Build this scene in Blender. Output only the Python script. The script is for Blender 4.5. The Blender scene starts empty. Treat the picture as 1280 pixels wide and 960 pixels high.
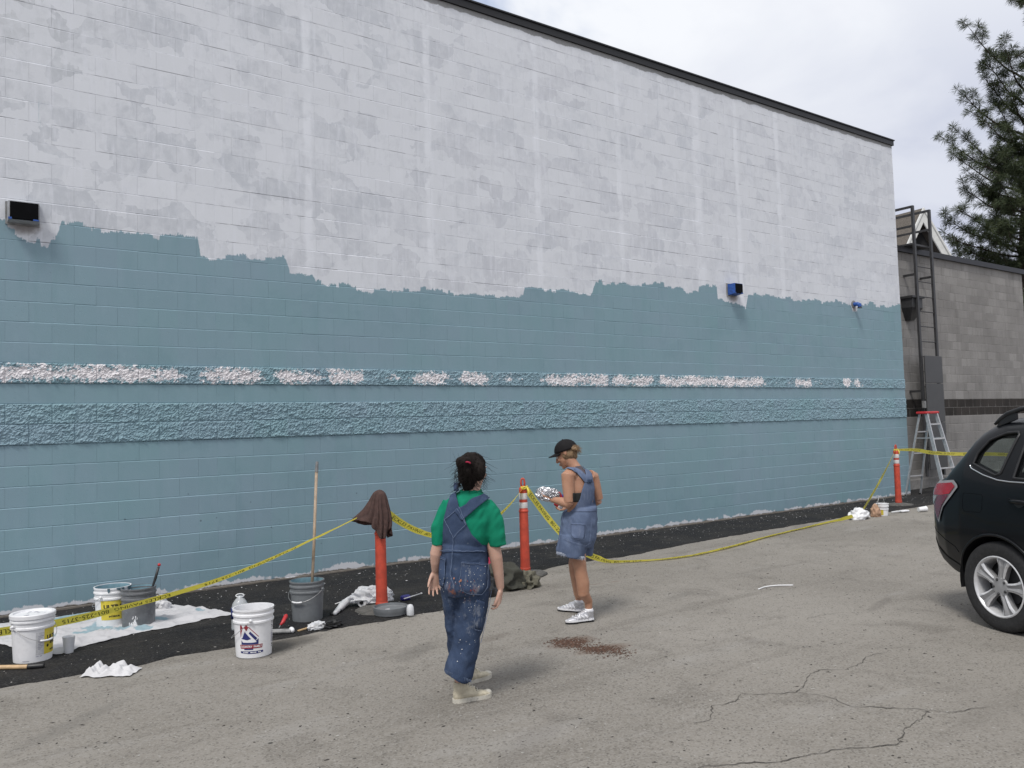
import bpy, bmesh, math, random
import numpy as np
from mathutils import Vector, Matrix, noise
from mathutils.bvhtree import BVHTree
R_ = math.radians
random.seed(7); rng = np.random.default_rng(7)
S = bpy.context.scene
COL = S.collection

# ------------------------------------------------------------------ camera
CAM = Vector((0, 0, 1.68))
AX_R = Vector((0.80659, -0.59034, -0.03036)); 
F_PX = 1049.05; PITCH, ROLL, YAW = 0.05282881, -0.03043251, 0.63215365
def _axes():
    cy, sy = math.cos(YAW), math.sin(YAW)
    fw = Vector((sy*math.cos(PITCH), cy*math.cos(PITCH), math.sin(PITCH)))
    rt = Vector((cy, -sy, 0)); up = rt.cross(fw)
    c, s = math.cos(ROLL), math.sin(ROLL)
    return c*rt+s*up, -s*rt+c*up, fw
AX_R, AX_U, AX_F = _axes()
cam_d = bpy.data.cameras.new('camera'); cam = bpy.data.objects.new('camera', cam_d); COL.objects.link(cam)
cam_d.sensor_width = 36; cam_d.lens = F_PX/1280*36; cam_d.clip_start = 0.05; cam_d.clip_end = 2000
M4 = Matrix((AX_R, AX_U, -AX_F)).transposed().to_4x4(); M4.translation = CAM
cam.matrix_world = M4
S.camera = cam
H_R = Vector((math.cos(YAW), -math.sin(YAW), 0)); H_F = Vector((math.sin(YAW), math.cos(YAW), 0))
def ray(px, py): return AX_F + AX_R*((px-640)/F_PX) - AX_U*((py-480)/F_PX)
def gp(px, py, z=0.0):                 # survey helper: where a sight line meets the ground
    d = ray(px, py); return CAM + d*((z-CAM.z)/d.z)
def wp(px, py, y=9.51):                # ... meets a plane parallel to the wall
    d = ray(px, py); return CAM + d*(y/d.y)

# ------------------------------------------------------------------ view, world, sun
S.view_settings.view_transform = 'Standard'; S.view_settings.look = 'None'
S.view_settings.exposure = 0.71; S.view_settings.gamma = 1.0
S.render.engine = 'CYCLES'
S.cycles.max_bounces = 6; S.cycles.transparent_max_bounces = 12
SUN_EL, SUN_AZ = R_(56), Vector((-0.86, -0.5, 0)).normalized()
SUN_DIR = SUN_AZ*math.cos(SUN_EL) + Vector((0, 0, math.sin(SUN_EL)))

class NT:
    """small node-graph writer"""
    def __init__(s, tree): s.t = tree; s.n = tree.nodes; s.l = tree.links
    def node(s, typ, ins=None, **kw):
        nd = s.n.new(typ)
        for k, v in kw.items(): setattr(nd, k, v)
        for k, v in (ins or {}).items():
            sk = nd.inputs[k]
            if isinstance(v, bpy.types.NodeSocket): s.l.new(v, sk)
            else: sk.default_value = v
        return nd
    def math(s, op, a, b=None, c=None, clamp=False):
        ins = {0: a}
        if b is not None: ins[1] = b
        if c is not None: ins[2] = c
        nd = s.node('ShaderNodeMath', ins, operation=op); nd.use_clamp = clamp; return nd.outputs[0]
    def vmath(s, op, a, b=None):
        ins = {0: a}
        if b is not None: ins[1] = b
        nd = s.node('ShaderNodeVectorMath', ins, operation=op)
        return nd.outputs['Value'] if op in ('DOT_PRODUCT', 'LENGTH', 'DISTANCE') else nd.outputs[0]
    def noise(s, vec, scale, detail=3, rough=0.55, dist=0.0, out='Fac'):
        return s.node('ShaderNodeTexNoise', {'Vector': vec, 'Scale': scale, 'Detail': detail, 'Roughness': rough, 'Distortion': dist}).outputs[out]
    def voro(s, vec, scale, feature='F1', out='Distance', rnd=1.0):
        return s.node('ShaderNodeTexVoronoi', {'Vector': vec, 'Scale': scale, 'Randomness': rnd}, feature=feature).outputs[out]
    def step(s, v, a, b, smooth=True):       # 0 below a, 1 above b
        nd = s.node('ShaderNodeMapRange', {'Value': v, 'From Min': a, 'From Max': b, 'To Min': 0.0, 'To Max': 1.0})
        nd.interpolation_type = 'SMOOTHSTEP' if smooth else 'LINEAR'; return nd.outputs[0]
    def mix(s, f, a, b, mode='MIX'):
        nd = s.n.new('ShaderNodeMix'); nd.data_type = 'RGBA'; nd.blend_type = mode; nd.clamp_factor = True
        for sk, v in ((nd.inputs[0], f), (nd.inputs[6], a), (nd.inputs[7], b)):
            if isinstance(v, bpy.types.NodeSocket): s.l.new(v, sk)
            elif sk.type == 'RGBA': sk.default_value = (*v, 1.0) if len(v) == 3 else v
            else: sk.default_value = v
        return nd.outputs[2]
    def sep(s, v):
        o = s.node('ShaderNodeSeparateXYZ', {0: v}).outputs; return o[0], o[1], o[2]
    def comb(s, x, y, z): return s.node('ShaderNodeCombineXYZ', {0: x, 1: y, 2: z}).outputs[0]
    def mapping(s, v, scale=(1, 1, 1), rot=(0, 0, 0), loc=(0, 0, 0)):
        return s.node('ShaderNodeMapping', {'Vector': v, 'Location': loc, 'Rotation': rot, 'Scale': scale}).outputs[0]

W = bpy.data.worlds.new('World'); S.world = W; W.use_nodes = True
wt = NT(W.node_tree); W.node_tree.nodes.clear()
sky = wt.node('ShaderNodeTexSky', sky_type='NISHITA'); sky.sun_disc = False
sky.sun_elevation = SUN_EL; sky.sun_rotation = math.atan2(SUN_AZ.x, SUN_AZ.y)
dirv = wt.node('ShaderNodeTexCoord').outputs['Generated']
dx, dy, dz = wt.sep(dirv)
den = wt.math('ADD', wt.math('ABSOLUTE', dz), 0.22)
cl = wt.comb(wt.math('DIVIDE', dx, den), wt.math('DIVIDE', dy, den), 0.0)
n1 = wt.noise(wt.mapping(cl, (0.9, 1.5, 1), loc=(3.1, 1.7, 0)), 1.1, 7, 0.55, 0.3)
n2 = wt.noise(wt.mapping(cl, (1.0, 1.3, 1), (0, 0, 0.5), loc=(7.7, 4.1, 2)), 1.3, 6, 0.55, 0.4)
cover = wt.math('MAXIMUM', wt.step(n1, 0.34, 0.46), wt.step(dz, 0.43, 0.36))
bright = wt.step(n2, 0.38, 0.60)
up = wt.math('ADD', wt.math('MULTIPLY', bright, 0.42), wt.math('MULTIPLY', wt.step(dz, 0.24, 0.50), 0.85), clamp=True)
ccol = wt.mix(up, (3.75, 4.0, 4.85), (6.0, 6.15, 6.45))
skyc = wt.mix(cover, wt.mix(0.6, sky.outputs[0], (3.6, 4.2, 5.6)), ccol)
bg = wt.node('ShaderNodeBackground', {'Color': skyc, 'Strength': 0.095})
wt.l.new(bg.outputs[0], wt.node('ShaderNodeOutputWorld').inputs[0])

sun_d = bpy.data.lights.new('sun', 'SUN'); sun = bpy.data.objects.new('sun', sun_d); COL.objects.link(sun)
sun_d.energy = 1.5; sun_d.angle = R_(14); sun_d.color = (1.0, 0.97, 0.92)
sun.rotation_euler = SUN_DIR.to_track_quat('Z', 'Y').to_euler(); sun.location = (0, 0, 30)

# ------------------------------------------------------------------ object helpers
class MB:
    """collects shapes, then links them as ONE mesh object"""
    def __init__(s): s.v = []; s.f = []; s.m = []; s.mi = 0
    def add(s, vs, fs):
        o = len(s.v); s.v += [tuple(v) for v in vs]
        for f in fs: s.f.append(tuple(i+o for i in f)); s.m.append(s.mi)
    def box(s, c, size, rot=None):
        x, y, z = (d/2 for d in size)
        vs = [Vector((a*x, b*y, e*z)) for a in (-1, 1) for b in (-1, 1) for e in (-1, 1)]
        if rot is not None: vs = [rot @ v for v in vs]
        c = Vector(c)
        s.add([v+c for v in vs], [(0, 1, 3, 2), (4, 6, 7, 5), (0, 4, 5, 1), (2, 3, 7, 6), (0, 2, 6, 4), (1, 5, 7, 3)])
    def bevbox(s, c, size, b=0.004, rot=None):
        x, y, z = (d/2 for d in size); vs = []
        bm = bmesh.new(); bmesh.ops.create_cube(bm, size=1.0)
        for v in bm.verts: v.co = Vector((v.co.x*2*x, v.co.y*2*y, v.co.z*2*z))
        bmesh.ops.bevel(bm, geom=list(bm.edges), offset=b, segments=1, affect='EDGES')
        c = Vector(c); bm.verts.index_update()
        s.add([(rot @ v.co if rot is not None else v.co)+c for v in bm.verts], [[v.index for v in f.verts] for f in bm.faces]); bm.free()
    def bar(s, a, b, w, h, up=(0, 0, 1)):           # rectangular bar between two points
        a, b = Vector(a), Vector(b); d = (b-a); L = d.length; d.normalize()
        u = Vector(up); x = d.cross(u)
        if x.length < 1e-4: x = d.cross(Vector((0, 1, 0)))
        x.normalize(); z = x.cross(d)
        rot = Matrix((x, d, z)).transposed()
        s.box((a+b)/2, (w, L, h), rot)
    def tube(s, pts, rad, seg=10, caps=True, flat=None):
        pts = [Vector(p) for p in pts]; n = len(pts)
        if not hasattr(rad, '__len__'): rad = [rad]*n
        t0 = (pts[1]-pts[0]).normalized()
        ref = Vector((0, 0, 1)) if abs(t0.z) < 0.9 else Vector((0, 1, 0))
        x = t0.cross(ref).normalized(); rings = []; base = len(s.v); vs = []
        for i, p in enumerate(pts):
            t = (pts[min(i+1, n-1)]-pts[max(i-1, 0)])
            t = t.normalized() if t.length > 1e-9 else t0
            x = (x - t*x.dot(t)); x = x.normalized() if x.length > 1e-6 else t.orthogonal().normalized()
            y = t.cross(x)
            for k in range(seg):
                a = 2*math.pi*k/seg
                vs.append(p + (x*math.cos(a)+y*math.sin(a))*rad[i])
        fs = []
        for i in range(n-1):
            for k in range(seg):
                k2 = (k+1) % seg
                fs.append((i*seg+k, i*seg+k2, (i+1)*seg+k2, (i+1)*seg+k))
        if caps:
            fs.append(tuple(range(seg-1, -1, -1))); fs.append(tuple((n-1)*seg+k for k in range(seg)))
        s.add(vs, fs)
    def lathe(s, prof, seg=28, c=(0, 0, 0), axis=None, closed=False):   # prof = [(r, z)...]
        c = Vector(c); vs = []; n = len(prof)
        rot = Vector((0, 0, 1)).rotation_difference(Vector(axis)).to_matrix() if axis is not None else None
        for r, z in prof:
            for k in range(seg):
                a = 2*math.pi*k/seg; v = Vector((r*math.cos(a), r*math.sin(a), z))
                vs.append((rot @ v if rot is not None else v)+c)
        fs = []
        for i in range(n-1):
            for k in range(seg):
                k2 = (k+1) % seg
                fs.append((i*seg+k, i*seg+k2, (i+1)*seg+k2, (i+1)*seg+k))
        if prof[0][0] > 1e-5 and not closed: fs.append(tuple(range(seg-1, -1, -1)))
        if prof[-1][0] > 1e-5 and not closed: fs.append(tuple((n-1)*seg+k for k in range(seg)))
        if closed:
            for k in range(seg):
                k2 = (k+1) % seg; fs.append(((n-1)*seg+k, (n-1)*seg+k2, k2, k))
        s.add(vs, fs)
    def loft(s, secs, seg=20):                       # secs = [(center, xvec, yvec)...] ellipses with half-axis vectors
        vs = []; n = len(secs)
        for c, xv, yv in secs:
            c, xv, yv = Vector(c), Vector(xv), Vector(yv)
            for k in range(seg):
                a = 2*math.pi*k/seg; vs.append(c+xv*math.cos(a)+yv*math.sin(a))
        fs = []
        for i in range(n-1):
            for k in range(seg):
                k2 = (k+1) % seg
                fs.append((i*seg+k, i*seg+k2, (i+1)*seg+k2, (i+1)*seg+k))
        fs.append(tuple(range(seg-1, -1, -1))); fs.append(tuple((n-1)*seg+k for k in range(seg)))
        s.add(vs, fs)
    def ball(s, c, r, seg=14, rings=9, rot=None):
        if not hasattr(r, '__len__'): r = (r, r, r)
        c = Vector(c); vs = []; fs = []
        for i in range(rings+1):
            th = math.pi*(i/rings)
            for k in range(seg):
                a = 2*math.pi*k/seg
                v = Vector((r[0]*math.sin(th)*math.cos(a), r[1]*math.sin(th)*math.sin(a), r[2]*math.cos(th)))
                vs.append((rot @ v if rot is not None else v)+c)
        for i in range(rings):
            for k in range(seg):
                k2 = (k+1) % seg
                fs.append((i*seg+k, (i+1)*seg+k, (i+1)*seg+k2, i*seg+k2))
        s.add(vs, fs)
    def prism(s, poly, d):                           # poly: list of 3D points (planar), d: extrusion vector
        n = len(poly); d = Vector(d); poly = [Vector(p) for p in poly]
        s.add(poly+[p+d for p in poly], [tuple(range(n-1, -1, -1)), tuple(range(n, 2*n))]+[(i, (i+1) % n, n+(i+1) % n, n+i) for i in range(n)])
    def grid(s, fn, nu, nv):                         # fn(u,v) -> point
        vs = [fn(i/nu, j/nv) for j in range(nv+1) for i in range(nu+1)]
        fs = [(j*(nu+1)+i, j*(nu+1)+i+1, (j+1)*(nu+1)+i+1, (j+1)*(nu+1)+i) for j in range(nv) for i in range(nu)]
        s.add(vs, fs)
    def mesh(s, name='m', smooth=False, clean=True):
        me = bpy.data.meshes.new(name); me.from_pydata(s.v, [], s.f)
        if any(s.m): me.polygons.foreach_set('material_index', s.m)
        if clean:
            bm = bmesh.new(); bm.from_mesh(me); bmesh.ops.remove_doubles(bm, verts=bm.verts, dist=1e-6)
            bmesh.ops.recalc_face_normals(bm, faces=bm.faces); bm.to_mesh(me); bm.free()
        if smooth is True: me.polygons.foreach_set('use_smooth', [True]*len(me.polygons))
        elif smooth: me.shade_auto = None
        me.update(); return me
    def build(s, name, mat, parent=None, smooth=False, angle=None, clean=True):
        me = s.mesh(name, smooth=bool(smooth), clean=clean)
        o = bpy.data.objects.new(name, me); COL.objects.link(o)
        for m in (mat if isinstance(mat, (list, tuple)) else [mat]): me.materials.append(m)
        if parent is not None: o.parent = parent
        if smooth and angle: sharp(me, angle)
        return o
def sharp(me, deg):
    bm = bmesh.new(); bm.from_mesh(me); c = math.radians(deg)
    for e in bm.edges:
        if len(e.link_faces) == 2 and e.calc_face_angle(0) > c: e.smooth = False
    bm.to_mesh(me); bm.free()
def tag(o, label=None, cat=None, group=None, kind=None):
    if label: o['label'] = label
    if cat: o['category'] = cat
    if group: o['group'] = group
    if kind: o['kind'] = kind
    return o
def thing(name, label, cat, loc=(0, 0, 0), rotz=0.0, group=None):
    o = bpy.data.objects.new(name, None); COL.objects.link(o); o.empty_display_size = 0.1
    o.location = loc; o.rotation_euler = (0, 0, rotz); return tag(o, label, cat, group)
def link_mesh(name, me, parent=None):
    o = bpy.data.objects.new(name, me); COL.objects.link(o)
    if parent is not None: o.parent = parent
    return o
def baked(o, mods):
    """apply modifiers to an object and keep the result as its plain mesh"""
    for typ, kw in mods:
        m = o.modifiers.new(typ, typ)
        for k, v in kw.items(): setattr(m, k, v)
    dg = bpy.context.evaluated_depsgraph_get(); dg.update()
    me = bpy.data.meshes.new_from_object(o.evaluated_get(dg), depsgraph=dg)
    o.modifiers.clear(); old = o.data; o.data = me; me.name = o.name
    if not me.materials:
        for m in old.materials: me.materials.append(m)
    bpy.data.meshes.remove(old); return o
def text_geo(txt, size=1.0, align='CENTER', bold=0.0):
    c = bpy.data.curves.new('t', 'FONT'); c.body = txt; c.size = size; c.align_x = align; c.align_y = 'CENTER'; c.resolution_u = 2; c.offset = bold
    o = bpy.data.objects.new('t', c); COL.objects.link(o)
    dg = bpy.context.evaluated_depsgraph_get(); dg.update()
    me = bpy.data.meshes.new_from_object(o.evaluated_get(dg), depsgraph=dg)
    vs = [v.co.copy() for v in me.vertices]; fs = [tuple(p.vertices) for p in me.polygons]
    bpy.data.objects.remove(o); bpy.data.curves.remove(c); bpy.data.meshes.remove(me)
    return vs, fs

# ------------------------------------------------------------------ materials
def newmat(name):
    m = bpy.data.materials.new(name); m.use_nodes = True; t = NT(m.node_tree); m.node_tree.nodes.clear()
    out = t.node('ShaderNodeOutputMaterial'); b = t.node('ShaderNodeBsdfPrincipled')
    t.l.new(b.outputs[0], out.inputs[0]); return m, t, b
def setin(t, b, name, v):
    if isinstance(v, bpy.types.NodeSocket): t.l.new(v, b.inputs[name])
    else: b.inputs[name].default_value = (*v, 1.0) if hasattr(v, '__len__') and len(v) == 3 and b.inputs[name].type == 'RGBA' else v
def plain(name, col, rough=0.6, var=0.12, scale=18, metal=0.0, bump=0.0, bscale=120, dirt=None, spec=0.5, coat=0.0):
    m, t, b = newmat(name)
    p = t.node('ShaderNodeTexCoord').outputs['Object']
    n = t.noise(p, scale, 4, 0.6)
    k = 1-var, 1+var
    c = t.mix(t.step(n, 0.3, 0.7), tuple(x*k[0] for x in col), tuple(min(1, x*k[1]) for x in col))
    if dirt: c = t.mix(t.math('MULTIPLY', t.step(t.noise(p, scale*2.3, 5, 0.65), 0.5, 0.72), dirt[1]), c, dirt[0])
    setin(t, b, 'Base Color', c); setin(t, b, 'Metallic', metal); setin(t, b, 'Specular IOR Level', spec)
    setin(t, b, 'Roughness', t.math('ADD', rough-0.06, t.math('MULTIPLY', n, 0.12)))
    if coat: setin(t, b, 'Coat Weight', coat); setin(t, b, 'Coat Roughness', 0.05)
    if bump:
        bp = t.node('ShaderNodeBump', {'Strength': bump, 'Distance': 0.01, 'Height': t.noise(p, bscale, 3, 0.6)})
        t.l.new(bp.outputs[0], b.inputs['Normal'])
    return m

D = 9.51; CH_ = 0.2032; BL = 0.4064; ZT = 2.4742     # wall plane, course height, block length, top of the upper split-face course
EDGE = [(-3.2, 3.9), (0.529, 3.883), (0.793, 3.869), (0.848, 3.867), (0.861, 3.789), (1.012, 3.742), (1.138, 3.732), (1.152, 3.636), (1.209, 3.642), (1.238, 3.726), (1.288, 3.748), (1.332, 3.902), (1.538, 3.91), (1.628, 3.879), (1.882, 3.891), (2.161, 3.88), (2.275, 3.848), (2.284, 3.911), (2.682, 3.92), (2.714, 3.707), (3.339, 3.749), (3.695, 3.755), (3.742, 3.615), (4.022, 3.591), (4.072, 3.526), (4.492, 3.53), (4.545, 3.473), (5.337, 3.522), (5.639, 3.576), (5.947, 3.523), (6.465, 3.538), (7.012, 3.531), (7.211, 3.556), (7.245, 3.685), (7.899, 3.71), (8.529, 3.683), (8.62, 3.887), (9.563, 3.936), (10.492, 3.955), (10.683, 3.888), (10.942, 3.907), (10.969, 4.018), (11.421, 4.039), (11.429, 3.831), (11.634, 3.746), (11.895, 3.805), (12.173, 3.709), (12.258, 3.959), (13.112, 3.975), (13.349, 3.931), (14.051, 3.978), (14.571, 3.965), (14.98, 4.024), (15.505, 3.977), (15.55, 3.85), (15.693, 3.842), (15.767, 4.027), (16.119, 4.033), (16.874, 3.996), (17.4, 4.056)]
def piecewise(t, x, pts, y0):
    """sum of clamped ramps = the polyline pts as a function of x, three ramps to a node"""
    segs = [(a[0], max(b[0], a[0]+1e-3), b[1]-a[1]) for a, b in zip(pts, pts[1:])]
    while len(segs) % 3: segs.append((90, 91, 0.0))
    xv = t.comb(x, x, x); acc = y0
    for i in range(0, len(segs), 3):
        g = segs[i:i+3]; nd = t.n.new('ShaderNodeMapRange'); nd.data_type = 'FLOAT_VECTOR'; nd.clamp = True
        ins = [s for s in nd.inputs if s.type == 'VECTOR']
        t.l.new(xv, ins[0])
        ins[1].default_value = [q[0] for q in g]; ins[2].default_value = [q[1] for q in g]
        ins[3].default_value = (0, 0, 0); ins[4].default_value = (1, 1, 1)
        out = [s for s in nd.outputs if s.type == 'VECTOR'][0]
        acc = t.math('ADD', acc, t.vmath('DOT_PRODUCT', out, tuple(q[2] for q in g)))
    return acc
STRIPE = [(0.3, 2.479), (2.735, 3.366), (3.556, 4.101), (4.224, 4.683), (5.051, 5.097), (5.365, 5.912), (6.101, 6.559), (6.858, 6.969), (7.543, 8.182), (8.214, 8.796), (8.879, 9.75), (9.933, 12.602), (13.503, 14.055), (15.064, 15.314), (15.426, 15.654)]
def wall_material(name, mode):
    """mode: 'wall' (blue under primer with ragged edge), 'stripe' (half painted split face), 'joint'"""
    m, t, b = newmat(name)
    pos = t.node('ShaderNodeNewGeometry').outputs['Position']; x, y, z = t.sep(pos)
    # block id for slight tone differences from block to block
    row = t.math('FLOOR', t.math('DIVIDE', t.math('SUBTRACT', z, ZT), CH_))
    odd = t.math('MULTIPLY', t.math('ABSOLUTE', t.math('MODULO', row, 2.0)), 0.5)
    colm = t.math('FLOOR', t.math('ADD', t.math('DIVIDE', t.math('SUBTRACT', x, 2.869), BL), odd))
    wn = t.node('ShaderNodeTexWhiteNoise', {'Vector': t.comb(colm, row, 3.0)}, noise_dimensions='3D').outputs['Value']
    p2 = t.comb(x, 0.0, z)
    nlow = t.noise(p2, 0.7, 4, 0.6); nmid = t.noise(p2, 3.2, 5, 0.6, 0.4); nhi = t.noise(p2, 26, 4, 0.65)
    # blue paint
    blue = t.mix(t.step(nlow, 0.3, 0.7), (0.194, 0.314, 0.352), (0.220, 0.324, 0.376))
    blue = t.mix(t.math('MULTIPLY', wn, 0.35), blue, (0.224, 0.295, 0.370))
    blue = t.mix(t.math('MULTIPLY', t.step(t.noise(t.mapping(p2, (3.0, 1, 0.5)), 2.0, 4), 0.5, 0.7), 0.3), blue, (0.172, 0.285, 0.322))
    mot = t.noise(t.mapping(p2, (5.5, 1, 1.3)), 1.6, 5, 0.7)
    blue = t.mix(t.math('MULTIPLY', t.step(mot, 0.52, 0.66), 0.28), blue, (0.238, 0.343, 0.398))
    blue = t.mix(t.math('MULTIPLY', t.step(t.noise(p2, 1.15, 6, 0.7, 0.5), 0.54, 0.62), 0.22), blue, (0.162, 0.260, 0.305))
    # primer, rolled on in overlapping patches over grey block
    vor = t.node('ShaderNodeTexVoronoi', {'Vector': t.vmath('ADD', t.mapping(p2, (1.0, 1, 1.5)), t.node('ShaderNodeVectorMath', {0: t.noise(p2, 2.2, 4, out='Color'), 'Scale': 0.9}, operation='SCALE').outputs[0]), 'Scale': 2.5})
    patch = t.sep(vor.outputs['Color'])[0]
    d1 = t.math('ADD', t.math('MULTIPLY', patch, 0.42), t.math('ADD', t.math('MULTIPLY', t.noise(p2, 6.5, 5, 0.65, 0.5), 0.85), t.math('MULTIPLY', wn, 0.17)))
    left = t.step(x, 9.0, 1.5)
    grey = t.mix(t.step(nlow, 0.35, 0.65), (0.545, 0.567, 0.612), (0.558, 0.570, 0.612))
    warm = t.math('MULTIPLY', t.step(t.math('ADD', t.math('SUBTRACT', x, 1.1), t.math('MULTIPLY', t.math('SUBTRACT', nmid, 0.5), 1.6)), 0.9, -0.4), t.step(z, 4.6, 6.2))
    grey = t.mix(t.math('MULTIPLY', warm, 0.8), grey, (0.52, 0.525, 0.475))
    white = t.mix(nmid, (0.640, 0.658, 0.695), (0.690, 0.705, 0.742))
    amt = t.math('ADD', t.step(d1, 0.36, 0.90), t.math('MULTIPLY', t.step(nhi, 0.35, 0.75), 0.12), clamp=True)
    grey = t.mix(t.math('MULTIPLY', t.step(x, 8.5, 1.0), 0.75), grey, (0.490, 0.512, 0.55))
    prim = t.mix(amt, grey, white)
    brush = t.noise(t.mapping(p2, (4.0, 1, 1.0), (0, R_(20), 0)), 5.0, 4, 0.7)
    prim = t.mix(t.math('MULTIPLY', t.step(brush, 0.54, 0.72), 0.4), prim, (0.70, 0.715, 0.765))
    stk = t.noise(t.mapping(p2, (7.0, 1, 0.9)), 1.9, 5, 0.72)
    prim = t.mix(t.math('MULTIPLY', t.step(stk, 0.50, 0.66), 0.55), prim, (0.70, 0.715, 0.765))
    prim = t.mix(t.math('MULTIPLY', t.step(t.noise(t.mapping(p2, (4.0, 1, 1.6), loc=(4, 0, 2)), 1.7, 5, 0.7), 0.54, 0.72), 0.40), prim, (0.485, 0.50, 0.535))
    # thin dark scuffs where the primer missed pits near the joints
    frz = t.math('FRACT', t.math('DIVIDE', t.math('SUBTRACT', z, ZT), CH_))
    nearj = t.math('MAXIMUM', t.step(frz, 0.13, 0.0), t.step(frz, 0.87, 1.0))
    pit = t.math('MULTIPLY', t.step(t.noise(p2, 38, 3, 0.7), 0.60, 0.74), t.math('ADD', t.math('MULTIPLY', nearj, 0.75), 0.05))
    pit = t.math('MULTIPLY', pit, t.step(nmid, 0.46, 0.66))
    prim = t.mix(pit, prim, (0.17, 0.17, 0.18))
    jl = t.math('MULTIPLY', t.math('MAXIMUM', t.step(frz, 0.045, 0.02), t.step(frz, 0.985, 0.995)), t.step(t.noise(t.mapping(p2, (0.8, 1, 3.0)), 2.4, 4, 0.7), 0.50, 0.60))  # dark dashes along the joints: missed primer plus painted-in shade of unfilled holes
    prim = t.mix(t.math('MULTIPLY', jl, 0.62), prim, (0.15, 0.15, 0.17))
    # vertical runs over filled control joints
    runs = None
    for xc, w in ((5.70, 0.05), (7.55, 0.055), (9.2, 0.05), (11.05, 0.09), (13.3, 0.06), (12.1, 0.05), (4.0, 0.05)):
        dd = t.math('ABSOLUTE', t.math('SUBTRACT', t.math('ADD', x, t.math('MULTIPLY', t.math('SUBTRACT', nmid, 0.5), 0.12)), xc))
        r_ = t.step(dd, w*1.5, w*0.5); runs = r_ if runs is None else t.math('MAXIMUM', runs, r_)
    prim = t.mix(t.math('MULTIPLY', runs, t.math('ADD', 0.2, t.math('MULTIPLY', t.step(nmid, 0.35, 0.6), 0.75))), prim, (0.725, 0.742, 0.785))
    # bare grey under the coping where the roller stopped short
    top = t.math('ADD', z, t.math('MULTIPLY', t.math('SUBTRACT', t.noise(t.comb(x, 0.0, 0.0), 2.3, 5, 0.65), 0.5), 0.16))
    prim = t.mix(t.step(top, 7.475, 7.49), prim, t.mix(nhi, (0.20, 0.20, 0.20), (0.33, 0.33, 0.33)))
    # grime below the left and middle fixtures
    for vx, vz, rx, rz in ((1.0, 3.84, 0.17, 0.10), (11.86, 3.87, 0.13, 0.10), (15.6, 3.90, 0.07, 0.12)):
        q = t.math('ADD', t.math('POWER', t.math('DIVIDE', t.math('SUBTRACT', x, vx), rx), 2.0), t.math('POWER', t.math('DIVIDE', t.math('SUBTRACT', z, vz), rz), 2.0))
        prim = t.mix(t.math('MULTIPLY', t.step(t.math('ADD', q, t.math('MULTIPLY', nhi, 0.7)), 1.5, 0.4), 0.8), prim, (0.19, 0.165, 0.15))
    if mode == 'stripe':
        pres = piecewise(t, t.math('ADD', x, t.math('ADD', t.math('MULTIPLY', t.math('SUBTRACT', t.noise(p2, 7, 4, 0.7), 0.5), 0.45), t.math('MULTIPLY', t.math('SUBTRACT', t.noise(p2, 2.0, 2), 0.5), 0.35))), [(0.0, 0.0)]+[q for a, c in STRIPE for q in ((a-0.06, 0.0), (a+0.06, 1.0), (c-0.06, 1.0), (c+0.06, 0.0))], 0.0)
        nn = t.noise(p2, 21, 5, 0.75); zc = t.math('ABSOLUTE', t.math('ADD', t.math('SUBTRACT', z, ZT-0.105), t.math('MULTIPLY', t.math('SUBTRACT', t.noise(t.comb(x, 0, 0), 2.2, 4, 0.7), 0.5), 0.10)))
        mm = t.math('SUBTRACT', t.math('ADD', t.math('MULTIPLY', nn, 1.5), t.math('MULTIPLY', pres, 0.34)), t.math('ADD', 0.15, t.math('MULTIPLY', zc, 2.9)))
        mm = t.math('ADD', mm, t.math('MULTIPLY', t.math('SUBTRACT', t.noise(p2, 3.4, 3), 0.5), 0.6))
        f = t.step(mm, 0.70, 0.80)
        wcol = t.mix(t.step(t.noise(p2, 60, 3), 0.35, 0.7), (0.63, 0.60, 0.61), (0.76, 0.74, 0.76))
        c = t.mix(f, blue, wcol)
    else:
        bd = piecewise(t, x, EDGE, EDGE[0][1])
        e1 = t.math('MULTIPLY', t.math('SUBTRACT', t.noise(t.mapping(p2, (1, 1, 1)), 11, 6, 0.75), 0.5), 0.10)
        e2 = t.math('MULTIPLY', t.math('SUBTRACT', t.noise(t.mapping(p2, (1.0, 1, 0.35)), 60, 4, 0.75), 0.5), 0.085)
        cq = t.node('ShaderNodeTexWhiteNoise', {'W': t.math('FLOOR', t.math('DIVIDE', x, 0.085))}, noise_dimensions='1D').outputs['Value']
        cq2 = t.node('ShaderNodeTexWhiteNoise', {'W': t.math('FLOOR', t.math('DIVIDE', x, 0.23))}, noise_dimensions='1D').outputs['Value']
        bd = t.math('ADD', bd, t.math('ADD', t.math('MULTIPLY', t.math('SUBTRACT', cq, 0.5), 0.055), t.math('MULTIPLY', t.math('SUBTRACT', cq2, 0.5), 0.06)))
        f = t.step(t.math('SUBTRACT', z, t.math('ADD', bd, t.math('ADD', e1, e2))), -0.006, 0.006)
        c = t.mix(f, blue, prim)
        # specks of primer showing in the blue, drips
        sp = t.math('MULTIPLY', t.step(t.voro(p2, 9.0), 0.05, 0.035), t.step(nmid, 0.58, 0.64))
        c = t.mix(t.math('MULTIPLY', sp, 0.8), c, (0.55, 0.58, 0.62))
        dk = t.math('MULTIPLY', t.step(t.voro(t.mapping(p2, (1, 1, 1), loc=(3, 0, 8)), 4.0), 0.055, 0.03), t.step(z, 1.7, 0.7))
        c = t.mix(t.math('MULTIPLY', dk, 0.6), c, (0.06, 0.08, 0.10))
        drp = t.math('MULTIPLY', t.step(t.noise(t.mapping(p2, (34, 1, 0.9)), 1.0, 3, 0.6), 0.68, 0.74), t.step(t.noise(p2, 2.1, 3), 0.48, 0.58))
        c = t.mix(t.math('MULTIPLY', drp, 0.45), c, (0.30, 0.42, 0.47))
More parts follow.
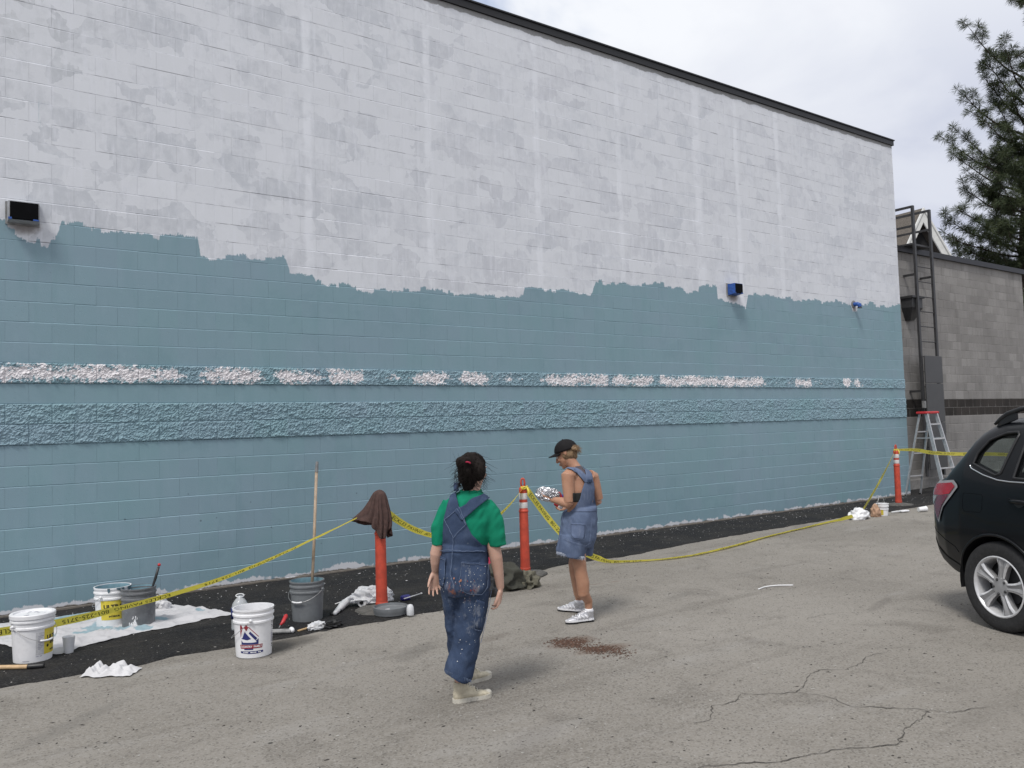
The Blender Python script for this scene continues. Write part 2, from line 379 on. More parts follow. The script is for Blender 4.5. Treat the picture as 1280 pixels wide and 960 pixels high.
        spl = t.math('MULTIPLY', t.step(t.noise(p2, 17, 5, 0.75), 0.60, 0.70), t.step(t.math('ADD', z, t.math('MULTIPLY', nmid, 0.5)), 0.85, 0.30))
        c = t.mix(t.math('MULTIPLY', spl, 0.5), c, (0.13, 0.185, 0.205))
        # foot of the wall: bare concrete, splashed asphalt and smears of primer
        zb = t.math('ADD', z, t.math('MULTIPLY', t.math('SUBTRACT', t.noise(t.comb(x, 0, t.math('MULTIPLY', z, 0.4)), 2.4, 6, 0.72), 0.5), 0.30))
        c = t.mix(t.math('MULTIPLY', t.step(zb, 0.085, 0.07), t.step(t.noise(t.comb(x, 0, 0), 1.3, 4, 0.7), 0.44, 0.47)), c, (0.60, 0.61, 0.64))
        zd = t.math('ADD', z, t.math('MULTIPLY', t.math('SUBTRACT', t.noise(p2, 5, 5, 0.7), 0.5), 0.10))
        c = t.mix(t.step(zd, 0.05, 0.035), c, t.mix(nhi, (0.11, 0.10, 0.085), (0.25, 0.22, 0.19)))
    if mode == 'joint':
        hole = t.math('MULTIPLY', t.step(t.noise(p2, 2.6, 4, 0.7), 0.47, 0.60), t.step(t.math('SUBTRACT', z, bd), -0.05, 0.05))
        c = t.mix(t.math('MULTIPLY', hole, 0.85), c, (0.13, 0.13, 0.14))
        c = t.mix(0.12, c, (0.1, 0.12, 0.14))
    setin(t, b, 'Base Color', c); setin(t, b, 'Roughness', 0.62 if mode != 'stripe' else 0.75); setin(t, b, 'Specular IOR Level', 0.35)
    hgt = t.math('ADD', t.math('MULTIPLY', t.noise(p2, 150, 3, 0.6), 0.35), t.math('MULTIPLY', nmid, 0.5))
    hgt = t.math('ADD', hgt, t.math('MULTIPLY', t.step(t.noise(p2, 55, 2), 0.62, 0.72), -0.5))
    bp = t.node('ShaderNodeBump', {'Strength': 0.35, 'Distance': 0.006, 'Height': hgt}); t.l.new(bp.outputs[0], b.inputs['Normal'])
    return m
M = {}
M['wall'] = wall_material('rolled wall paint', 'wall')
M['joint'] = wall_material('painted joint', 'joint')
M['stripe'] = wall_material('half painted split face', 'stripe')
M['coping'] = plain('dark bronze coping', (0.010, 0.010, 0.012), 0.45, 0.15, 6, spec=0.4)
def lot_material():
    m, t, b = newmat('worn asphalt')
    pos = t.node('ShaderNodeNewGeometry').outputs['Position']; x, y, z = t.sep(pos); p = t.comb(x, y, 0)
    lo = t.noise(p, 0.35, 5, 0.6); mid = t.noise(p, 1.8, 5, 0.62, 0.6); hi = t.noise(p, 55, 4, 0.7)
    c = t.mix(t.step(lo, 0.3, 0.7), (0.196, 0.180, 0.157), (0.256, 0.237, 0.210))
    c = t.mix(t.math('MULTIPLY', t.step(mid, 0.50, 0.70), 0.6), c, (0.140, 0.127, 0.110))
    c = t.mix(t.math('MULTIPLY', t.step(t.noise(t.mapping(p, (0.5, 1.6, 1), (0, 0, 0.3)), 1.1, 6, 0.66), 0.55, 0.68), 0.5), c, (0.275, 0.262, 0.243))
    c = t.mix(t.math('MULTIPLY', t.step(t.noise(t.mapping(p, (0.22, 1.7, 1), (0, 0, -0.75)), 1.3, 6, 0.68), 0.52, 0.66), 0.45), c, (0.135, 0.122, 0.105))
    c = t.mix(t.math('MULTIPLY', t.step(t.noise(p, 4.6, 6, 0.75), 0.56, 0.70), 0.35), c, (0.135, 0.126, 0.114))
    v = t.node('ShaderNodeTexVoronoi', {'Vector': p, 'Scale': 95.0}); ag = t.sep(v.outputs['Color'])[0]
    c = t.mix(t.math('MULTIPLY', t.step(ag, 0.35, 0.95), 0.38), c, (0.30, 0.285, 0.265))
    c = t.mix(t.math('MULTIPLY', t.step(ag, 0.18, 0.03), 0.55), c, (0.085, 0.078, 0.07))
    c = t.mix(t.math('MULTIPLY', t.step(t.voro(p, 21), 0.12, 0.08), 0.6), c, (0.36, 0.35, 0.33))
    c = t.mix(t.math('MULTIPLY', t.step(t.voro(t.mapping(p, loc=(5, 2, 0)), 6.0), 0.10, 0.07), t.step(mid, 0.5, 0.6)), c, (0.05, 0.047, 0.043))
    c = t.mix(t.math('MULTIPLY', t.step(hi, 0.64, 0.82), 0.3), c, (0.09, 0.083, 0.075))
    # oil marks, the damp patch by the logo bucket, rusty spots
    for i_, (cx, cy, rx, ry, a, colr, k) in enumerate(STAINS):
        dx_, dy_ = t.math('SUBTRACT', x, cx), t.math('SUBTRACT', y, cy); ca, sa = math.cos(a), math.sin(a)
        u = t.math('DIVIDE', t.math('ADD', t.math('MULTIPLY', dx_, ca), t.math('MULTIPLY', dy_, sa)), rx)
        w = t.math('DIVIDE', t.math('SUBTRACT', t.math('MULTIPLY', dy_, ca), t.math('MULTIPLY', dx_, sa)), ry)
        q = t.math('ADD', t.math('ADD', t.math('MULTIPLY', u, u), t.math('MULTIPLY', w, w)), t.math('MULTIPLY', t.math('SUBTRACT', t.noise(p, 7, 5, 0.7), 0.5), 1.7))
        c = t.mix(t.math('MULTIPLY', t.step(q, 1.7, 0.1), k*(0.8 if i_ < 4 else 0.5)), c, colr)
    setin(t, b, 'Base Color', c); setin(t, b, 'Roughness', 0.9); setin(t, b, 'Specular IOR Level', 0.25)
    h = t.math('ADD', t.math('MULTIPLY', t.voro(p, 95), 0.6), t.math('ADD', t.math('MULTIPLY', hi, 0.4), t.math('MULTIPLY', t.noise(p, 14, 3), 0.5)))
    bp = t.node('ShaderNodeBump', {'Strength': 0.24, 'Distance': 0.008, 'Height': h}); t.l.new(bp.outputs[0], b.inputs['Normal'])
    return m
def _st(px, py, rx, ry, a, col, k): g = gp(px, py); return (g.x, g.y, rx, ry, a, col, k)
DK = (0.045, 0.042, 0.038); RU = (0.12, 0.07, 0.045)
STAINS = [_st(715, 803, 0.22, 0.12, 0.2, (0.105, 0.062, 0.042), 0.85), _st(755, 811, 0.24, 0.09, -0.1, (0.115, 0.07, 0.048), 0.8), _st(352, 806, 0.34, 0.17, 0.2, (0.055, 0.05, 0.045), 0.9), _st(330, 816, 0.2, 0.16, 0, (0.06, 0.055, 0.05), 0.8), _st(615, 798, 0.22, 0.06, 0.3, (0.09, 0.07, 0.055), 0.6), _st(640, 845, 0.28, 0.10, -0.2, (0.11, 0.10, 0.09), 0.5),
          _st(747, 730, 0.10, 0.025, -0.3, RU, 0.7), _st(768, 727, 0.08, 0.03, 0, RU, 0.7), _st(520, 815, 0.30, 0.10, 0.6, (0.09, 0.085, 0.078), 0.6), _st(90, 905, 0.5, 0.08, 0.7, (0.10, 0.095, 0.088), 0.55),
          _st(1100, 755, 0.35, 0.05, 0.3, (0.10, 0.09, 0.08), 0.6), _st(1240, 890, 0.5, 0.2, 0.4, (0.20, 0.185, 0.165), 0.5), _st(660, 930, 0.4, 0.1, 0.5, (0.11, 0.10, 0.095), 0.4), _st(850, 745, 0.3, 0.06, 0.2, (0.10, 0.095, 0.085), 0.5)]
M['lot'] = lot_material()
def strip_material():
    m, t, b = newmat('fresh dark asphalt')
    pos = t.node('ShaderNodeNewGeometry').outputs['Position']; x, y, z = t.sep(pos); p = t.comb(x, y, z)
    mid = t.noise(p, 1.6, 5, 0.65); v = t.node('ShaderNodeTexVoronoi', {'Vector': p, 'Scale': 80.0}); ag = t.sep(v.outputs['Color'])[0]
    c = t.mix(t.step(mid, 0.35, 0.7), (0.011, 0.011, 0.0125), (0.024, 0.0225, 0.021))
    c = t.mix(t.math('MULTIPLY', t.step(ag, 0.5, 1.0), 0.35), c, (0.07, 0.068, 0.066))
    c = t.mix(t.math('MULTIPLY', t.step(t.noise(t.mapping(p, (0.6, 1.4, 1)), 2.5, 6, 0.7), 0.56, 0.74), 0.5), c, (0.085, 0.078, 0.068))
    c = t.mix(t.math('MULTIPLY', t.step(t.voro(p, 10.0), 0.075, 0.05), 0.7), c, (0.4, 0.39, 0.37))
    setin(t, b, 'Base Color', c); setin(t, b, 'Roughness', 0.85); setin(t, b, 'Specular IOR Level', 0.2)
    h = t.math('ADD', t.voro(p, 80), t.math('MULTIPLY', t.noise(p, 200, 2), 0.5))
    bp = t.node('ShaderNodeBump', {'Strength': 0.7, 'Distance': 0.008, 'Height': h}); t.l.new(bp.outputs[0], b.inputs['Normal'])
    return m
M['strip'] = strip_material()
def block2_material(name, c0, c1, k=1.0):
    m, t, b = newmat(name)
    pos = t.node('ShaderNodeNewGeometry').outputs['Position']; x, y, z = t.sep(pos); p = t.comb(x, y, z)
    row = t.math('FLOOR', t.math('DIVIDE', t.math('SUBTRACT', z, 2.066), CH_))
    odd = t.math('MULTIPLY', t.math('ABSOLUTE', t.math('MODULO', row, 2.0)), 0.5)
    colm = t.math('FLOOR', t.math('ADD', t.math('DIVIDE', t.math('SUBTRACT', x, 17.4), BL), odd))
    wn = t.node('ShaderNodeTexWhiteNoise', {'Vector': t.comb(colm, row, 9.0)}, noise_dimensions='3D').outputs['Value']
    f = t.math('ADD', t.math('MULTIPLY', t.math('POWER', wn, 2.0), 0.55), t.math('MULTIPLY', t.step(t.noise(p, 0.9, 5, 0.6), 0.3, 0.7), 0.5), clamp=True)
    c = t.mix(f, c0, c1)
    c = t.mix(t.math('MULTIPLY', t.step(t.noise(t.mapping(p, (2.5, 2.5, 0.5)), 1.5, 5, 0.65), 0.52, 0.75), 0.4), c, tuple(q*0.6 for q in c0))
    c = t.mix(t.math('MULTIPLY', t.step(t.noise(p, 70, 3, 0.7), 0.4, 0.7), 0.3), c, tuple(q*0.65 for q in c0))
    setin(t, b, 'Base Color', c); setin(t, b, 'Roughness', 0.9); setin(t, b, 'Specular IOR Level', 0.2)
    bp = t.node('ShaderNodeBump', {'Strength': 0.6, 'Distance': 0.01, 'Height': t.noise(p, 90, 4, 0.7)}); t.l.new(bp.outputs[0], b.inputs['Normal'])
    return m
M['grey_block'] = block2_material('grey concrete block', (0.22, 0.211, 0.203), (0.335, 0.322, 0.310))
M['dark_block'] = block2_material('charcoal split block', (0.028, 0.025, 0.023), (0.055, 0.048, 0.044))
M['mortar'] = plain('grey mortar', (0.21, 0.20, 0.19), 0.9, 0.2, 9)
M['steel_dark'] = plain('dark painted steel', (0.035, 0.035, 0.037), 0.5, 0.2, 9)
M['black'] = plain('black plastic', (0.012, 0.012, 0.013), 0.45, 0.2, 9)
# ================================================================== SETTING
# ground: one sheet to the horizon
lot = MB(); lot.grid(lambda u, v: Vector((-300+600*u, -300+600*v, 0)), 8, 8)
tag(lot.build('parking_lot', M['lot']), 'worn grey asphalt parking lot with fine cracks', 'ground', kind='structure')
st = [(-6, 6.95), (0.305, 6.929), (0.578, 6.872), (1.069, 6.831), (1.381, 6.791), (1.697, 6.881), (2.226, 6.84), (2.654, 6.825), (3.061, 6.857), (3.708, 6.825), (4.116, 6.844), (4.755, 7.15), (5.601, 7.759), (5.983, 7.886), (6.639, 8.017), (7.493, 7.924), (9.074, 8.124), (10.622, 8.219), (13.095, 8.296), (14.159, 8.186), (15.949, 8.233), (17.663, 8.153), (28, 8.1)]
pts = []
for a, b_ in zip(st, st[1:]):
    n = max(1, int((b_[0]-a[0])/0.05))
    for i in range(n):
        u = i/n; x = a[0]+(b_[0]-a[0])*u
        pts.append((x, a[1]+(b_[1]-a[1])*u + 0.045*noise.noise((x*3.0, 0, 0)) + 0.03*noise.noise((x*13, 3, 0))))
sm = MB(); n = len(pts); vs = []
for x, y in pts:
    vs += [(x, y, 0.0), (x, y+0.02, 0.009), (x, y+0.09, 0.014), (x, 8.9 if x < 17.3 else 9.6, 0.014), (x, 9.60 if x < 17.42 else 10.36, 0.014+0.008*noise.noise((x*4, 0, 5)))]
sm.add(vs, [(i*5+k, i*5+5+k, i*5+6+k, i*5+1+k) for i in range(n-1) for k in range(4)])
tag(sm.build('asphalt_strip', M['strip'], smooth=True), 'dark fresh asphalt strip along the foot of the wall', 'ground', kind='structure')

# pavement cracks: sunken dark seams, laid as thin ragged ribbons
M['crack'] = plain('dark crack ribbon', (0.075, 0.068, 0.06), 0.95, 0.4, 60)
def crack(pix, w):
    P = [gp(*q) for q in pix]; path = []
    for a, b_ in zip(P, P[1:]):
        k = max(2, int((b_-a).length/0.02))
        for i in range(k):
            q = a.lerp(b_, i/k); path.append(q+Vector((noise.noise(q*4.0)*0.05+noise.noise(q*19)*0.02, noise.noise(q*4+Vector((9, 3, 1)))*0.05+noise.noise(q*21+Vector((4, 4, 4)))*0.02, 0)))
    mb = MB(); vs = []
    for i, q in enumerate(path):
        t_ = (path[min(i+1, len(path)-1)]-path[max(i-1, 0)]); s_ = Vector((-t_.y, t_.x, 0)).normalized()
        ww = w*0.62*(0.3+1.1*abs(noise.noise(q*6)))*min(1, 0.25+i/6, 0.25+(len(path)-i)/6)
        vs += [q-s_*ww+Vector((0, 0, .004)), q+s_*ww*(0.6+0.5*noise.noise(q*31))+Vector((0, 0, .004))]
    mb.add(vs, [(2*i, 2*i+1, 2*i+3, 2*i+2) for i in range(len(path)-1)])
    tag(mb.build('pavement_crack', M['crack'], clean=False), 'thin dark crack in the worn asphalt lot', 'crack', kind='structure')
crack([(1108, 815), (1080, 822), (1072, 828), (1055, 836), (1027, 838), (1012, 850), (996, 866), (960, 868), (930, 867), (915, 877), (893, 883), (889, 900), (868, 908)], 0.008)
crack([(996, 866), (1020, 869), (1045, 875), (1063, 883), (1090, 884), (1125, 885), (1150, 887), (1200, 890), (1245, 884)], 0.009)
crack([(1152, 888), (1150, 900), (1132, 912), (1120, 930), (1090, 934), (1040, 940), (990, 946), (960, 954), (880, 960), (840, 972)], 0.009)
crack([(1150, 778), (1180, 784), (1240, 790), (1290, 794)], 0.005)
crack([(1005, 775), (1040, 768), (1052, 766)], 0.006)
crack([(880, 830), (920, 829), (940, 832)], 0.004)

# ------------------------------------------------------------------ the painted building
X0, X1, ZTOP = -3.2, 17.37, 7.66
bld = thing('painted_building', 'tall concrete block building, blue paint below a ragged edge, patchy white primer above', 'building', (7, D, 0))
off = Vector((7, D, 0))
core = MB()
core.box(Vector(((X0+X1)/2, D+0.0055+6, ZTOP/2-0.2))-off, (X1-X0-0.01, 12, ZTOP-0.1-0.2+0.3))
core.build('wall_core', M['joint'], bld)
cope = MB()
cope.box(Vector(((X0+X1)/2+0.02, D+0.15, 7.607))-off, (X1-X0+0.04, 0.36, 0.105))
cope.box(Vector(((X0+X1)/2+0.02, D+0.15, 7.667))-off, (X1-X0+0.07, 0.40, 0.022))
cope.box(Vector((X1-0.13, D+6.2, 7.607))-off, (0.34, 11.6, 0.105))
cope.build('coping', M['coping'], bld)
JV, JG = 0.0006, 0.0018
def block_mesh(name, L, H=CH_, depth=0.03):
    """face leaning out a touch towards a soft, paint-filled upper arris that catches the sky; crisp lower edge"""
    x, z = L/2-JV, H/2; mb = MB(); k = 0.35 if name == 'filled_block' else 1.0
    ring = lambda zb, zt, yb, yt: [(-x, yb, -z+zb), (x, yb, -z+zb), (x, yt, z-zt), (-x, yt, z-zt)]
    vs = ring(JG*k, 0.0002, depth, depth) + ring(JG*k, 0.0002, 0.0035+0.0025*k, 0.0035*k) + ring(JG*k+0.0035*k, 0.0068*k, 0.0020*k, -0.0018*k)
    mb.add(vs, [(a*4+i, a*4+(i+1) % 4, a*4+4+(i+1) % 4, a*4+4+i) for a in range(2) for i in range(4)]+[(8, 9, 10, 11)])
    return mb.mesh(name)
def split_mesh(name, L, seed, H=CH_):
    x, z = (L-0.0010)/2, (H-0.0006)/2; nu, nv = max(6, int(40*L/BL)), 20; mb = MB()
    r = Vector((seed*7.3, seed*3.1, seed*1.7))
    def fn(u, v):
        X = (u*2-1)*x; Z = (v*2-1)*z; k = min(1.0, 0.45+min(v, 1-v)*H/0.016, 0.5+min(u, 1-u)*L/0.012)
        q = Vector((X, 0, Z)); q2 = Vector((X*0.85+Z*0.85, 0, (Z-X*0.6)))
        a = noise.noise(q2*12+r)*0.008 + noise.noise(q*34+r)*0.008 + abs(noise.noise(Vector((q2.x*26, 0, q2.z*60))+r))*0.016 + noise.noise(q*90+r)*0.007
        return Vector((X+0.002*noise.noise(q*40+r)*k, -(0.003+0.009*k+a*k), Z))
    mb.grid(fn, nu, nv)
    # returns to the wall
    nb = len(mb.v); rim = [i for i in range(nu+1)]+[j*(nu+1)+nu for j in range(1, nv+1)]+[nv*(nu+1)+i for i in range(nu-1, -1, -1)]+[j*(nu+1) for j in range(nv-1, 0, -1)]
    back = [(mb.v[i][0], 0.03, mb.v[i][2]) for i in rim]; k = len(rim)
    mb.v += back
    for i in range(k): mb.f.append((rim[i], rim[(i+1) % k], nb+(i+1) % k, nb+i)); mb.m.append(0)
    me = mb.mesh(name, smooth=False, clean=False)
    bm = bmesh.new(); bm.from_mesh(me); bmesh.ops.recalc_face_normals(bm, faces=bm.faces); bm.to_mesh(me); bm.free()
    return me
XC = 2.869                                     # control joint the bond is set out from
lens = {}
def get_mesh(kind, L, mat, seed=0):
    key = (kind, round(L, 3), mat, seed)
    if key not in lens:
        me = block_mesh(kind, L) if kind != 'split_face_block' else split_mesh(kind, L, seed)
        me.materials.append(M[mat]); lens[key] = me
    return lens[key]
def courses(k, x0, x1, xc):
    """block extents of one course, running bond set out from control joint xc"""
    first = BL/2 if k % 2 else BL; out = []
    x = xc; seq = [xc-first] if False else None
    xs = [xc]; x = xc-first
    while x > x0: xs.append(x); x -= BL
    xs.append(x0); x = xc+first
    while x < x1: xs.append(x); x += BL
    xs.append(x1); xs = sorted(set(round(q, 4) for q in xs))
    return [(a, b_) for a, b_ in zip(xs, xs[1:]) if b_-a > 0.03]
cand = []; splits = []
for k in range(-26, 13):
    zc = ZT-(k+0.5)*CH_
    for a, b_ in courses(k, X0, X1, XC):
        if k in (0, 2, 3): splits.append((k, a, b_, zc))
        else: cand.append(((Vector(((a+b_)/2, D, zc))-CAM).length/(b_-a) + (50 if (a < 0.5) else 0), k, a, b_, zc))
def in_view(x, z):
    d = Vector((x, D, z))-CAM; w = d.dot(AX_F)
    return w > 0 and -30 < 640+F_PX*d.dot(AX_R)/w < 1310 and -20 < 480-F_PX*d.dot(AX_U)/w < 980
cand.sort(key=lambda c: c[0]); placed = 0; rest = MB()
for (_, k, a, b_, zc) in cand:
    if zc > 7.55: continue
    loc = Vector(((a+b_)/2, D+0.0022*noise.noise((a*0.35, 0, k*3.7))+random.uniform(-0.0006, 0.0006), zc))-off
    bk = 'filled_block' if (zc > 3.6 and noise.noise((a*0.8, 0, zc*1.6)) > -0.12) else 'block'
    rot = (random.gauss(0, 0.0075), 0.0, random.gauss(0, 0.0012))
    if in_view((a+b_)/2, zc) and placed < 300:
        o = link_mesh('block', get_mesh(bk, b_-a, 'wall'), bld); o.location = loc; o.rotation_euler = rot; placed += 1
    else:
        me = get_mesh(bk, b_-a, 'wall'); R3 = Matrix.Rotation(rot[0], 3, 'X') @ Matrix.Rotation(rot[2], 3, 'Z')
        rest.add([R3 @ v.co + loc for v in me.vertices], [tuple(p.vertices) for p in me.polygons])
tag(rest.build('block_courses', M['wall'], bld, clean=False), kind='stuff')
for (k, a, b_, zc) in splits:
    sd = random.randrange(9) if abs((b_-a)-BL) < 0.01 else 0
    o = link_mesh('split_face_block', get_mesh('split_face_block', b_-a, 'stripe' if k == 0 else 'wall', sd), bld)
    o.location = Vector(((a+b_)/2, D, zc))-off
    if random.random() < 0.5 and abs((b_-a)-BL) < 0.01: o.rotation_euler = (0, math.pi, 0)
# sealant bead in the control joint
bead = MB(); bead.box(Vector((XC, D+0.004, 3.7))-off, (0.009, 0.006, 7.4)); bead.build('control_joint_sealant', M['wall'], bld)

# ------------------------------------------------------------------ grey neighbour building
Y2, XA, XB, Z2 = 10.25, 17.45, 25.15, 5.52
nb_ = thing('grey_block_building', 'low grey concrete block building with a charcoal band, set back past the painted wall', 'building', (21, Y2, 0)); off2 = Vector((21, Y2, 0))
c2 = MB(); c2.box(Vector(((XA+XB)/2, Y2+4.006, Z2/2))-off2, (XB-XA-0.01, 8, Z2)); c2.build('wall_core', M['mortar'], nb_)
cp = MB(); cp.box(Vector(((XA+XB)/2, Y2+0.1, Z2+0.055))-off2, (XB-XA+0.1, 0.34, 0.13)); cp.box(Vector((XB-0.1, Y2+4, Z2+0.09))-off2, (0.34, 7.4, 0.2)); cp.build('coping', M['coping'], nb_)
ZB2 = 2.066; cand = []
for k in range(-17, 11):
    zc = ZB2-(k+0.5)*CH_
    if zc > Z2-0.05 or zc < -0.15: continue
    for a, b_ in courses(k, XA, XB, 19.9):
        vis = (a+b_)/2 > 18.3
        cand.append(((Vector(((a+b_)/2, Y2, zc))-CAM).length + (0 if vis else 99) - (5 if k in (0, 1) else 0), k, a, b_, zc))
cand.sort(key=lambda c: c[0]); rest = MB(); n_ = 0
JV, JG = 0.004, 0.007
for (_, k, a, b_, zc) in cand:
    loc = Vector(((a+b_)/2, Y2+random.uniform(-0.002, 0.002), zc))-off2; dark = k in (0, 1)
    if n_ < 300:
        JV, JG = (0.011, 0.009) if dark else (0.004, 0.007)
        if dark: loc.y = 0.0
        o = link_mesh('dark_block' if dark else 'block', get_mesh('dark2' if dark else 'block2', b_-a, 'dark_block' if dark else 'grey_block'), nb_); o.location = loc; n_ += 1
    else:
        me = get_mesh('block2', b_-a, 'grey_block'); rest.add([v.co+loc for v in me.vertices], [tuple(p.vertices) for p in me.polygons])
if rest.v: tag(rest.build('block_courses', M['grey_block'], nb_, clean=False), kind='stuff')
JV, JG = 0.0006, 0.0018
pl_ = MB(); pl_.box(Vector(((XA+XB)/2, Y2-0.05, 0.11))-off2, (XB-XA, 0.12, 0.22)); pl_.build('plinth', M['mortar'], nb_)
# ================================================================== FIXTURES ON THE WALLS
M['tape_blue'] = plain('blue masking tape', (0.018, 0.075, 0.30), 0.6, 0.25, 30)
M['fixture_white'] = plain('primed metal hood', (0.34, 0.35, 0.37), 0.55, 0.15, 12)
M['void'] = plain('black plastic sheet', (0.002, 0.002, 0.003), 0.6, 0.3, 10, spec=0.08)
M['grey_metal'] = plain('weathered grey metal', (0.20, 0.20, 0.20), 0.5, 0.3, 14)
def wall_box(name, label, cx, cz, w, h, d, side_mat, ragged=False):
    t = thing(name, label, 'wall light', (cx, D, cz))
    b = MB(); b.box((0, -0.012, 0), (w+0.03, 0.022, h+0.03)); b.build('back_plate', M['grey_metal'], t)
    b = MB(); x, z = w/2, h/2
    ring = lambda x, z, y, dz=0: [(-x, y, -z+dz), (x, y, -z+dz), (x, y, z), (-x, y, z)]
    b.add(ring(x, z, -0.024)+ring(x, z, -d, 0.015), [(i, (i+1) % 4, 4+(i+1) % 4, 4+i) for i in range(4)]+[(4, 5, 6, 7), (3, 2, 1, 0)])
    b.build('housing', side_mat, t)
    b = MB(); n = 9
    zb = [-z+0.012+(0.02*abs(noise.noise((i*1.7, 0, cx))) if ragged else 0) for i in range(n)]
    b.add([(-x+0.012+(w-0.02)*i/(n-1), -d-0.003, zb[i]) for i in range(n)]+[(-x+0.012+(w-0.02)*i/(n-1), -d-0.003, z-0.006) for i in range(n)], [(i, i+1, n+i+1, n+i) for i in range(n-1)])
    b.add([(-x+0.012+(w-0.02)*i/(n-1), -d-0.008, zb[i]+0.01) for i in range(n)]+[(-x+0.012+(w-0.02)*i/(n-1), -d-0.008, z-0.02) for i in range(n)], [(i, i+1, n+i+1, n+i) for i in range(n-1)])
    b.build('black_cover', M['void'], t)
    tp = MB()
    if ragged: tp.box((-x+0.004, -d-0.006, 0.0), (0.010, 0.008, h*0.9))
    tp.box((x-0.03, -d-0.009, -z+0.02), (0.05, 0.01, 0.014)); tp.box((-x+0.012, -d-0.009, -z+0.02), (0.03, 0.01, 0.02)); tp.build('tape_edge', M['tape_blue'], t)
    return t
wall_box('wall_light', 'large black covered box on the wall, white sides and blue tape trim, far left', 0.985, 3.955, 0.265, 0.195, 0.13, M['fixture_white'])
b2 = wall_box('wall_light', 'small black covered box with a blue taped side, right half of the wall', 11.79, 3.985, 0.22, 0.19, 0.17, M['tape_blue'], True)
pf = thing('wall_pipe', 'short pipe stub wrapped in blue tape where blue paint meets primer, right', 'pipe', (15.58, D, 3.97))
b = MB(); b.lathe([(0.0, 0.0), (0.075, 0.0), (0.075, 0.012), (0.06, 0.02), (0.0, 0.02)], 18, (0, 0, 0.01), axis=(0, -1, 0)); b.build('cover_plate', M['grey_metal'], pf)
b = MB(); b.tube([(0, -0.015, 0), (0, -0.09, 0), (0.01, -0.125, -0.02), (0.012, -0.13, -0.06)], [0.04, 0.04, 0.042, 0.04], 14); b.build('stub', M['tape_blue'], pf)
b = MB(); b.lathe([(0.0, 0), (0.05, 0), (0.035, 0.02), (0, 0.02)], 14, (0.012, -0.13, -0.085)); b.build('outlet', M['black'], pf)

# roof drain box on the grey building
sc_ = thing('scupper_box', 'dark metal roof drain box on the grey block wall', 'drain', (18.99, Y2, 4.2))
b = MB()
for (hx, hy, z) in (): pass
def frus(mb, w0, d0, z0, w1, d1, z1):
    v = [(-w0/2, -d0, z0), (w0/2, -d0, z0), (w0/2, 0, z0), (-w0/2, 0, z0), (-w1/2, -d1, z1), (w1/2, -d1, z1), (w1/2, 0, z1), (-w1/2, 0, z1)]
    mb.add(v, [(3, 2, 1, 0), (4, 5, 6, 7)]+[(i, (i+1) % 4, 4+(i+1) % 4, 4+i) for i in range(4)])
frus(b, 0.18, 0.12, -0.30, 0.46, 0.26, -0.02); frus(b, 0.46, 0.26, -0.018, 0.46, 0.26, 0.2); b.build('hopper', M['steel_dark'], sc_)
b = MB(); frus(b, 0.54, 0.30, 0.202, 0.54, 0.30, 0.25); b.build('rim', M['steel_dark'], sc_)

# ------------------------------------------------------------------ fixed roof ladder with locked guard
LX0, LX1, LY = 18.93, 19.68, 9.95
rl = thing('roof_ladder', 'dark steel fixed ladder with a locked guard panel, rising to the grey roof', 'ladder', (19.3, LY, 0)); oL = Vector((19.3, LY, 0))
def bar_obj(name, parent, off, a, b_, w, h, mat):
    mb = MB(); mb.bar(Vector(a)-off, Vector(b_)-off, w, h); return mb.build(name, mat, parent)
for X in (LX0, LX1):
    bar_obj('stile', rl, oL, (X, LY, 0.3), (X, LY, 6.55), 0.075, 0.05, M['steel_dark'])
for i in range(15):
    z = 0.6+i*0.349
    if z < 5.45:
        mb = MB(); mb.tube([Vector((LX0, LY, z))-oL, Vector((LX1, LY, z))-oL], 0.012, 8); mb.build('rung', M['steel_dark'], rl)
for X in (LX0, LX1):
    bar_obj('handrail', rl, oL, (X, LY+0.02, 6.53), (X, LY+1.05, 6.53), 0.05, 0.05, M['steel_dark'])
    bar_obj('handrail', rl, oL, (X, LY+0.03, 6.08), (X, LY+1.02, 6.08), 0.045, 0.045, M['steel_dark'])
    bar_obj('handrail_post', rl, oL, (X, LY+1.03, 5.62), (X, LY+1.03, 6.50), 0.05, 0.05, M['steel_dark'])
    for z in (4.95, 2.25): bar_obj('bracket', rl, oL, (X, LY+0.03, z), (X, Y2-0.002, z), 0.05, 0.05, M['steel_dark'])
mb = MB(); mb.box(Vector(((LX0+LX1)/2, LY+0.55, 5.665))-oL, (0.80, 1.0, 0.04)); mb.build('platform', M['steel_dark'], rl)
M['guard'] = plain('painted guard sheet', (0.05, 0.05, 0.051), 0.45, 0.12, 6)
for z0, z1 in ((0.45, 1.52), (1.53, 2.42), (2.43, 3.06)):
    mb = MB(); mb.bevbox(Vector(((LX0+LX1)/2+0.05, LY-0.06, (z0+z1)/2))-oL, (0.78, 0.03, z1-z0), 0.006); mb.build('guard_panel', M['guard'], rl)
mb = MB(); mb.box(Vector((LX0-0.06, LY-0.05, 1.94))-oL, (0.07, 0.06, 0.16)); mb.build('padlock_hasp', M['grey_metal'], rl)

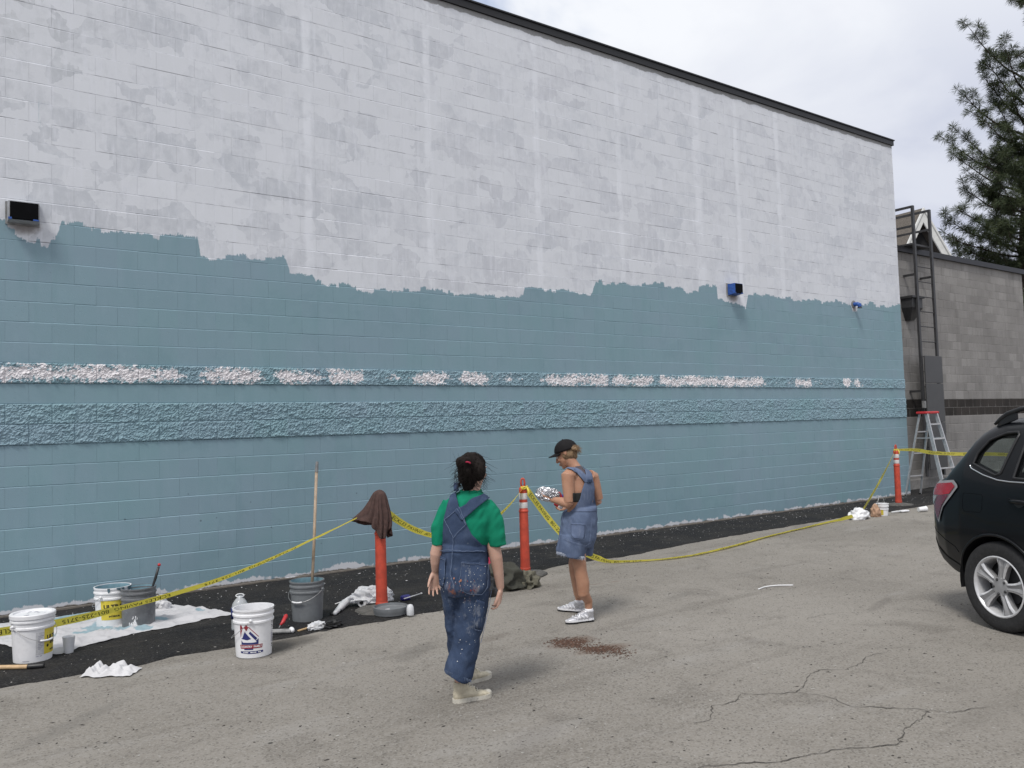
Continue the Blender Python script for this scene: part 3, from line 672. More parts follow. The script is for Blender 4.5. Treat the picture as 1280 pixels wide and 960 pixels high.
# ------------------------------------------------------------------ gable roof behind the grey building
M['shingle'] = plain('brown grey shingle', (0.115, 0.10, 0.085), 0.9, 0.35, 30)
M['trim'] = plain('white painted trim', (0.62, 0.62, 0.60), 0.6, 0.06, 10)
M['dark_in'] = plain('dark gable recess', (0.012, 0.012, 0.013), 0.8, 0.2, 4)
def atd(px, py, d): return CAM + ray(px, py)*d
gh = thing('gable_roof_house', 'house with white trimmed gable and shingled roof showing above the grey block wall', 'house', (0, 0, 0))
gx = Vector((0.80, -0.60, 0)); gy = Vector((-0.62, 0.785, 0)); gx = H_R.copy(); gy = (H_F*0.86-H_R*0.5).normalized()
AP = atd(1152.5, 261.5, 29.0); zE = atd(1186, 324, 29.0).z - 0.6
halfw = 1.0; slope = None
rp = atd(1186, 323, 29.0); dxr = (rp-AP).dot(gx); dzr = AP.z-rp.z; sl = dzr/dxr
gh.location = (AP.x, AP.y, 0)
oG = Vector((AP.x, AP.y, 0)); LWD = dxr*1.55; LEN = 6.0
def gpt(u, v, w): return gx*u+gy*v+Vector((0, 0, w))       # local: along gable, along ridge, up
za = AP.z; zl = za-LWD*sl
mb = MB(); mb.prism([gpt(-LWD+0.2, 0.35, 2.5), gpt(LWD-0.2, 0.35, 2.5), gpt(LWD-0.2, 0.35, zl+0.1), gpt(0, 0.35, za-0.2), gpt(-LWD+0.2, 0.35, zl+0.1)], gy*LEN); mb.build('gable_wall', M['dark_in'], gh)
for s in (-1, 1):
    rows = 16
    for r in range(rows):
        u0, u1 = r/rows, (r+1)/rows+0.012
        mb = MB()
        P0 = gpt(s*LWD*u0, 0.0, za-LWD*sl*u0+0.02+0.012); P1 = gpt(s*LWD*u1, 0.0, za-LWD*sl*u1+0.035)
        mb.prism([P0, P1, P1-Vector((0, 0, 0.03)), P0-Vector((0, 0, 0.03))], gy*LEN); mb.build('shingle_course', M['shingle'], gh)
    mb = MB(); A_, B_ = gpt(0, -0.03, za), gpt(s*LWD, -0.03, zl)
    mb.prism([A_, B_, B_-Vector((0, 0, 0.42)), A_-Vector((0, 0, 0.46))], gy*0.04); mb.build('barge_board', M['trim'], gh)
    mb = MB(); mb.prism([A_+Vector((0, 0, .05)), B_+Vector((0, 0, .05)), B_-Vector((0, 0, .06)), A_-Vector((0, 0, .06))], gy*-0.05); mb.build('roof_edge', M['trim'], gh)
mb = MB(); mb.prism([gpt(-LWD*0.75, 0.30, zl+0.2), gpt(-0.05, 0.30, zl+0.2), gpt(-0.18, 0.30, zl+1.0), gpt(-LWD*0.42, 0.30, zl+1.35)], gy*0.04); mb.build('soffit_panel', M['trim'], gh)

# ------------------------------------------------------------------ aluminium step ladder
M['alu'] = plain('brushed aluminium', (0.52, 0.52, 0.53), 0.42, 0.12, 20, metal=0.65)
M['red_plastic'] = plain('red plastic', (0.45, 0.025, 0.03), 0.45, 0.15, 14)
sl_ = thing('step_ladder', 'open aluminium step ladder with a red top cap, at the wall corner', 'step ladder', (17.2, 9.0, 0)); oS = Vector((17.2, 9.0, 0))
wv = (H_R*0.87+H_F*0.49).normalized(); sv = (H_R*0.49-H_F*0.87).normalized()
TC = atd(1159.5, 517, (gp(1160, 621)-CAM).dot(AX_F)+0.1); TC = Vector((TC.x, TC.y, 1.74))
def lp_(s, w, z): return Vector((TC.x, TC.y, 0))+sv*s+wv*w+Vector((0, 0, z))-oS
mb = MB(); rotm = Matrix((sv, wv, Vector((0, 0, 1)))).transposed()
mb.bevbox(lp_(0, 0, 1.745), (0.24, 0.44, 0.05), 0.012, rotm); mb.build('top_cap', M['red_plastic'], sl_)
for w in (-1, 1):
    mb = MB(); mb.bar(lp_(0.08, w*0.16, 1.72), lp_(0.47, w*0.26, 0.02), 0.028, 0.07, up=sv); mb.build('front_rail', M['alu'], sl_)
    mb = MB(); mb.bar(lp_(-0.08, w*0.15, 1.72), lp_(-0.44, w*0.25, 0.02), 0.022, 0.04, up=sv); mb.build('rear_rail', M['alu'], sl_)
    mb = MB(); mb.box(lp_(0.475, w*0.26, 0.022), (0.09, 0.05, 0.04), rotm); mb.box(lp_(-0.445, w*0.25, 0.022), (0.05, 0.04, 0.04), rotm); mb.build('foot', M['black'], sl_)
    mb = MB(); mb.bar(lp_(0.20, w*0.175, 1.22), lp_(-0.17, w*0.165, 1.22), 0.012, 0.02); mb.build('spreader', M['alu'], sl_)
for i in range(5):
    z = 0.30+0.30*i; k = (1.72-z)/1.70
    mb = MB(); mb.bevbox(lp_(0.08+0.39*k-0.01, 0, z), (0.085, 2*(0.16+0.10*k)-0.02, 0.03), 0.005, rotm); mb.build('step', M['alu'], sl_)
for z in (0.42, 0.9, 1.35):
    k = (1.72-z)/1.70; mb = MB(); mb.bar(lp_(-0.08-0.36*k, -(0.15+0.10*k), z), lp_(-0.08-0.36*k, 0.15+0.10*k, z), 0.02, 0.025); mb.build('rear_brace', M['alu'], sl_)

# ================================================================== BOLLARDS
M['orange'] = plain('sun faded orange plastic', (0.46, 0.058, 0.030), 0.55, 0.16, 8, dirt=((0.22, 0.05, 0.03), 0.35))
M['reflect'] = plain('scuffed white reflective band', (0.62, 0.60, 0.60), 0.5, 0.1, 30, dirt=((0.30, 0.28, 0.27), 0.4))
M['rubber'] = plain('dusty black rubber', (0.085, 0.082, 0.076), 0.85, 0.3, 20, dirt=((0.15, 0.14, 0.13), 0.7), bump=0.3)
BR = 0.05
def bollard_parts(root, bare=True):
    b = MB(); b.lathe([(0.0, 0.0), (0.245, 0.0), (0.255, 0.012), (0.245, 0.03), (0.13, 0.045), (0.075, 0.055), (0.0, 0.055)], 8); b.build('rubber_base', M['rubber'], root)
    b = MB(); b.lathe([(0.058, 0.05), (0.060, 0.085), (0.0555, 0.09), (0.0525, 0.30), (0.051, 0.70), (0.050, 0.715), (0.056, 0.72), (0.056, 0.735), (0.049, 0.742), (0.047, 0.76), (0.047, 0.965), (0.045, 0.99), (0.030, 1.01), (0.022, 1.018), (0.0, 1.02)], 28)
    b.build('tube', M['orange'], root, smooth=True, angle=40)
    for z0, z1 in ((0.765, 0.830), (0.865, 0.935)):
        b = MB(); b.lathe([(0.0478, z0), (0.0486, z0+0.004), (0.0486, z1-0.004), (0.0478, z1)], 28, closed=False); b.build('reflective_band', M['reflect'], root, smooth=True, angle=40)
    b = MB(); b.tube([(-0.018, 0, 1.01), (-0.021, 0, 1.05), (-0.017, 0, 1.085), (-0.006, 0, 1.10), (0.006, 0, 1.10), (0.017, 0, 1.085), (0.021, 0, 1.05), (0.018, 0, 1.01)], 0.0105, 8); b.build('handle', M['orange'], root, smooth=True)
BA, BB, BC = gp(477.5, 764), gp(657, 719), gp(1123.5, 632)
GRP = 'orange tape bollards along the wall'
r0 = thing('bollard', 'orange bollard hidden at the top under a brown cloth', 'bollard', BA, 0.3, GRP); bollard_parts(r0)
def copy_tree(root, loc, rz, label, group=None):
    r = root.copy(); COL.objects.link(r); r.location = loc; r.rotation_euler = (0, 0, rz); r['label'] = label
    if group: r['group'] = group
    for ch in list(root.children):
        c = ch.copy(); COL.objects.link(c); c.parent = r
        for g in ch.children: d = g.copy(); COL.objects.link(d); d.parent = c
    return r
rB = copy_tree(r0, BB, -YAW, 'orange bollard with white bands between the two people, clothes at its base')
rC = copy_tree(r0, BC, -YAW+0.5, 'orange bollard with white bands in front of the step ladder')
rC.scale = (1.04, 1.04, 1.04)
# ------------------------------------------------------------------ cloth over the first bollard
M['brown_cloth'] = plain('brown cotton cloth', (0.062, 0.034, 0.029), 0.9, 0.22, 30, bump=0.25, bscale=300)
NU, NV = 96, 34; mb = MB(); wl = math.atan2(-H_R.y, -H_R.x)      # the wing hangs to image left
def cloth(u, v):
    th = u*2*math.pi; rel = math.atan2(math.sin(th-wl), math.cos(th-wl))
    wing = math.exp(-(rel/0.55)**2); right = math.exp(-((abs(rel)-2.2)/0.9)**2)
    length = 0.36+0.05*math.sin(3*th+1)+0.05*right-0.07*wing+0.02*noise.noise((math.cos(th)*2, math.sin(th)*2, 7))
    t = v
    base = 0.038*min(1, t*9)**0.5+0.024*t**0.7
    fold = (0.040*math.sin(6*th+1.6*noise.noise((t*2.5, 3, 1))+1.2*t)+0.016*math.sin(13*th+2))*max(0, t-0.10)**0.7
    r = base+abs(fold)*0.9+0.018*t+wing*(0.155*t**1.35)+0.035*right*t*(1-t)*2
    z = 1.135-length*t*(0.35+0.65*min(1, t*3)**0.6)+0.05*wing*t*t
    return Vector((r*math.cos(th), r*math.sin(th), z))
mb.grid(cloth, NU, NV)
cl_o = mb.build('cloth', M['brown_cloth'], smooth=True); cl_o.location = BA
baked(cl_o, [('SOLIDIFY', dict(thickness=0.004, offset=1))]); tag(cl_o, 'brown cloth draped over the top of the nearest orange bollard', 'cloth')

# ================================================================== CAUTION TAPE
def _tape():
    m, t, b = newmat('yellow barrier tape'); p = t.node('ShaderNodeTexCoord').outputs['Object']
    setin(t, b, 'Base Color', t.mix(t.noise(p, 6, 4), (0.88, 0.76, 0.10), (0.93, 0.83, 0.17))); setin(t, b, 'Roughness', 0.35)
    tr = t.node('ShaderNodeBsdfTranslucent', {'Color': (0.92, 0.80, 0.12, 1)}); mx = t.node('ShaderNodeMixShader', {0: 0.4}); t.l.new(b.outputs[0], mx.inputs[1]); t.l.new(tr.outputs[0], mx.inputs[2])
    t.l.new(mx.outputs[0], [n for n in t.n if n.type == 'OUTPUT_MATERIAL'][0].inputs[0]); return m
M['tape_yellow'] = _tape()
M['tape_ink'] = plain('black tape print', (0.015, 0.014, 0.012), 0.5, 0.1, 10)
GT = 'yellow barrier tape along the wall'
def spline(P, n):
    P = [Vector(p) for p in P]; P = [P[0]*2-P[1]]+P+[P[-1]*2-P[-2]]; out = []
    m = len(P)-3
    for i in range(n+1):
        s = min(i/n*m, m-1e-6); k = int(s); u = s-k; a, b_, c, d = P[k:k+4]
        out.append(0.5*((2*b_)+(c-a)*u+(2*a-5*b_+4*c-d)*u*u+(3*b_-a-3*c+d)*u**3))
    return out
def tape(label, P, twist, width=0.075, text=True, flip=False, n=120, seed=1):
    """twist: list of (t, angle) - 0 = face vertical, pi/2 = lying flat"""
    path = spline(P, n); L = [0.0]
    for a, b_ in zip(path, path[1:]): L.append(L[-1]+(b_-a).length)
    tot = L[-1]
    def frame(s):
        s = max(0, min(tot-1e-5, s)); i = int(np.searchsorted(L, s, 'right')-1); i = max(0, min(n-1, i)); u = (s-L[i])/max(1e-6, L[i+1]-L[i])
        p = path[i].lerp(path[i+1], u); t = (path[min(n, i+2)]-path[max(0, i-1)]).normalized(); f = s/tot
        ang = np.interp(f, [q[0] for q in twist], [q[1] for q in twist])
        side = t.cross(Vector((0, 0, 1))); side = side.normalized() if side.length > 1e-3 else Vector((0, 1, 0))
        up = side.cross(t); w = up*math.cos(ang)+side*math.sin(ang); nrm = t.cross(w)
        return p, t, w, nrm
    def pt(s, v, lift=0.0):
        p, t, w, nr = frame(s); ww = width*(1-0.25*abs(noise.noise((s*2.0, seed, 0))))
        cr = 0.006*noise.noise((s*7, v*2, seed))*(1-abs(v)*0.4)
        if nr.dot(CAM-p) < 0: nr = -nr
        q = p+w*(v*ww/2)+nr*(cr+lift)
        if q.z < 0.006+lift: q.z = 0.006+lift
        return q
    mb = MB(); mb.grid(lambda u, v: pt(u*tot, v*2-1), n*2, 4)
    o = mb.build('barrier_tape', M['tape_yellow'], smooth=True, clean=False); tag(o, label, 'barrier tape', GT)
    if text:
        tv, tf = text_geo('ECKLES PAVING  801-225-3715', 0.062); x0 = min(v.x for v in tv); x1 = max(v.x for v in tv); ln = x1-x0; mb = MB(); s0 = 0.12
        while s0+ln < tot:
            vs = []
            for v in tv:
                s = s0+(v.x-x0); vv = v.y/(width/2)
                if flip: s, vv = s0+ln-(v.x-x0), -vv
                vs.append(pt(s, vv*0.92, 0.0016))
            mb.add(vs, tf); s0 += ln+0.28
        if mb.v: mb.build('printed_lettering', M['tape_ink'], o, clean=False)['kind'] = 'stuff'
    return o
T1 = [Vector((-1.2, 8.1, 0.15))]+[wp(*q) for q in ((0, 790, 7.82), (70, 779, 7.72), (155, 759, 7.62), (250, 732.5, 7.5), (320, 706.5, 7.4), (387, 676, 7.3), (446, 647.5, 7.2))]
tape('long yellow barrier tape from the far left up to the bollard under the brown cloth', T1, [(0, 0.1), (0.45, 0.25), (0.6, 0.8), (0.8, 1.0), (1, 1.3)], flip=True, seed=2)
pB = BB+Vector((0, -0.02, 1.0)); pA2 = BA+Vector((0.06, 0.02, 0.93))
mid = [pA2.lerp(pB, k)+Vector((0, 0, -1.55*k*(1-k))) for k in (0.12, 0.25, 0.4, 0.55, 0.7, 0.85)]
tape('yellow barrier tape sagging behind the person in green, between two bollards', [pA2]+mid+[pB], [(0, 0.5), (0.25, 1.0), (0.5, 0.2), (1, 0.9)], seed=5)
T3 = [pB+Vector((0.01, -0.01, 0)), wp(676, 636, 7.80), wp(698, 663, 7.78), wp(722, 686, 7.76), gp(748, 698, 0.06), gp(775, 703, 0.012), gp(850, 697, .01), gp(905, 686, .01), gp(960, 671, .01), gp(1010, 659, .01), gp(1045, 651, .02), gp(1066, 645, .10)]
tape('yellow barrier tape dropping behind the person in the cap and trailing on the asphalt', T3, [(0, 0.3), (0.15, 0.1), (0.3, 1.0), (0.45, 0.75), (0.8, 0.9), (1, 0.6)], n=160, seed=9)
pC = BC+Vector((0, 0, 1.055))
bag_p = wp(1079, 637, 8.1)
tape('yellow barrier tape stretched from the white bag up to the far bollard', [bag_p, bag_p.lerp(pC, .33)+Vector((0, 0, -.03)), bag_p.lerp(pC, .66)+Vector((0, 0, -.03)), pC], [(0, 0.2), (0.5, 0.1), (1, 0.5)], n=60, seed=12)
T5 = [pC, wp(1145, 562.5, 8.65), wp(1166, 566, 8.6), wp(1198, 567.5, 8.5), Vector((19.0, 8.2, 0.80)), Vector((20.5, 7.7, 0.55)), Vector((21.6, 7.3, 0.05)), Vector((22.6, 7.0, 0.012))]
tape('yellow barrier tape running from the far bollard past the step ladder behind the car', T5, [(0, 1.1), (0.12, 0.6), (0.2, 0.2), (1, 0.4)], n=80, seed=15)
for (p, nm) in ((pB, 'second'), (pC, 'far')):
    mb = MB()
    for i in range(3):
        a = i*2.1; mb.tube([p+Vector((0.035*math.cos(a+k*0.9), 0.035*math.sin(a+k*0.9), 0.016*math.sin(k*1.7+i)-0.004)) for k in range(8)], [0.009]*8, 6)
    mb.tube([p+Vector((0.02, -0.035, 0)), p+Vector((0.03, -0.05, -0.05)), p+Vector((0.01, -0.055, -0.09))], [0.012, 0.014, 0.004], 6)
    tag(mb.build('tape_knot', M['tape_yellow'], smooth=True), f'knot of yellow tape round the neck of the {"bollard between the people" if nm == "second" else "bollard by the step ladder"}', 'tape knot')

# ================================================================== BUCKETS
M['w_plastic'] = plain('white bucket plastic', (0.74, 0.74, 0.755), 0.42, 0.03, 12, dirt=((0.45, 0.46, 0.47), 0.25))
M['g_plastic'] = plain('grey bucket plastic', (0.155, 0.165, 0.175), 0.5, 0.08, 12, dirt=((0.10, 0.105, 0.11), 0.4))
M['g_metal'] = plain('grey paint stained bucket', (0.13, 0.135, 0.145), 0.45, 0.12, 14, dirt=((0.22, 0.24, 0.25), 0.5))
M['blue_paint'] = plain('wet blue paint', (0.20, 0.33, 0.39), 0.3, 0.12, 16)
M['blue_paint_dk'] = plain('dried blue paint streaks', (0.07, 0.12, 0.15), 0.5, 0.2, 30)
M['wire'] = plain('bail wire', (0.45, 0.45, 0.45), 0.4, 0.1, 30, metal=0.7)
M['label_yellow'] = plain('yellow paper label', (0.62, 0.50, 0.05), 0.5, 0.12, 9, dirt=((0.70, 0.62, 0.25), 0.6))
M['label_grey'] = plain('grey printed panel', (0.52, 0.52, 0.53), 0.6, 0.1, 60)
M['ink'] = plain('black print', (0.02, 0.018, 0.016), 0.5, 0.1, 20)
M['logo_red'] = plain('dark red print', (0.26, 0.025, 0.035), 0.5, 0.1, 20)
M['logo_blue'] = plain('navy print', (0.018, 0.025, 0.13), 0.5, 0.1, 20)
M['logo_grey'] = plain('grey violet print', (0.20, 0.20, 0.27), 0.6, 0.2, 80)
def bucket(name, label, loc, mat, lid=False, inside=None, level=0.0, R1=0.150, R0=0.132, H=0.365, group=None):
    t = thing(name, label, 'bucket', loc, 0, group)
    rz = lambda z: R0+(R1-R0)*z/H
    b = MB(); w = 0.004
    prof = [(0.0, 0.0), (R0-0.006, 0.0), (R0, 0.006)]+[(rz(z), z) for z in (0.08, 0.16, H-0.115)]
    for zc in (H-0.105, H-0.055):
        prof += [(rz(zc)+0.0005, zc), (rz(zc)+0.008, zc+0.003), (rz(zc)+0.008, zc+0.016), (rz(zc)+0.001, zc+0.021)]
    prof += [(R1-0.001, H-0.02), (R1+0.005, H-0.012), (R1+0.005, H), (R1-w, H), (R1-w-0.002, H-0.02), (rz(0.02)-w, 0.012), (0.0, 0.012)]
    b.lathe(prof, 44); b.build('shell', mat, t, smooth=True, angle=35)
    if lid:
        b = MB(); b.lathe([(0.0, H-0.004), (R1-0.02, H-0.004), (R1-0.016, H+0.008), (R1+0.006, H+0.008), (R1+0.010, H+0.002), (R1+0.009, H-0.024), (R1+0.006, H-0.026)][::-1], 44, closed=False); b.build('lid', mat, t, smooth=True, angle=35)
    if inside:
        b = MB(); b.lathe([(0.0, level), (rz(level)-0.0048, level)], 36); b.build('paint', inside, t, smooth=True)
        b = MB()       # coat clinging to the wall, ragged lower edge
        b.grid(lambda u, v: Vector(((rz(level+(H-0.003-level)*v)-0.0055)*math.cos(u*6.2832), (rz(level+(H-0.003-level)*v)-0.0055)*math.sin(u*6.2832), level+(H-0.003-level)*v*(1 if v < 0.99 else 1))), 44, 4); b.build('paint_coat', inside, t, smooth=True)
    t['_r0'] = R0; t['_r1'] = R1; t['_h'] = H
    return t
def strip_props(t):
    for k in ('_r0', '_r1', '_h'):
        if k in t: del t[k]
def wrap(t, name, polys, mat, az=0.0, lift=0.0009, sub=0.016, parent=None):
    """lay flat print (u to the viewer's right, v up) round a bucket; az turns it to the viewer's right"""
    R0, R1, H = t['_r0'], t['_r1'], t['_h']
    n = (CAM-t.location); n.z = 0; n.normalize(); rg = Vector((-n.y, n.x, 0))
    bm = bmesh.new()
    for vs, fs in polys:
        bv = [bm.verts.new((v[0], v[1], 0)) for v in vs]
        for f in fs:
            try: bm.faces.new([bv[i] for i in f])
            except ValueError: pass
    bmesh.ops.triangulate(bm, faces=list(bm.faces))
    for _ in range(4):
        lg = [e for e in bm.edges if abs(e.verts[0].co.x-e.verts[1].co.x) > sub]
        if not lg: break
        bmesh.ops.subdivide_edges(bm, edges=lg, cuts=1); bmesh.ops.triangulate(bm, faces=[f for f in bm.faces if len(f.verts) > 3])
    bm.verts.index_update(); mb = MB(); vs = []
    for v in bm.verts:
        z = v.co.y; R = R0+(R1-R0)*z/H+lift; ph = v.co.x/0.14+az
        vs.append((n*math.cos(ph)+rg*math.sin(ph))*R+Vector((0, 0, z)))
    mb.add(vs, [[v.index for v in f.verts] for f in bm.faces]); bm.free()
    o = mb.build(name, mat, parent or t, clean=False); o['kind'] = 'stuff'; return o
def poly(*p): return ([tuple(q) for q in p], [tuple(range(len(p)))])
def rect(u0, v0, u1, v1): return poly((u0, v0), (u1, v0), (u1, v1), (u0, v1))
def ptext(s, u, v, size, sx=1.0, bold=0.0, rot=0.0):
    vs, fs = text_geo(s, size, bold=bold); c, q = math.cos(rot), math.sin(rot)
    return ([(u+(p.x*sx)*c-p.y*q, v+(p.x*sx)*q+p.y*c) for p in vs], fs)
def bail(t, az, drop, mat=None, grip=True, right=0.0):
    """wire bail hanging down on the side the viewer sees at azimuth az"""
    R1, H = t['_r1'], t['_h']; n = (CAM-t.location); n.z = 0; n.normalize(); rg = Vector((-n.y, n.x, 0))
    c = n*math.cos(az)+rg*math.sin(az); e = Vector((-c.y, c.x, 0)); zp = H-0.075; pts = []
    for i in range(21):
        a = math.pi*i/20; s = math.cos(a); d = math.sin(a)
        pts.append(e*(s*(R1+0.014))+c*(d*(R1+0.012)*1.02)+Vector((0, 0, zp-drop*d)))
    b = MB(); b.tube(pts, 0.0022, 6); b.build('bail', M['wire'], t, smooth=True)
    if grip:
        b = MB(); b.tube(pts[8:13], 0.008, 8); b.build('grip', M['w_plastic'], t, smooth=True)
    for s in (0, -1):
        b = MB(); b.ball(pts[s], 0.013, 10, 6); b.build('bail_ear', mat or M['w_plastic'], t, smooth=True)
# 1 closed white bucket, far left
k1 = bucket('paint_bucket', 'closed white paint bucket with a yellow label at the far left', gp(41, 826), M['w_plastic'], lid=True)
wrap(k1, 'label', [rect(-0.015, 0.065, 0.045, 0.235)], M['label_grey'], 0.25)
wrap(k1, 'label', [rect(0.045, 0.065, 0.20, 0.255)], M['label_yellow'], 0.25, 0.0012)
wrap(k1, 'printed_lettering', [ptext('ULTRA', 0.135, 0.185, 0.045, 1, 0.002), ptext('SPEC', 0.135, 0.145, 0.035, 1, 0.002), ptext('INTERIOR', 0.135, 0.088, 0.016, 1, 0.001)], M['ink'], 0.25, 0.0018)
wrap(k1, 'printed_seal', [poly(*[(0.075+0.010*math.cos(a), 0.125+0.012*math.sin(a)) for a in np.linspace(0, 6.2, 12)])], M['ink'], 0.25, 0.0018)
wrap(k1, 'printed_lettering', [rect(0.0, 0.205-0.012*i, 0.04-0.01*(i % 3), 0.208-0.012*i) for i in range(9)]+[rect(-0.015, 0.054, 0.005, 0.058), rect(0.012, 0.054, 0.03, 0.058), rect(-0.11, 0.028, -0.06, 0.031)], M['logo_grey'], 0.25, 0.0018)
bail(k1, 0.62, 0.12)
mb = MB()
for (x, y, a, s) in ((-0.05, -0.05, 0.3, 0.03), (0.04, 0.0, 0.8, 0.018), (0.03, 0.05, 0, 0.022), (-0.01, 0.08, 0.4, 0.02), (-0.03, 0.03, 1, 0.012), (0.08, -0.03, 2, 0.012)):
    mb.add([(x+s*math.cos(q)*(1 if i % 2 else .7), y+0.45*s*math.sin(q+a), 0.3622) for i, q in enumerate(np.linspace(0, 5.6, 9))], [tuple(range(9))])
mb.build('paint_smudge', M['logo_grey'], k1, clean=False)
# 2 open white bucket by the wall
k2 = bucket('paint_bucket', 'open white bucket with yellow label and blue paint inside, by the wall', gp(141, 783), M['w_plastic'], inside=M['blue_paint'], level=0.12, R1=0.152)
wrap(k2, 'label', [rect(-0.115, 0.085, 0.085, 0.255)], M['label_yellow'], 0.10, 0.0012)
wrap(k2, 'printed_lettering', [ptext('ULTRA', -0.01, 0.20, 0.047, 1.1, 0.0022), ptext('SPEC', -0.005, 0.163, 0.032, 1.2, 0.002), ptext('INTERIOR', 0.0, 0.115, 0.02, 1, 0.001)], M['ink'], 0.10, 0.002)
mb = MB()
for i in range(14):
    a = random.uniform(0, 6.28); w = random.uniform(0.015, 0.06); h_ = random.uniform(0.01, 0.05)
    mb.grid(lambda u, v: Vector(((0.158)*math.cos(a+(u-.5)*w/0.15), (0.158)*math.sin(a+(u-.5)*w/0.15), 0.364-h_*v*(0.5+0.5*math.sin(u*3.1)))), 5, 2)
mb.build('paint_drips', M['blue_paint_dk'], k2, clean=False)
bail(k2, -2.2, 0.11, grip=False)
# 3 grey mixing bucket with brush
k3 = bucket('paint_bucket', 'stained grey bucket on the drop cloth with a red tipped brush leaning out', gp(173.5, 784), M['g_metal'], inside=M['blue_paint'], level=0.16, R1=0.144, R0=0.136, H=0.36)
mb = MB()
for i in range(26):
    a = random.gauss(0, 1); az_ = -0.35+0.25*random.gauss(0, .6); n = (CAM-k3.location); n.z = 0; n.normalize(); rg = Vector((-n.y, n.x, 0))
    z0 = random.uniform(0.05, 0.13); R = 0.1405; w = random.uniform(0.002, 0.006); L_ = random.uniform(0.008, 0.04)
    mb.add([(n*math.cos(az_+s*w/R)+rg*math.sin(az_+s*w/R))*R+Vector((0, 0, z)) for s, z in ((-1, z0), (1, z0), (.6, z0-L_), (-.6, z0-L_))], [(0, 1, 2, 3)])
mb.build('white_paint_drips', M['w_plastic'], k3, clean=False)
M['bristle'] = plain('dark brush handle', (0.02, 0.02, 0.022), 0.45, 0.2, 20)
br = thing('paint_brush', 'black handled brush with a red tip standing in the stained grey bucket', 'paint brush', (0, 0, 0))
p0 = wp(189, 739, k3.location.y-0.02); p1 = wp(194.5, 722, k3.location.y-0.02); p2 = wp(199, 706, k3.location.y-0.03)
br.location = p0; dd = Vector((0, 0, 0))
mb = MB(); mb.tube([Vector((0, 0, -0.12)), Vector(), (p1-p0)*0.5, p1-p0, (p2-p0)*0.92], [0.02, 0.012, 0.010, 0.013, 0.011], 10); mb.build('handle', M['bristle'], br, smooth=True)
mb = MB(); mb.ball(p2-p0, 0.015, 10, 6); mb.build('tip', M['red_plastic'], br, smooth=True)
# 4 white bucket with the mountain print
k4 = bucket('bucket', 'open white bucket with a red and blue mountain logo at the strip edge', gp(317.5, 818), M['w_plastic'], R1=0.150)
UL = -0.036
wrap(k4, 'mountain_print', [poly((-0.103, 0.16), (-0.105, 0.245), (-0.097, 0.262), (-0.082, 0.235), (-0.071, 0.236), (-0.055, 0.262), (-0.038, 0.238), (-0.053, 0.21), (-0.071, 0.233), (-0.086, 0.225), (-0.099, 0.175)), poly((-0.038, 0.238), (0.036, 0.160), (0.036, 0.167), (-0.036, 0.244))], M['logo_red'], 0)
wrap(k4, 'mountain_print', [poly((-0.098, 0.152), (-0.088, 0.158), (-0.066, 0.205), (-0.02, 0.150), (-0.05, 0.142)), poly((-0.036, 0.192), (-0.026, 0.208), (0.026, 0.152), (0.012, 0.138)), poly((-0.098, 0.108), (0.034, 0.108), (0.036, 0.150), (0.015, 0.136), (0.02, 0.124), (-0.01, 0.122), (-0.085, 0.124), (-0.097, 0.142)), rect(-0.075, 0.068, -0.005, 0.078), poly((-0.108, 0.044), (-0.04, 0.038), (0.03, 0.038), (0.072, 0.044), (0.072, 0.058), (-0.108, 0.058))], M['logo_blue'], 0)
wrap(k4, 'printed_banner', [poly((-0.112, 0.106), (0.068, 0.106), (0.062, 0.078), (-0.106, 0.078))], M['logo_red'], 0, 0.0014)
wrap(k4, 'printed_lettering', [ptext('COUNTRY  FAMILY', -0.022, 0.092, 0.020, 0.95, 0.0006)]+[rect(-0.085+0.0115*i, 0.045, -0.078+0.0115*i+0.002*(i % 3), 0.0525) for i in range(12) if i not in (4, 9)], M['w_plastic'], 0, 0.0022)
pr = [rect(0.155, 0.238, 0.185, 0.262), rect(0.155, 0.205, 0.185, 0.232)]
wrap(k4, 'printed_panel', [rect(0.158, 0.225+0.016*i-0.05, 0.186, 0.228+0.016*i-0.05) for i in range(0, 6)]+[rect(0.158, 0.10+0.0065*i, 0.186-0.004*(i % 2), 0.1035+0.0065*i) for i in range(11)], M['logo_grey'], 0)
wrap(k4, 'printed_panel', [poly((0.158, 0.262), (0.172, 0.238), (0.186, 0.262)), poly((0.158, 0.235), (0.186, 0.212), (0.184, 0.206), (0.158, 0.229)), rect(0.168, 0.062, 0.184, 0.070), rect(0.168, 0.075, 0.184, 0.088)], M['ink'], 0)
bail(k4, -1.7, 0.15, grip=False)
# 5 grey bucket holding the long pole
k5 = bucket('paint_bucket', 'grey plastic bucket rimmed with blue paint holding a tall wooden pole', gp(384.5, 775.5), M['g_plastic'], inside=M['blue_paint'], level=0.22)
bail(k5, -0.6, 0.10, mat=M['g_plastic'])
M['wood'] = plain('weathered wooden pole', (0.36, 0.27, 0.19), 0.7, 0.18, 25, dirt=((0.30, 0.30, 0.29), 0.6))
pole = thing('extension_pole', 'tall wooden pole with a metal end standing in a grey bucket', 'pole', k5.location)
q0 = Vector((0.03, 0.0, 0.03)); q1 = wp(395.5, 590, k5.location.y+0.06)-k5.location; q2 = wp(396.5, 577, k5.location.y+0.065)-k5.location
mb = MB(); mb.tube([q0, q0.lerp(q1, .5)+Vector((0.004, 0, 0)), q1], [0.0135, 0.0135, 0.0135], 12); mb.build('shaft', M['wood'], pole, smooth=True)
mb = MB(); mb.tube([q1, q1.lerp(q2, .3), q2], [0.017, 0.0165, 0.012], 12); mb.build('ferrule', M['grey_metal'], pole, smooth=True, angle=40)
for k in (k1, k2, k3, k4, k5): strip_props(k)

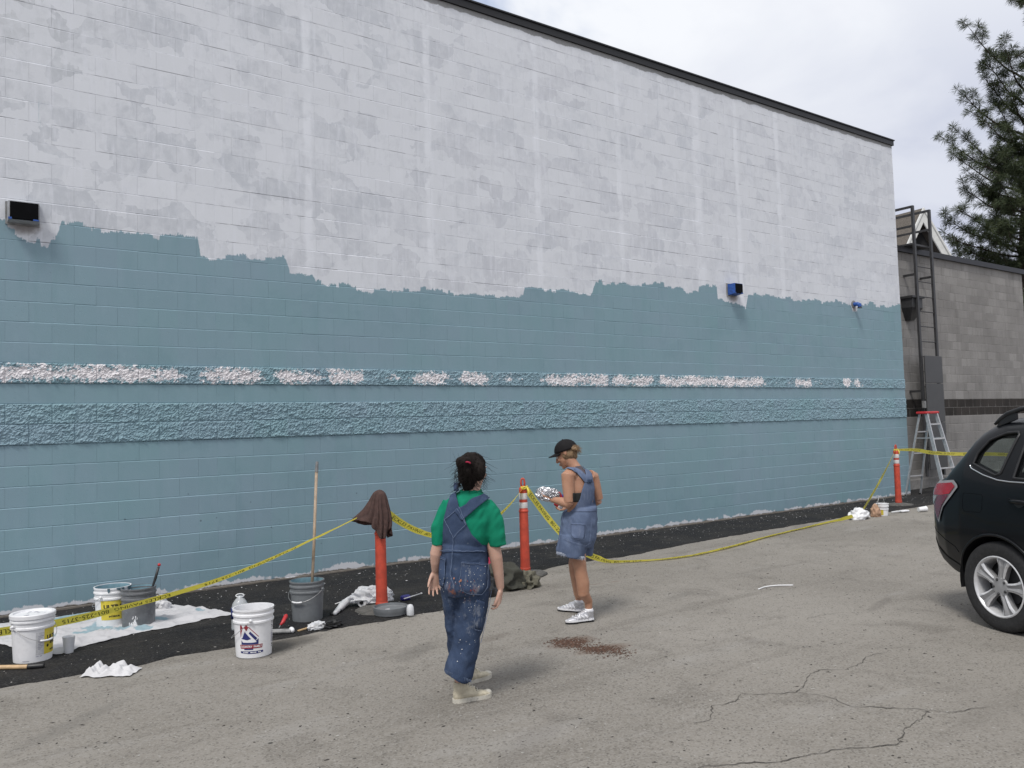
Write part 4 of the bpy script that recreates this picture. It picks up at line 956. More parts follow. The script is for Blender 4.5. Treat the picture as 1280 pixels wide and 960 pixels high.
# ================================================================== LOOSE THINGS ON THE GROUND
def crumple(name, label, cat, mat, c, size, seed, amp=0.35, freq=2.2, sub=4, rot=0.0, top=False, parent=None):
    bm = bmesh.new(); bmesh.ops.create_icosphere(bm, subdivisions=sub, radius=1.0); s = Vector((seed*3.7, seed*1.3, seed*2.1))
    for v in bm.verts:
        d = v.co.normalized(); a = 1-abs(noise.noise(d*freq*.8+s))*1.3*amp + noise.noise(d*freq*1.5+s)*amp*0.4 - abs(noise.noise(d*freq*2.4+s))*amp*0.16
        q = d*a; q.z = max(q.z, -0.42+0.1*noise.noise(d*3+s)); v.co = Vector((q.x*size[0], q.y*size[1], (q.z+0.42)*size[2]/1.3))
    me = bpy.data.meshes.new(name); bm.to_mesh(me); bm.free(); me.materials.append(mat); me.polygons.foreach_set('use_smooth', [True]*len(me.polygons)); sharp(me, 50)
    o = bpy.data.objects.new(name, me); COL.objects.link(o); o.location = c; o.rotation_euler = (0, 0, rot)
    if parent is not None: o.parent = parent
    else: tag(o, label, cat)
    return o
ZS = Vector((0, 0, 0.014))
M['cloth_white'] = plain('white rag', (0.56, 0.555, 0.565), 0.9, 0.05, 8, bump=0.2, bscale=200)
M['tan_wood'] = plain('pale wood handle', (0.52, 0.36, 0.20), 0.5, 0.12, 30)
M['clear'] = None
def clear_plastic(name, tint=(0.9, 0.93, 0.95), rough=0.15, tr=0.75):
    m, t, b = newmat(name); p = t.node('ShaderNodeTexCoord').outputs['Object']
    setin(t, b, 'Base Color', t.mix(t.noise(p, 30), tuple(q*.9 for q in tint), tint)); setin(t, b, 'Roughness', rough)
    tb = t.node('ShaderNodeBsdfTransparent', {'Color': (*tint, 1)}); mx = t.node('ShaderNodeMixShader', {0: tr}); t.l.new(b.outputs[0], mx.inputs[1]); t.l.new(tb.outputs[0], mx.inputs[2])
    t.l.new(mx.outputs[0], [n for n in t.n if n.type == 'OUTPUT_MATERIAL'][0].inputs[0]); return m
M['clear'] = clear_plastic('clear plastic', tr=0.6)
M['frost'] = clear_plastic('frosted plastic', (0.85, 0.86, 0.88), 0.4, 0.35)
# drop cloth: polygon on the ground with wrinkles
def dc_material():
    m, t, b = newmat('paint spotted canvas')
    p = t.node('ShaderNodeNewGeometry').outputs['Position']
    c = t.mix(t.noise(p, 5, 4), (0.42, 0.415, 0.43), (0.53, 0.525, 0.54))
    x, y, z = t.sep(p)
    for pxx, pyy, rr in ((100, 775, .26), (30, 790, .14), (150, 790, .12), (180, 789, .08), (125, 787, .14), (75, 778, .12), (197, 778, .09), (215, 790, .05), (60, 800, .06), (250, 766, .05), (105, 795, 0.09)):
        g = gp(pxx, pyy); q = t.math('ADD', t.vmath('DISTANCE', p, (g.x, g.y, 0.02)), t.math('MULTIPLY', t.math('SUBTRACT', t.noise(p, 9, 5, 0.7), 0.5), rr*1.6))
        c = t.mix(t.math('MULTIPLY', t.step(q, rr*1.05, rr*0.8), 0.85), c, (0.20, 0.31, 0.36))
    c = t.mix(t.math('MULTIPLY', t.step(t.voro(p, 22), 0.10, 0.05), t.step(t.noise(p, 3), 0.5, 0.6)), c, (0.18, 0.24, 0.28))
    setin(t, b, 'Base Color', c); setin(t, b, 'Roughness', 0.9); return m
M['canvas'] = dc_material()
front = [gp(*q) for q in ((-60, 800), (0, 808), (22, 814), (70, 821), (102, 811), (132, 804), (170, 794), (200, 789), (225, 784), (260, 776), (291, 770))]
back = [gp(*q) for q in ((-60, 789), (-10, 783), (25, 779), (70, 774), (105, 769), (140, 765), (170, 762), (196, 758), (222, 759), (250, 762), (290, 768.5))]
fs_, bs_ = spline(front, 150), spline(back, 150); mb = MB()
def dcl(u, v):
    i = u*150; k = min(149, int(i)); a = fs_[k].lerp(fs_[k+1], i-k); b_ = bs_[k].lerp(bs_[k+1], i-k); p = a.lerp(b_, v)
    p = p+Vector((0, -1, 0))*0.03*noise.noise((p.x*9, 2, 0))*(1-v)
    w = min(1, (1-v)*12, v*12, u*12, (1-u)*12)
    z = 0.020+0.035*max(0, 0.5-abs(noise.noise((p.x*4.5+p.y*2.5, p.y*6, 1)))*2.2)+0.05*max(0, noise.noise((p.x*3+9, p.y*8, 4)))**1.5+0.022*max(0, .4-abs(noise.noise((p.x*9-p.y*6, p.y*11, 2)))*2)
    return Vector((p.x, min(p.y, 9.49), 0.017+max(0.0, z-0.017)*(0.25+0.75*w)))
mb.grid(dcl, 190, 46); dc = mb.build('drop_cloth', M['canvas'], smooth=True); tag(dc, 'white canvas drop cloth spotted with blue paint under the buckets', 'drop cloth')
crumple('rag', 'bunched end of white canvas at the wall behind the stained grey bucket', 'rag', M['cloth_white'], gp(198, 764)+ZS, (0.12, 0.12, 0.13), 4, 0.5)
rgc = gp(139, 842); mb = MB()
def rag_fn(u, v):
    x, y = (u-.5)*0.36, (v-.5)*0.17
    x += 0.03*noise.noise((v*3, 1, 5)); y += 0.035*noise.noise((u*4, 2, 3))
    h = 0.015+0.05*abs(noise.noise((u*4.2+1, v*2.5, 8)))+0.035*max(0, 1-((u-.62)/.16)**2)*(0.3+v*.7)+0.05*max(0, 1-((u-.1)/.16)**2)*(0.4+v*.6)+0.03*noise.noise((u*9, v*6, 2))
    e = min(u, 1-u, v, 1-v); h *= min(1, 0.15+e*6)
    return H_R*x+H_F*y*1.2+Vector((0, 0, 0.006+max(0, h)))
mb.grid(rag_fn, 44, 22); o = mb.build('rag', M['cloth_white'], smooth=True, clean=False); o.location = rgc; tag(o, 'crumpled white rag on the strip edge in front of the drop cloth', 'rag')
# jug, cup
jug = thing('water_jug', 'clear plastic water jug behind the mountain logo bucket', 'jug', gp(300.5, 789)+ZS)
mb = MB(); prof = [(0.0, 0.0), (0.066, 0.0), (0.074, 0.01)]+[(0.075-0.002*(i % 2), 0.03+0.012*i) for i in range(12)]+[(0.072, 0.19), (0.060, 0.23), (0.036, 0.265), (0.022, 0.275), (0.022, 0.29), (0.0, 0.292)]
mb.lathe(prof, 30); mb.build('bottle', M['clear'], jug, smooth=True)
mb = MB(); mb.tube([Vector((0.035*math.cos(a), 0.012*math.sin(a), 0.292+0.012*math.sin(a))) for a in np.linspace(0, 6.283, 15)], 0.005, 6); mb.build('handle_ring', M['frost'], jug, smooth=True); jug.rotation_euler = (0, 0, -0.6)
mb = MB(); mb.lathe([(0.0758, 0.10), (0.0758, 0.19)], 30); mb.build('label', M['logo_blue'], jug, smooth=True)
mb = MB(); mb.lathe([(0, 0), (0.033, 0), (0.034, 0.004), (0.046, 0.125), (0.048, 0.128), (0.0455, 0.128), (0.032, 0.006), (0, 0.006)], 26); cup = mb.build('cup', M['frost'], smooth=True, angle=40); cup.location = gp(86, 818)+ZS; tag(cup, 'frosted plastic cup standing by the drop cloth beside the closed bucket', 'cup')
# roller pole lower left
rp_ = thing('roller_pole', 'pale wooden pole with a black grip lying at the far left edge', 'pole', gp(45, 834)+ZS)
o_ = Vector(rp_.location); a0 = gp(-110, 836, 0.03)-o_; a1 = gp(35, 833.5, 0.03)-o_; a2 = gp(55, 832, 0.03)-o_
mb = MB(); mb.tube([a0, a1], 0.0165, 12); mb.build('shaft', M['tan_wood'], rp_, smooth=True, angle=40)
mb = MB(); mb.tube([a1-(a1-a0)*0.002, a1, a1.lerp(a2, .1), a1.lerp(a2, .9), a2], [0.016, 0.02, 0.0215, 0.0205, 0.018], 12); mb.build('grip', M['black'], rp_, smooth=True, angle=40)
# things between the logo bucket and the bollard
bx_ = thing('metal_channel', 'grey metal channel with a white end lying behind the logo bucket', 'tool', gp(350, 796)+ZS); o_ = Vector(bx_.location)
m0, m1 = gp(322, 795)+ZS-o_, gp(363, 793.5)+ZS-o_
for k, yy in ((0, -0.02), (1, 0.02)):
    mb = MB(); n_ = Vector((0.35, 0.9, 0))*yy; mb.tube([m0+n_+Vector((0, 0, .018)), m1+n_+Vector((0, 0, .018))], 0.016, 10); mb.build('tube', M['grey_metal'], bx_, smooth=True, angle=50)
mb = MB(); mb.ball(m1+Vector((0.012, 0, .024)), (0.022, 0.036, 0.026), 12, 8); mb.build('end_cap', M['w_plastic'], bx_, smooth=True)
sd = thing('putty_knife', 'red handled tool leaning on the metal channel', 'tool', gp(352, 790)+ZS); o_ = Vector(sd.location)
mb = MB(); mb.tube([Vector((-0.01, 0, 0.045)), Vector((0.022, 0.02, 0.065)), Vector((0.06, 0.05, 0.105)), Vector((0.068, 0.055, 0.112))], [0.008, 0.016, 0.018, 0.011], 12); mb.build('handle', M['red_plastic'], sd, smooth=True)
mb = MB(); mb.tube([Vector((-0.03, -0.02, 0.028)), Vector((-0.01, 0, 0.045))], 0.005, 8); mb.build('shank', M['grey_metal'], sd, smooth=True)
mb = MB(); s0, s1 = gp(372.5, 788.5, .02), gp(404.5, 779, .035); mb.bar(s0, s1, 0.022, 0.008); o = mb.build('stir_stick', M['tan_wood']); tag(o, 'wooden stir stick lying over the wrapped brush beside the grey bucket', 'stick')
wb = thing('wrapped_brush', 'black brush wrapped in white plastic lying by the grey bucket', 'paint brush', gp(402, 787)+ZS)
crumple('plastic_wrap', None, None, M['frost'], (-0.04, 0.0, 0), (0.10, 0.055, 0.06), 21, 0.5, 3, parent=wb)
crumple('bristles', None, None, M['black'], (0.085, -0.02, 0), (0.11, 0.05, 0.055), 22, 0.5, 3, parent=wb)
# things round the first bollard
M['white_plastic_bag'] = plain('white plastic wrap', (0.72, 0.72, 0.73), 0.35, 0.04, 10)
wr = thing('wrapped_roller', 'paint roller wrapped in white plastic lying behind the cloth topped bollard', 'paint roller', gp(445, 756)+ZS); o_ = Vector(wr.location)
c0, c1 = gp(452, 753, .06)-o_, gp(476, 742, .07)-o_
mb = MB(); mb.tube([c0, c0.lerp(c1, .03), c1], [0.046, 0.052, 0.05], 18); mb.build('cover', M['white_plastic_bag'], wr, smooth=True, angle=40)
mb = MB(); mb.tube([c0-(c1-c0)*0.02, c0+(c1-c0)*0.01], 0.02, 12); mb.build('core', M['black'], wr)
mb = MB(); wp_ = spline([gp(418, 767, .03)-o_, gp(424, 761, .04)-o_, gp(432, 753, .06)-o_, gp(445, 746, .09)-o_, gp(455, 748, .07)-o_], 24)
mb.tube(wp_, [0.016+0.012*abs(noise.noise((i*.6, 0, 1)))+0.016*math.sin(i/24*3) for i in range(25)], 12); mb.build('plastic_wrap', M['white_plastic_bag'], wr, smooth=True)
mb = MB(); mb.tube([gp(414, 768, .025)-o_, gp(425, 763, .03)-o_], [0.014, 0.02], 10); mb.build('handle', M['black'], wr, smooth=True)
crumple('plastic_bag', 'clear plastic bag bunched on the rubber base behind the cloth topped bollard', 'bag', M['frost'], BA+Vector((0.02, 0.24, 0.05)), (0.23, 0.10, 0.15), 31, 0.5, 2.6, rot=-0.5)
mb = MB(); mb.tube([gp(505, 748.5, .05), gp(526, 742, .05)], 0.006, 8); mb.tube([gp(526, 742, .05), gp(527.2, 741.6, .05)], 0.009, 8); tag(mb.build('stick', M['white_plastic_bag'], smooth=True), 'thin white stick lying right of the cloth topped bollard', 'stick')
mb = MB(); mb.tube([gp(419, 755, .02), gp(436, 749, .02)], 0.005, 8); tag(mb.build('stick', M['white_plastic_bag'], smooth=True), 'thin white stick left of the wrapped paint roller', 'stick')
M['purple'] = plain('blue violet plastic', (0.035, 0.03, 0.22), 0.4, 0.1, 20)
mb = MB(); mb.bevbox(Vector((0, 0, 0.025)), (0.10, 0.055, 0.05), 0.012); o = mb.build('small_box', M['purple'], smooth=False); o.location = gp(507, 752)+ZS; o.rotation_euler = (0, 0, 0.1); tag(o, 'small blue violet box beside the cloth topped bollard', 'box')
ld = thing('round_tray', 'round grey tray with a raised rim lying at the foot of the cloth topped bollard', 'tray', gp(488.5, 769)+ZS)
mb = MB(); mb.lathe([(0, 0), (0.145, 0), (0.152, 0.006), (0.155, 0.03), (0.157, 0.034), (0.157, 0.07), (0.150, 0.072), (0.147, 0.05), (0.135, 0.042), (0, 0.042)], 44); mb.build('tray', M['g_plastic'], ld, smooth=True, angle=30)
mb = MB(); mb.add([(-0.03+0.028*math.cos(a), 0.01+0.018*math.sin(a), 0.0435) for a in np.linspace(0, 5.9, 10)], [tuple(range(10))]); mb.build('dried_paint', M['w_plastic'], ld)
mb = MB(); mb.lathe([(0, 0), (0.028, 0), (0.033, 0.008), (0.034, 0.05), (0.031, 0.075), (0.022, 0.092), (0.012, 0.098), (0, 0.1)], 18); o = mb.build('small_bottle', M['frost'], smooth=True); o.location = gp(513, 771)+ZS; tag(o, 'small translucent bottle beside the round grey tray', 'bottle')
# clothes at the second bollard
M['olive'] = plain('dark olive canvas', (0.042, 0.042, 0.033), 0.9, 0.2, 14, bump=0.3, bscale=160)
M['khaki'] = plain('faded khaki cloth', (0.115, 0.108, 0.08), 0.9, 0.22, 14, bump=0.3, bscale=160)
M['crimson'] = plain('crimson fabric', (0.30, 0.012, 0.045), 0.85, 0.15, 20)
J = gp(634, 738)
crumple('jacket', 'dark olive jacket heaped at the foot of the bollard between the people', 'jacket', M['olive'], J+Vector((0, 0.12, 0.0)), (0.30, 0.22, 0.27), 41, 0.42, 1.7, 5, rot=-0.6)
crumple('bag', 'black bag half hidden by the jacket and the arm of the person in green', 'bag', M['black'], gp(614, 746)+Vector((-.02, 0.08, 0)), (0.16, 0.13, 0.20), 42, 0.3, 1.6)
crumple('cloth', 'faded khaki cloth bundle at the right of the heaped jacket', 'cloth', M['khaki'], gp(664, 735)+Vector((0, 0.06, 0)), (0.16, 0.13, 0.17), 43, 0.55, 2.4, 5, rot=0.4)
crumple('cap', 'crimson cap lying behind the heaped olive jacket', 'cap', M['crimson'], J+Vector((0.02, 0.33, 0.10)), (0.11, 0.10, 0.20), 44, 0.12, 1.2)
# far end
M['kraft'] = plain('brown paper', (0.38, 0.24, 0.16), 0.8, 0.1, 14)
bgp = gp(1077, 649)
crumple('plastic_bag', 'white plastic bag on the ground where the tape lifts to the far bollard', 'bag', M['white_plastic_bag'], bgp+Vector((0, 0.05, 0)), (0.25, 0.16, 0.18), 51, 0.35, 1.8, 5, rot=0.2)
crumple('paper_bag', 'crumpled brown paper bag between the white bag and the small bucket', 'paper bag', M['kraft'], gp(1096, 646)+Vector((0, 0.02, 0)), (0.10, 0.09, 0.20), 52, 0.4, 2.2, 4)
k6 = bucket('small_bucket', 'small white bucket with a pale yellow label near the far bollard', gp(1103.5, 644.5), M['w_plastic'], R1=0.10, R0=0.085, H=0.21)
wrap(k6, 'label', [rect(-0.10, 0.02, 0.02, 0.12)], M['label_yellow'], 0, 0.0014)
pts = [Vector((0.105*math.cos(a), 0.02, 0.17+0.16*math.sin(a))) for a in np.linspace(0, math.pi, 15)]
mb = MB(); mb.tube(pts, 0.004, 6); mb.build('bail', M['wire'], k6, smooth=True); strip_props(k6)
tr_ = thing('trowel', 'white plastic tool lying in front of the far bollard', 'tool', gp(1125, 641)+Vector((0, 0, .004)), -0.12)
mb = MB(); mb.bevbox((0.11, 0, 0.02), (0.19, 0.09, 0.03), 0.01); mb.build('blade', M['w_plastic'], tr_)
mb = MB(); mb.tube([(0.02, 0, .02), (-0.08, 0, 0.025), (-0.20, 0.02, 0.02)], [0.012, 0.014, 0.012], 8); mb.build('handle', M['frost'], tr_, smooth=True)
mb = MB(); mb.lathe([(0, 0), (0.038, 0), (0.048, 0.15), (0.051, 0.152), (0.046, 0.152), (0.036, 0.006), (0, 0.006)], 20, axis=(0.9, -0.42, 0.05)); o = mb.build('paper_cup', M['white_plastic_bag'], smooth=True, angle=40); o.location = gp(1148, 637, 0.045)+Vector((0, 0, 0)); tag(o, 'white paper cup lying on its side near the far bollard', 'cup')
cr_ = spline([gp(948, 736.5, .008), gp(957, 733.5, .008), gp(972, 731.8, .008), gp(991.5, 731.5, .008)], 20); mb = MB(); mb.tube(cr_, 0.007, 8); tag(mb.build('plastic_strip', M['white_plastic_bag'], smooth=True), 'thin curved white plastic strip alone on the open asphalt', 'strip')

# scattered grit and the brown debris patch
M['debris'] = plain('brown bark debris', (0.085, 0.045, 0.03), 0.95, 0.5, 60)
M['grit'] = plain('pale grit', (0.30, 0.29, 0.27), 0.9, 0.25, 40)
def chips(name, label, n, pos, size, mat):
    mb = MB()
    for i in range(n):
        p = pos(); s = size(); R = Matrix.Rotation(random.uniform(0, 6.28), 3, 'Z') @ Matrix.Rotation(random.uniform(-.5, .5), 3, 'X')
        l, w, h_ = s*random.uniform(1, 2.6), s, s*random.uniform(.35, .8)
        vs = [R @ Vector((-l, 0, 0)), R @ Vector((0, -w, 0)), R @ Vector((l, 0, 0)), R @ Vector((0, w, 0)), R @ Vector((0.2*l, 0, h_))]
        mb.add([v+p for v in vs], [(0, 1, 4), (1, 2, 4), (2, 3, 4), (3, 0, 4)])
    o = mb.build(name, mat, clean=False); tag(o, label, 'debris', kind='stuff'); return o
def deb():
    while True:
        u, v = random.gauss(0, 0.42), random.gauss(0, 0.42)
        a = gp(712+u*26, 803+v*7) if random.random() < 0.45 else gp(748+u*42, 812+v*8+u*5)
        if noise.noise(a*5) > -0.25 or random.random() < 0.3: return a+Vector((0, 0, 0.002))
chips('bark_debris', 'patch of brown bark debris on the asphalt in front of the person in the cap', 1900, deb, lambda: random.uniform(0.002, 0.0065), M['debris'])
chips('bark_grit', 'pale flecks among the brown debris on the asphalt', 60, deb, lambda: random.uniform(0.002, 0.006), M['grit'])
def grit():
    while True:
        x, y = random.uniform(-1, 18), random.uniform(2.2, 9.3)
        if (Vector((x, y, 0)).length < 4 or random.random() < 0.5): return Vector((x, y, 0.014 if y > 8.3 or (x < 4 and y > 6.9) else 0.001))
chips('grit', 'loose pale grit scattered over the asphalt', 2600, grit, lambda: random.uniform(0.002, 0.007), M['grit'])
chips('paint_chips', 'white paint chips scattered on the dark strip along the wall', 420, lambda: Vector((random.uniform(0.5, 17), 9.45-abs(random.gauss(0, 0.5)), 0.016)), lambda: random.uniform(0.002, 0.0075), M['cloth_white'])
dkp = plain('dark grit', (0.05, 0.045, 0.04), 0.9, 0.3, 40)
chips('dark_grit', 'small dark crumbs scattered over the open asphalt', 1500, lambda: Vector((random.uniform(0, 14), random.uniform(2.2, 8), 0.001)), lambda: random.uniform(0.002, 0.008), dkp)
# ================================================================== PEOPLE
def skin_material(name, c0, c1):
    m, t, b = newmat(name); p = t.node('ShaderNodeTexCoord').outputs['Object']
    c = t.mix(t.step(t.noise(p, 9, 4), 0.3, 0.7), c0, c1); c = t.mix(t.math('MULTIPLY', t.step(t.noise(p, 60, 3), 0.5, 0.75), 0.25), c, tuple(q*0.8 for q in c0))
    setin(t, b, 'Base Color', c); setin(t, b, 'Roughness', 0.5); setin(t, b, 'Subsurface Weight', 0.12); b.inputs['Subsurface Radius'].default_value = (0.012, 0.005, 0.003); return m
def denim(name, c0, c1, fade, smears=()):
    m, t, b = newmat(name); p = t.node('ShaderNodeTexCoord').outputs['Object']; x, y, z = t.sep(p)
    n = t.noise(p, 7, 5, 0.6); c = t.mix(t.step(n, 0.3, 0.7), c0, c1)
    c = t.mix(t.math('MULTIPLY', t.step(t.noise(t.mapping(p, (3, 3, 1)), 6, 5, 0.65), 0.5, 0.75), 0.55), c, fade)
    c = t.mix(t.math('MULTIPLY', t.step(t.noise(p, 220, 2), 0.4, 0.7), 0.22), c, fade)
    for (cx_, cz_, rx_, rz_, col_, k_, th_) in smears:
        q_ = t.math('ADD', t.math('POWER', t.math('DIVIDE', t.math('SUBTRACT', x, cx_), rx_), 2.0), t.math('POWER', t.math('DIVIDE', t.math('SUBTRACT', z, cz_), rz_), 2.0))
        s_ = t.math('MULTIPLY', t.step(q_, 1.3, 0.2), t.step(t.noise(t.mapping(p, (1, 1, .55)), 24+cx_*20, 5, 0.72), th_, th_+0.13))
        c = t.mix(t.math('MULTIPLY', s_, k_), c, col_)
    setin(t, b, 'Base Color', c); setin(t, b, 'Roughness', 0.88); setin(t, b, 'Specular IOR Level', 0.2)
    h = t.math('ADD', t.noise(t.mapping(p, (1, 1, .4)), 26, 4, 0.6), t.math('MULTIPLY', t.noise(p, 260, 2), 0.3))
    bp = t.node('ShaderNodeBump', {'Strength': 0.5, 'Distance': 0.006, 'Height': h}); t.l.new(bp.outputs[0], b.inputs['Normal']); return m
M['skin_pale'] = skin_material('fair skin', (0.47, 0.285, 0.215), (0.54, 0.34, 0.265))
M['skin_tan'] = skin_material('sun tanned skin', (0.36, 0.185, 0.115), (0.44, 0.24, 0.155))
SMEARS = [(0.035, 0.72, 0.13, 0.15, (0.28, 0.29, 0.31), 0.5, 0.53), (-0.135, 0.70, 0.06, 0.13, (0.32, 0.33, 0.35), 0.55, 0.50), (0.02, 0.68, 0.09, 0.07, (0.17, 0.045, 0.04), 0.6, 0.54), (-0.05, 0.71, 0.04, 0.05, (0.25, 0.10, 0.06), 0.8, 0.47), (0.06, 0.52, 0.07, 0.12, (0.26, 0.28, 0.32), 0.5, 0.52), (-0.10, 0.58, 0.07, 0.07, (0.30, 0.31, 0.33), 0.6, 0.55)]
M['denim_dark'] = denim('dark blue denim', (0.026, 0.042, 0.082), (0.040, 0.062, 0.115), (0.075, 0.10, 0.16), SMEARS)
M['denim_dark2'] = denim('dark blue denim panel', (0.030, 0.048, 0.094), (0.046, 0.070, 0.13), (0.085, 0.115, 0.18), SMEARS)
M['denim_light'] = denim('washed blue denim', (0.078, 0.105, 0.175), (0.105, 0.14, 0.22), (0.17, 0.205, 0.29))
M['denim_light2'] = denim('washed blue denim panel', (0.088, 0.118, 0.195), (0.12, 0.155, 0.245), (0.20, 0.235, 0.32))
M['stitch'] = plain('pale stitching', (0.12, 0.16, 0.25), 0.8, 0.15, 40)
M['green'] = plain('green cotton', (0.004, 0.19, 0.105), 0.85, 0.12, 8, bump=0.15, bscale=200, spec=0.2)
M['hair_dark'] = plain('dark brown hair', (0.012, 0.009, 0.008), 0.8, 0.2, 30, spec=0.15)
M['hair_blond'] = plain('dark blond hair', (0.21, 0.135, 0.075), 0.7, 0.35, 40)
M['canvas_shoe'] = plain('cream canvas', (0.50, 0.45, 0.34), 0.85, 0.12, 20, dirt=((0.30, 0.26, 0.20), 0.4))
M['shoe_sole'] = plain('off white rubber', (0.55, 0.52, 0.45), 0.7, 0.1, 20, dirt=((0.2, 0.18, 0.15), 0.6))
M['runner'] = plain('silver running shoe', (0.50, 0.50, 0.53), 0.35, 0.25, 40, metal=0.35)
M['runner_white'] = plain('white running shoe overlay', (0.72, 0.72, 0.74), 0.5, 0.08, 20)
M['cap_black'] = plain('black cotton cap', (0.010, 0.009, 0.010), 0.8, 0.2, 20, spec=0.2)
M['eye'] = plain('eye white', (0.6, 0.58, 0.55), 0.2, 0.05, 10)
M['foil'] = plain('crumpled aluminium foil', (0.50, 0.50, 0.52), 0.25, 0.35, 40, metal=0.9, bump=0.8, bscale=60)
M['top_dark'] = plain('black sports top', (0.012, 0.013, 0.012), 0.8, 0.3, 20)
M['top_mauve'] = plain('grey mauve top', (0.095, 0.075, 0.085), 0.85, 0.15, 20)

class Figure:
    def __init__(s, name, label, foot_px):
        s.o = gp(*foot_px); s.t = thing(name, label, 'person', s.o, -YAW)
    def L(s, px, py, dy=0.0):
        d = ray(px, py); k = ((s.o-CAM).dot(H_F)+dy)/d.dot(H_F); p = CAM+d*k-s.o
        return Vector((p.dot(H_R), p.dot(H_F), p.z))
    def sec(s, l, r, py, hd, dy=0.0, py2=None):
        a, b = s.L(l, py, dy), s.L(r, py2 if py2 is not None else py, dy); return ((a+b)/2, (b-a)/2, Vector((0, hd, 0)))
    def made(s, mb, name, mat, voxel, it=3, fold=None, fac=0.5):
        o = mb.build(name, mat, s.t, smooth=True)
        baked(o, [('REMESH', dict(mode='VOXEL', voxel_size=voxel)), ('SMOOTH', dict(factor=fac, iterations=it))])
        me = o.data; me.materials.clear(); me.materials.append(mat)
        if fold:
            me.calc_loop_triangles(); ns = [v.normal.copy() for v in me.vertices]
            for v, n in zip(me.vertices, ns): v.co += n*fold(v.co)
        me.polygons.foreach_set('use_smooth', [True]*len(me.polygons)); me.update(); return o
    def bvh(s, *objs):
        vs, fs = [], []
        for o in objs:
            k = len(vs); vs += [v.co.copy() for v in o.data.vertices]; fs += [tuple(i+k for i in p.vertices) for p in o.data.polygons]
        return BVHTree.FromPolygons(vs, fs)
    def hit(s, tree, px, py, off):
        q = s.L(px, py, -0.12); cam_l = Vector(((CAM-s.o).dot(H_R), (CAM-s.o).dot(H_F), (CAM-s.o).z)); d = (q-cam_l).normalized()
        h, n, _, _ = tree.ray_cast(cam_l, d, 30)
        if h is None:
            h, n, _, _ = tree.find_nearest(q+d*0.1)
        if n.dot(d) > 0: n = -n
        return h+n*off
    def drape(s, tree, rows, name, mat, off=0.006, nu=10, sub=5, thick=0.003, parent=None):
        R = []
        for (a, b), (c, d) in zip(rows, rows[1:]):
            for k in range(sub):
                u = k/sub; R.append((Vector(a).lerp(Vector(c), u), Vector(b).lerp(Vector(d), u)))
        R.append((Vector(rows[-1][0]), Vector(rows[-1][1]))); mb = MB(); n = len(R)
        offs = np.linspace(off[0], off[1], n) if isinstance(off, tuple) else [off]*n
        vs = []
        for (a, b), of in zip(R, offs):
            for i in range(nu+1): p = a.lerp(b, i/nu); vs.append(s.hit(tree, p.x, p.y, of))
        fs = [(j*(nu+1)+i, j*(nu+1)+i+1, (j+1)*(nu+1)+i+1, (j+1)*(nu+1)+i) for j in range(n-1) for i in range(nu)]
        mb.add(vs, fs); o = mb.build(name, mat, parent or s.t, smooth=True, clean=False)
        baked(o, [('SMOOTH', dict(factor=0.4, iterations=2)), ('SOLIDIFY', dict(thickness=thick, offset=0))]); return o
    def seam(s, tree, paths, name, mat, off=0.008, r=0.0016):
        mb = MB()
        for path in paths:
            pts = []
            for a, b in zip(path, path[1:]):
                n = max(2, int(math.hypot(b[0]-a[0], b[1]-a[1])/2))
                pts += [s.hit(tree, a[0]+(b[0]-a[0])*i/n, a[1]+(b[1]-a[1])*i/n, off) for i in range(n)]
            pts.append(s.hit(tree, *path[-1], off)); mb.tube(pts, r, 5)
        o = mb.build(name, mat, s.t, clean=False); o['kind'] = 'stuff'; return o
    def splats(s, tree, n, fn, size, name, mat, off=0.0075):
        mb = MB()
        for i in range(n):
            px, py = fn(); c = s.hit(tree, px, py, off); r = size(); e = 7; a0 = random.uniform(0, 6)
            asp = random.uniform(0.4, 1.0); ring = []
            for k in range(e):
                a = a0+6.283*k/e; rr = r*random.uniform(.6, 1.2)*199
                ring.append(s.hit(tree, px+rr*math.cos(a)*asp, py+rr*math.sin(a), off))
            if max((q-c).length for q in ring) < r*3+0.01: mb.add([c]+ring, [(0, k+1, (k+1) % e+1) for k in range(e)])
        o = mb.build(name, mat, s.t, clean=False); o['kind'] = 'stuff'; return o

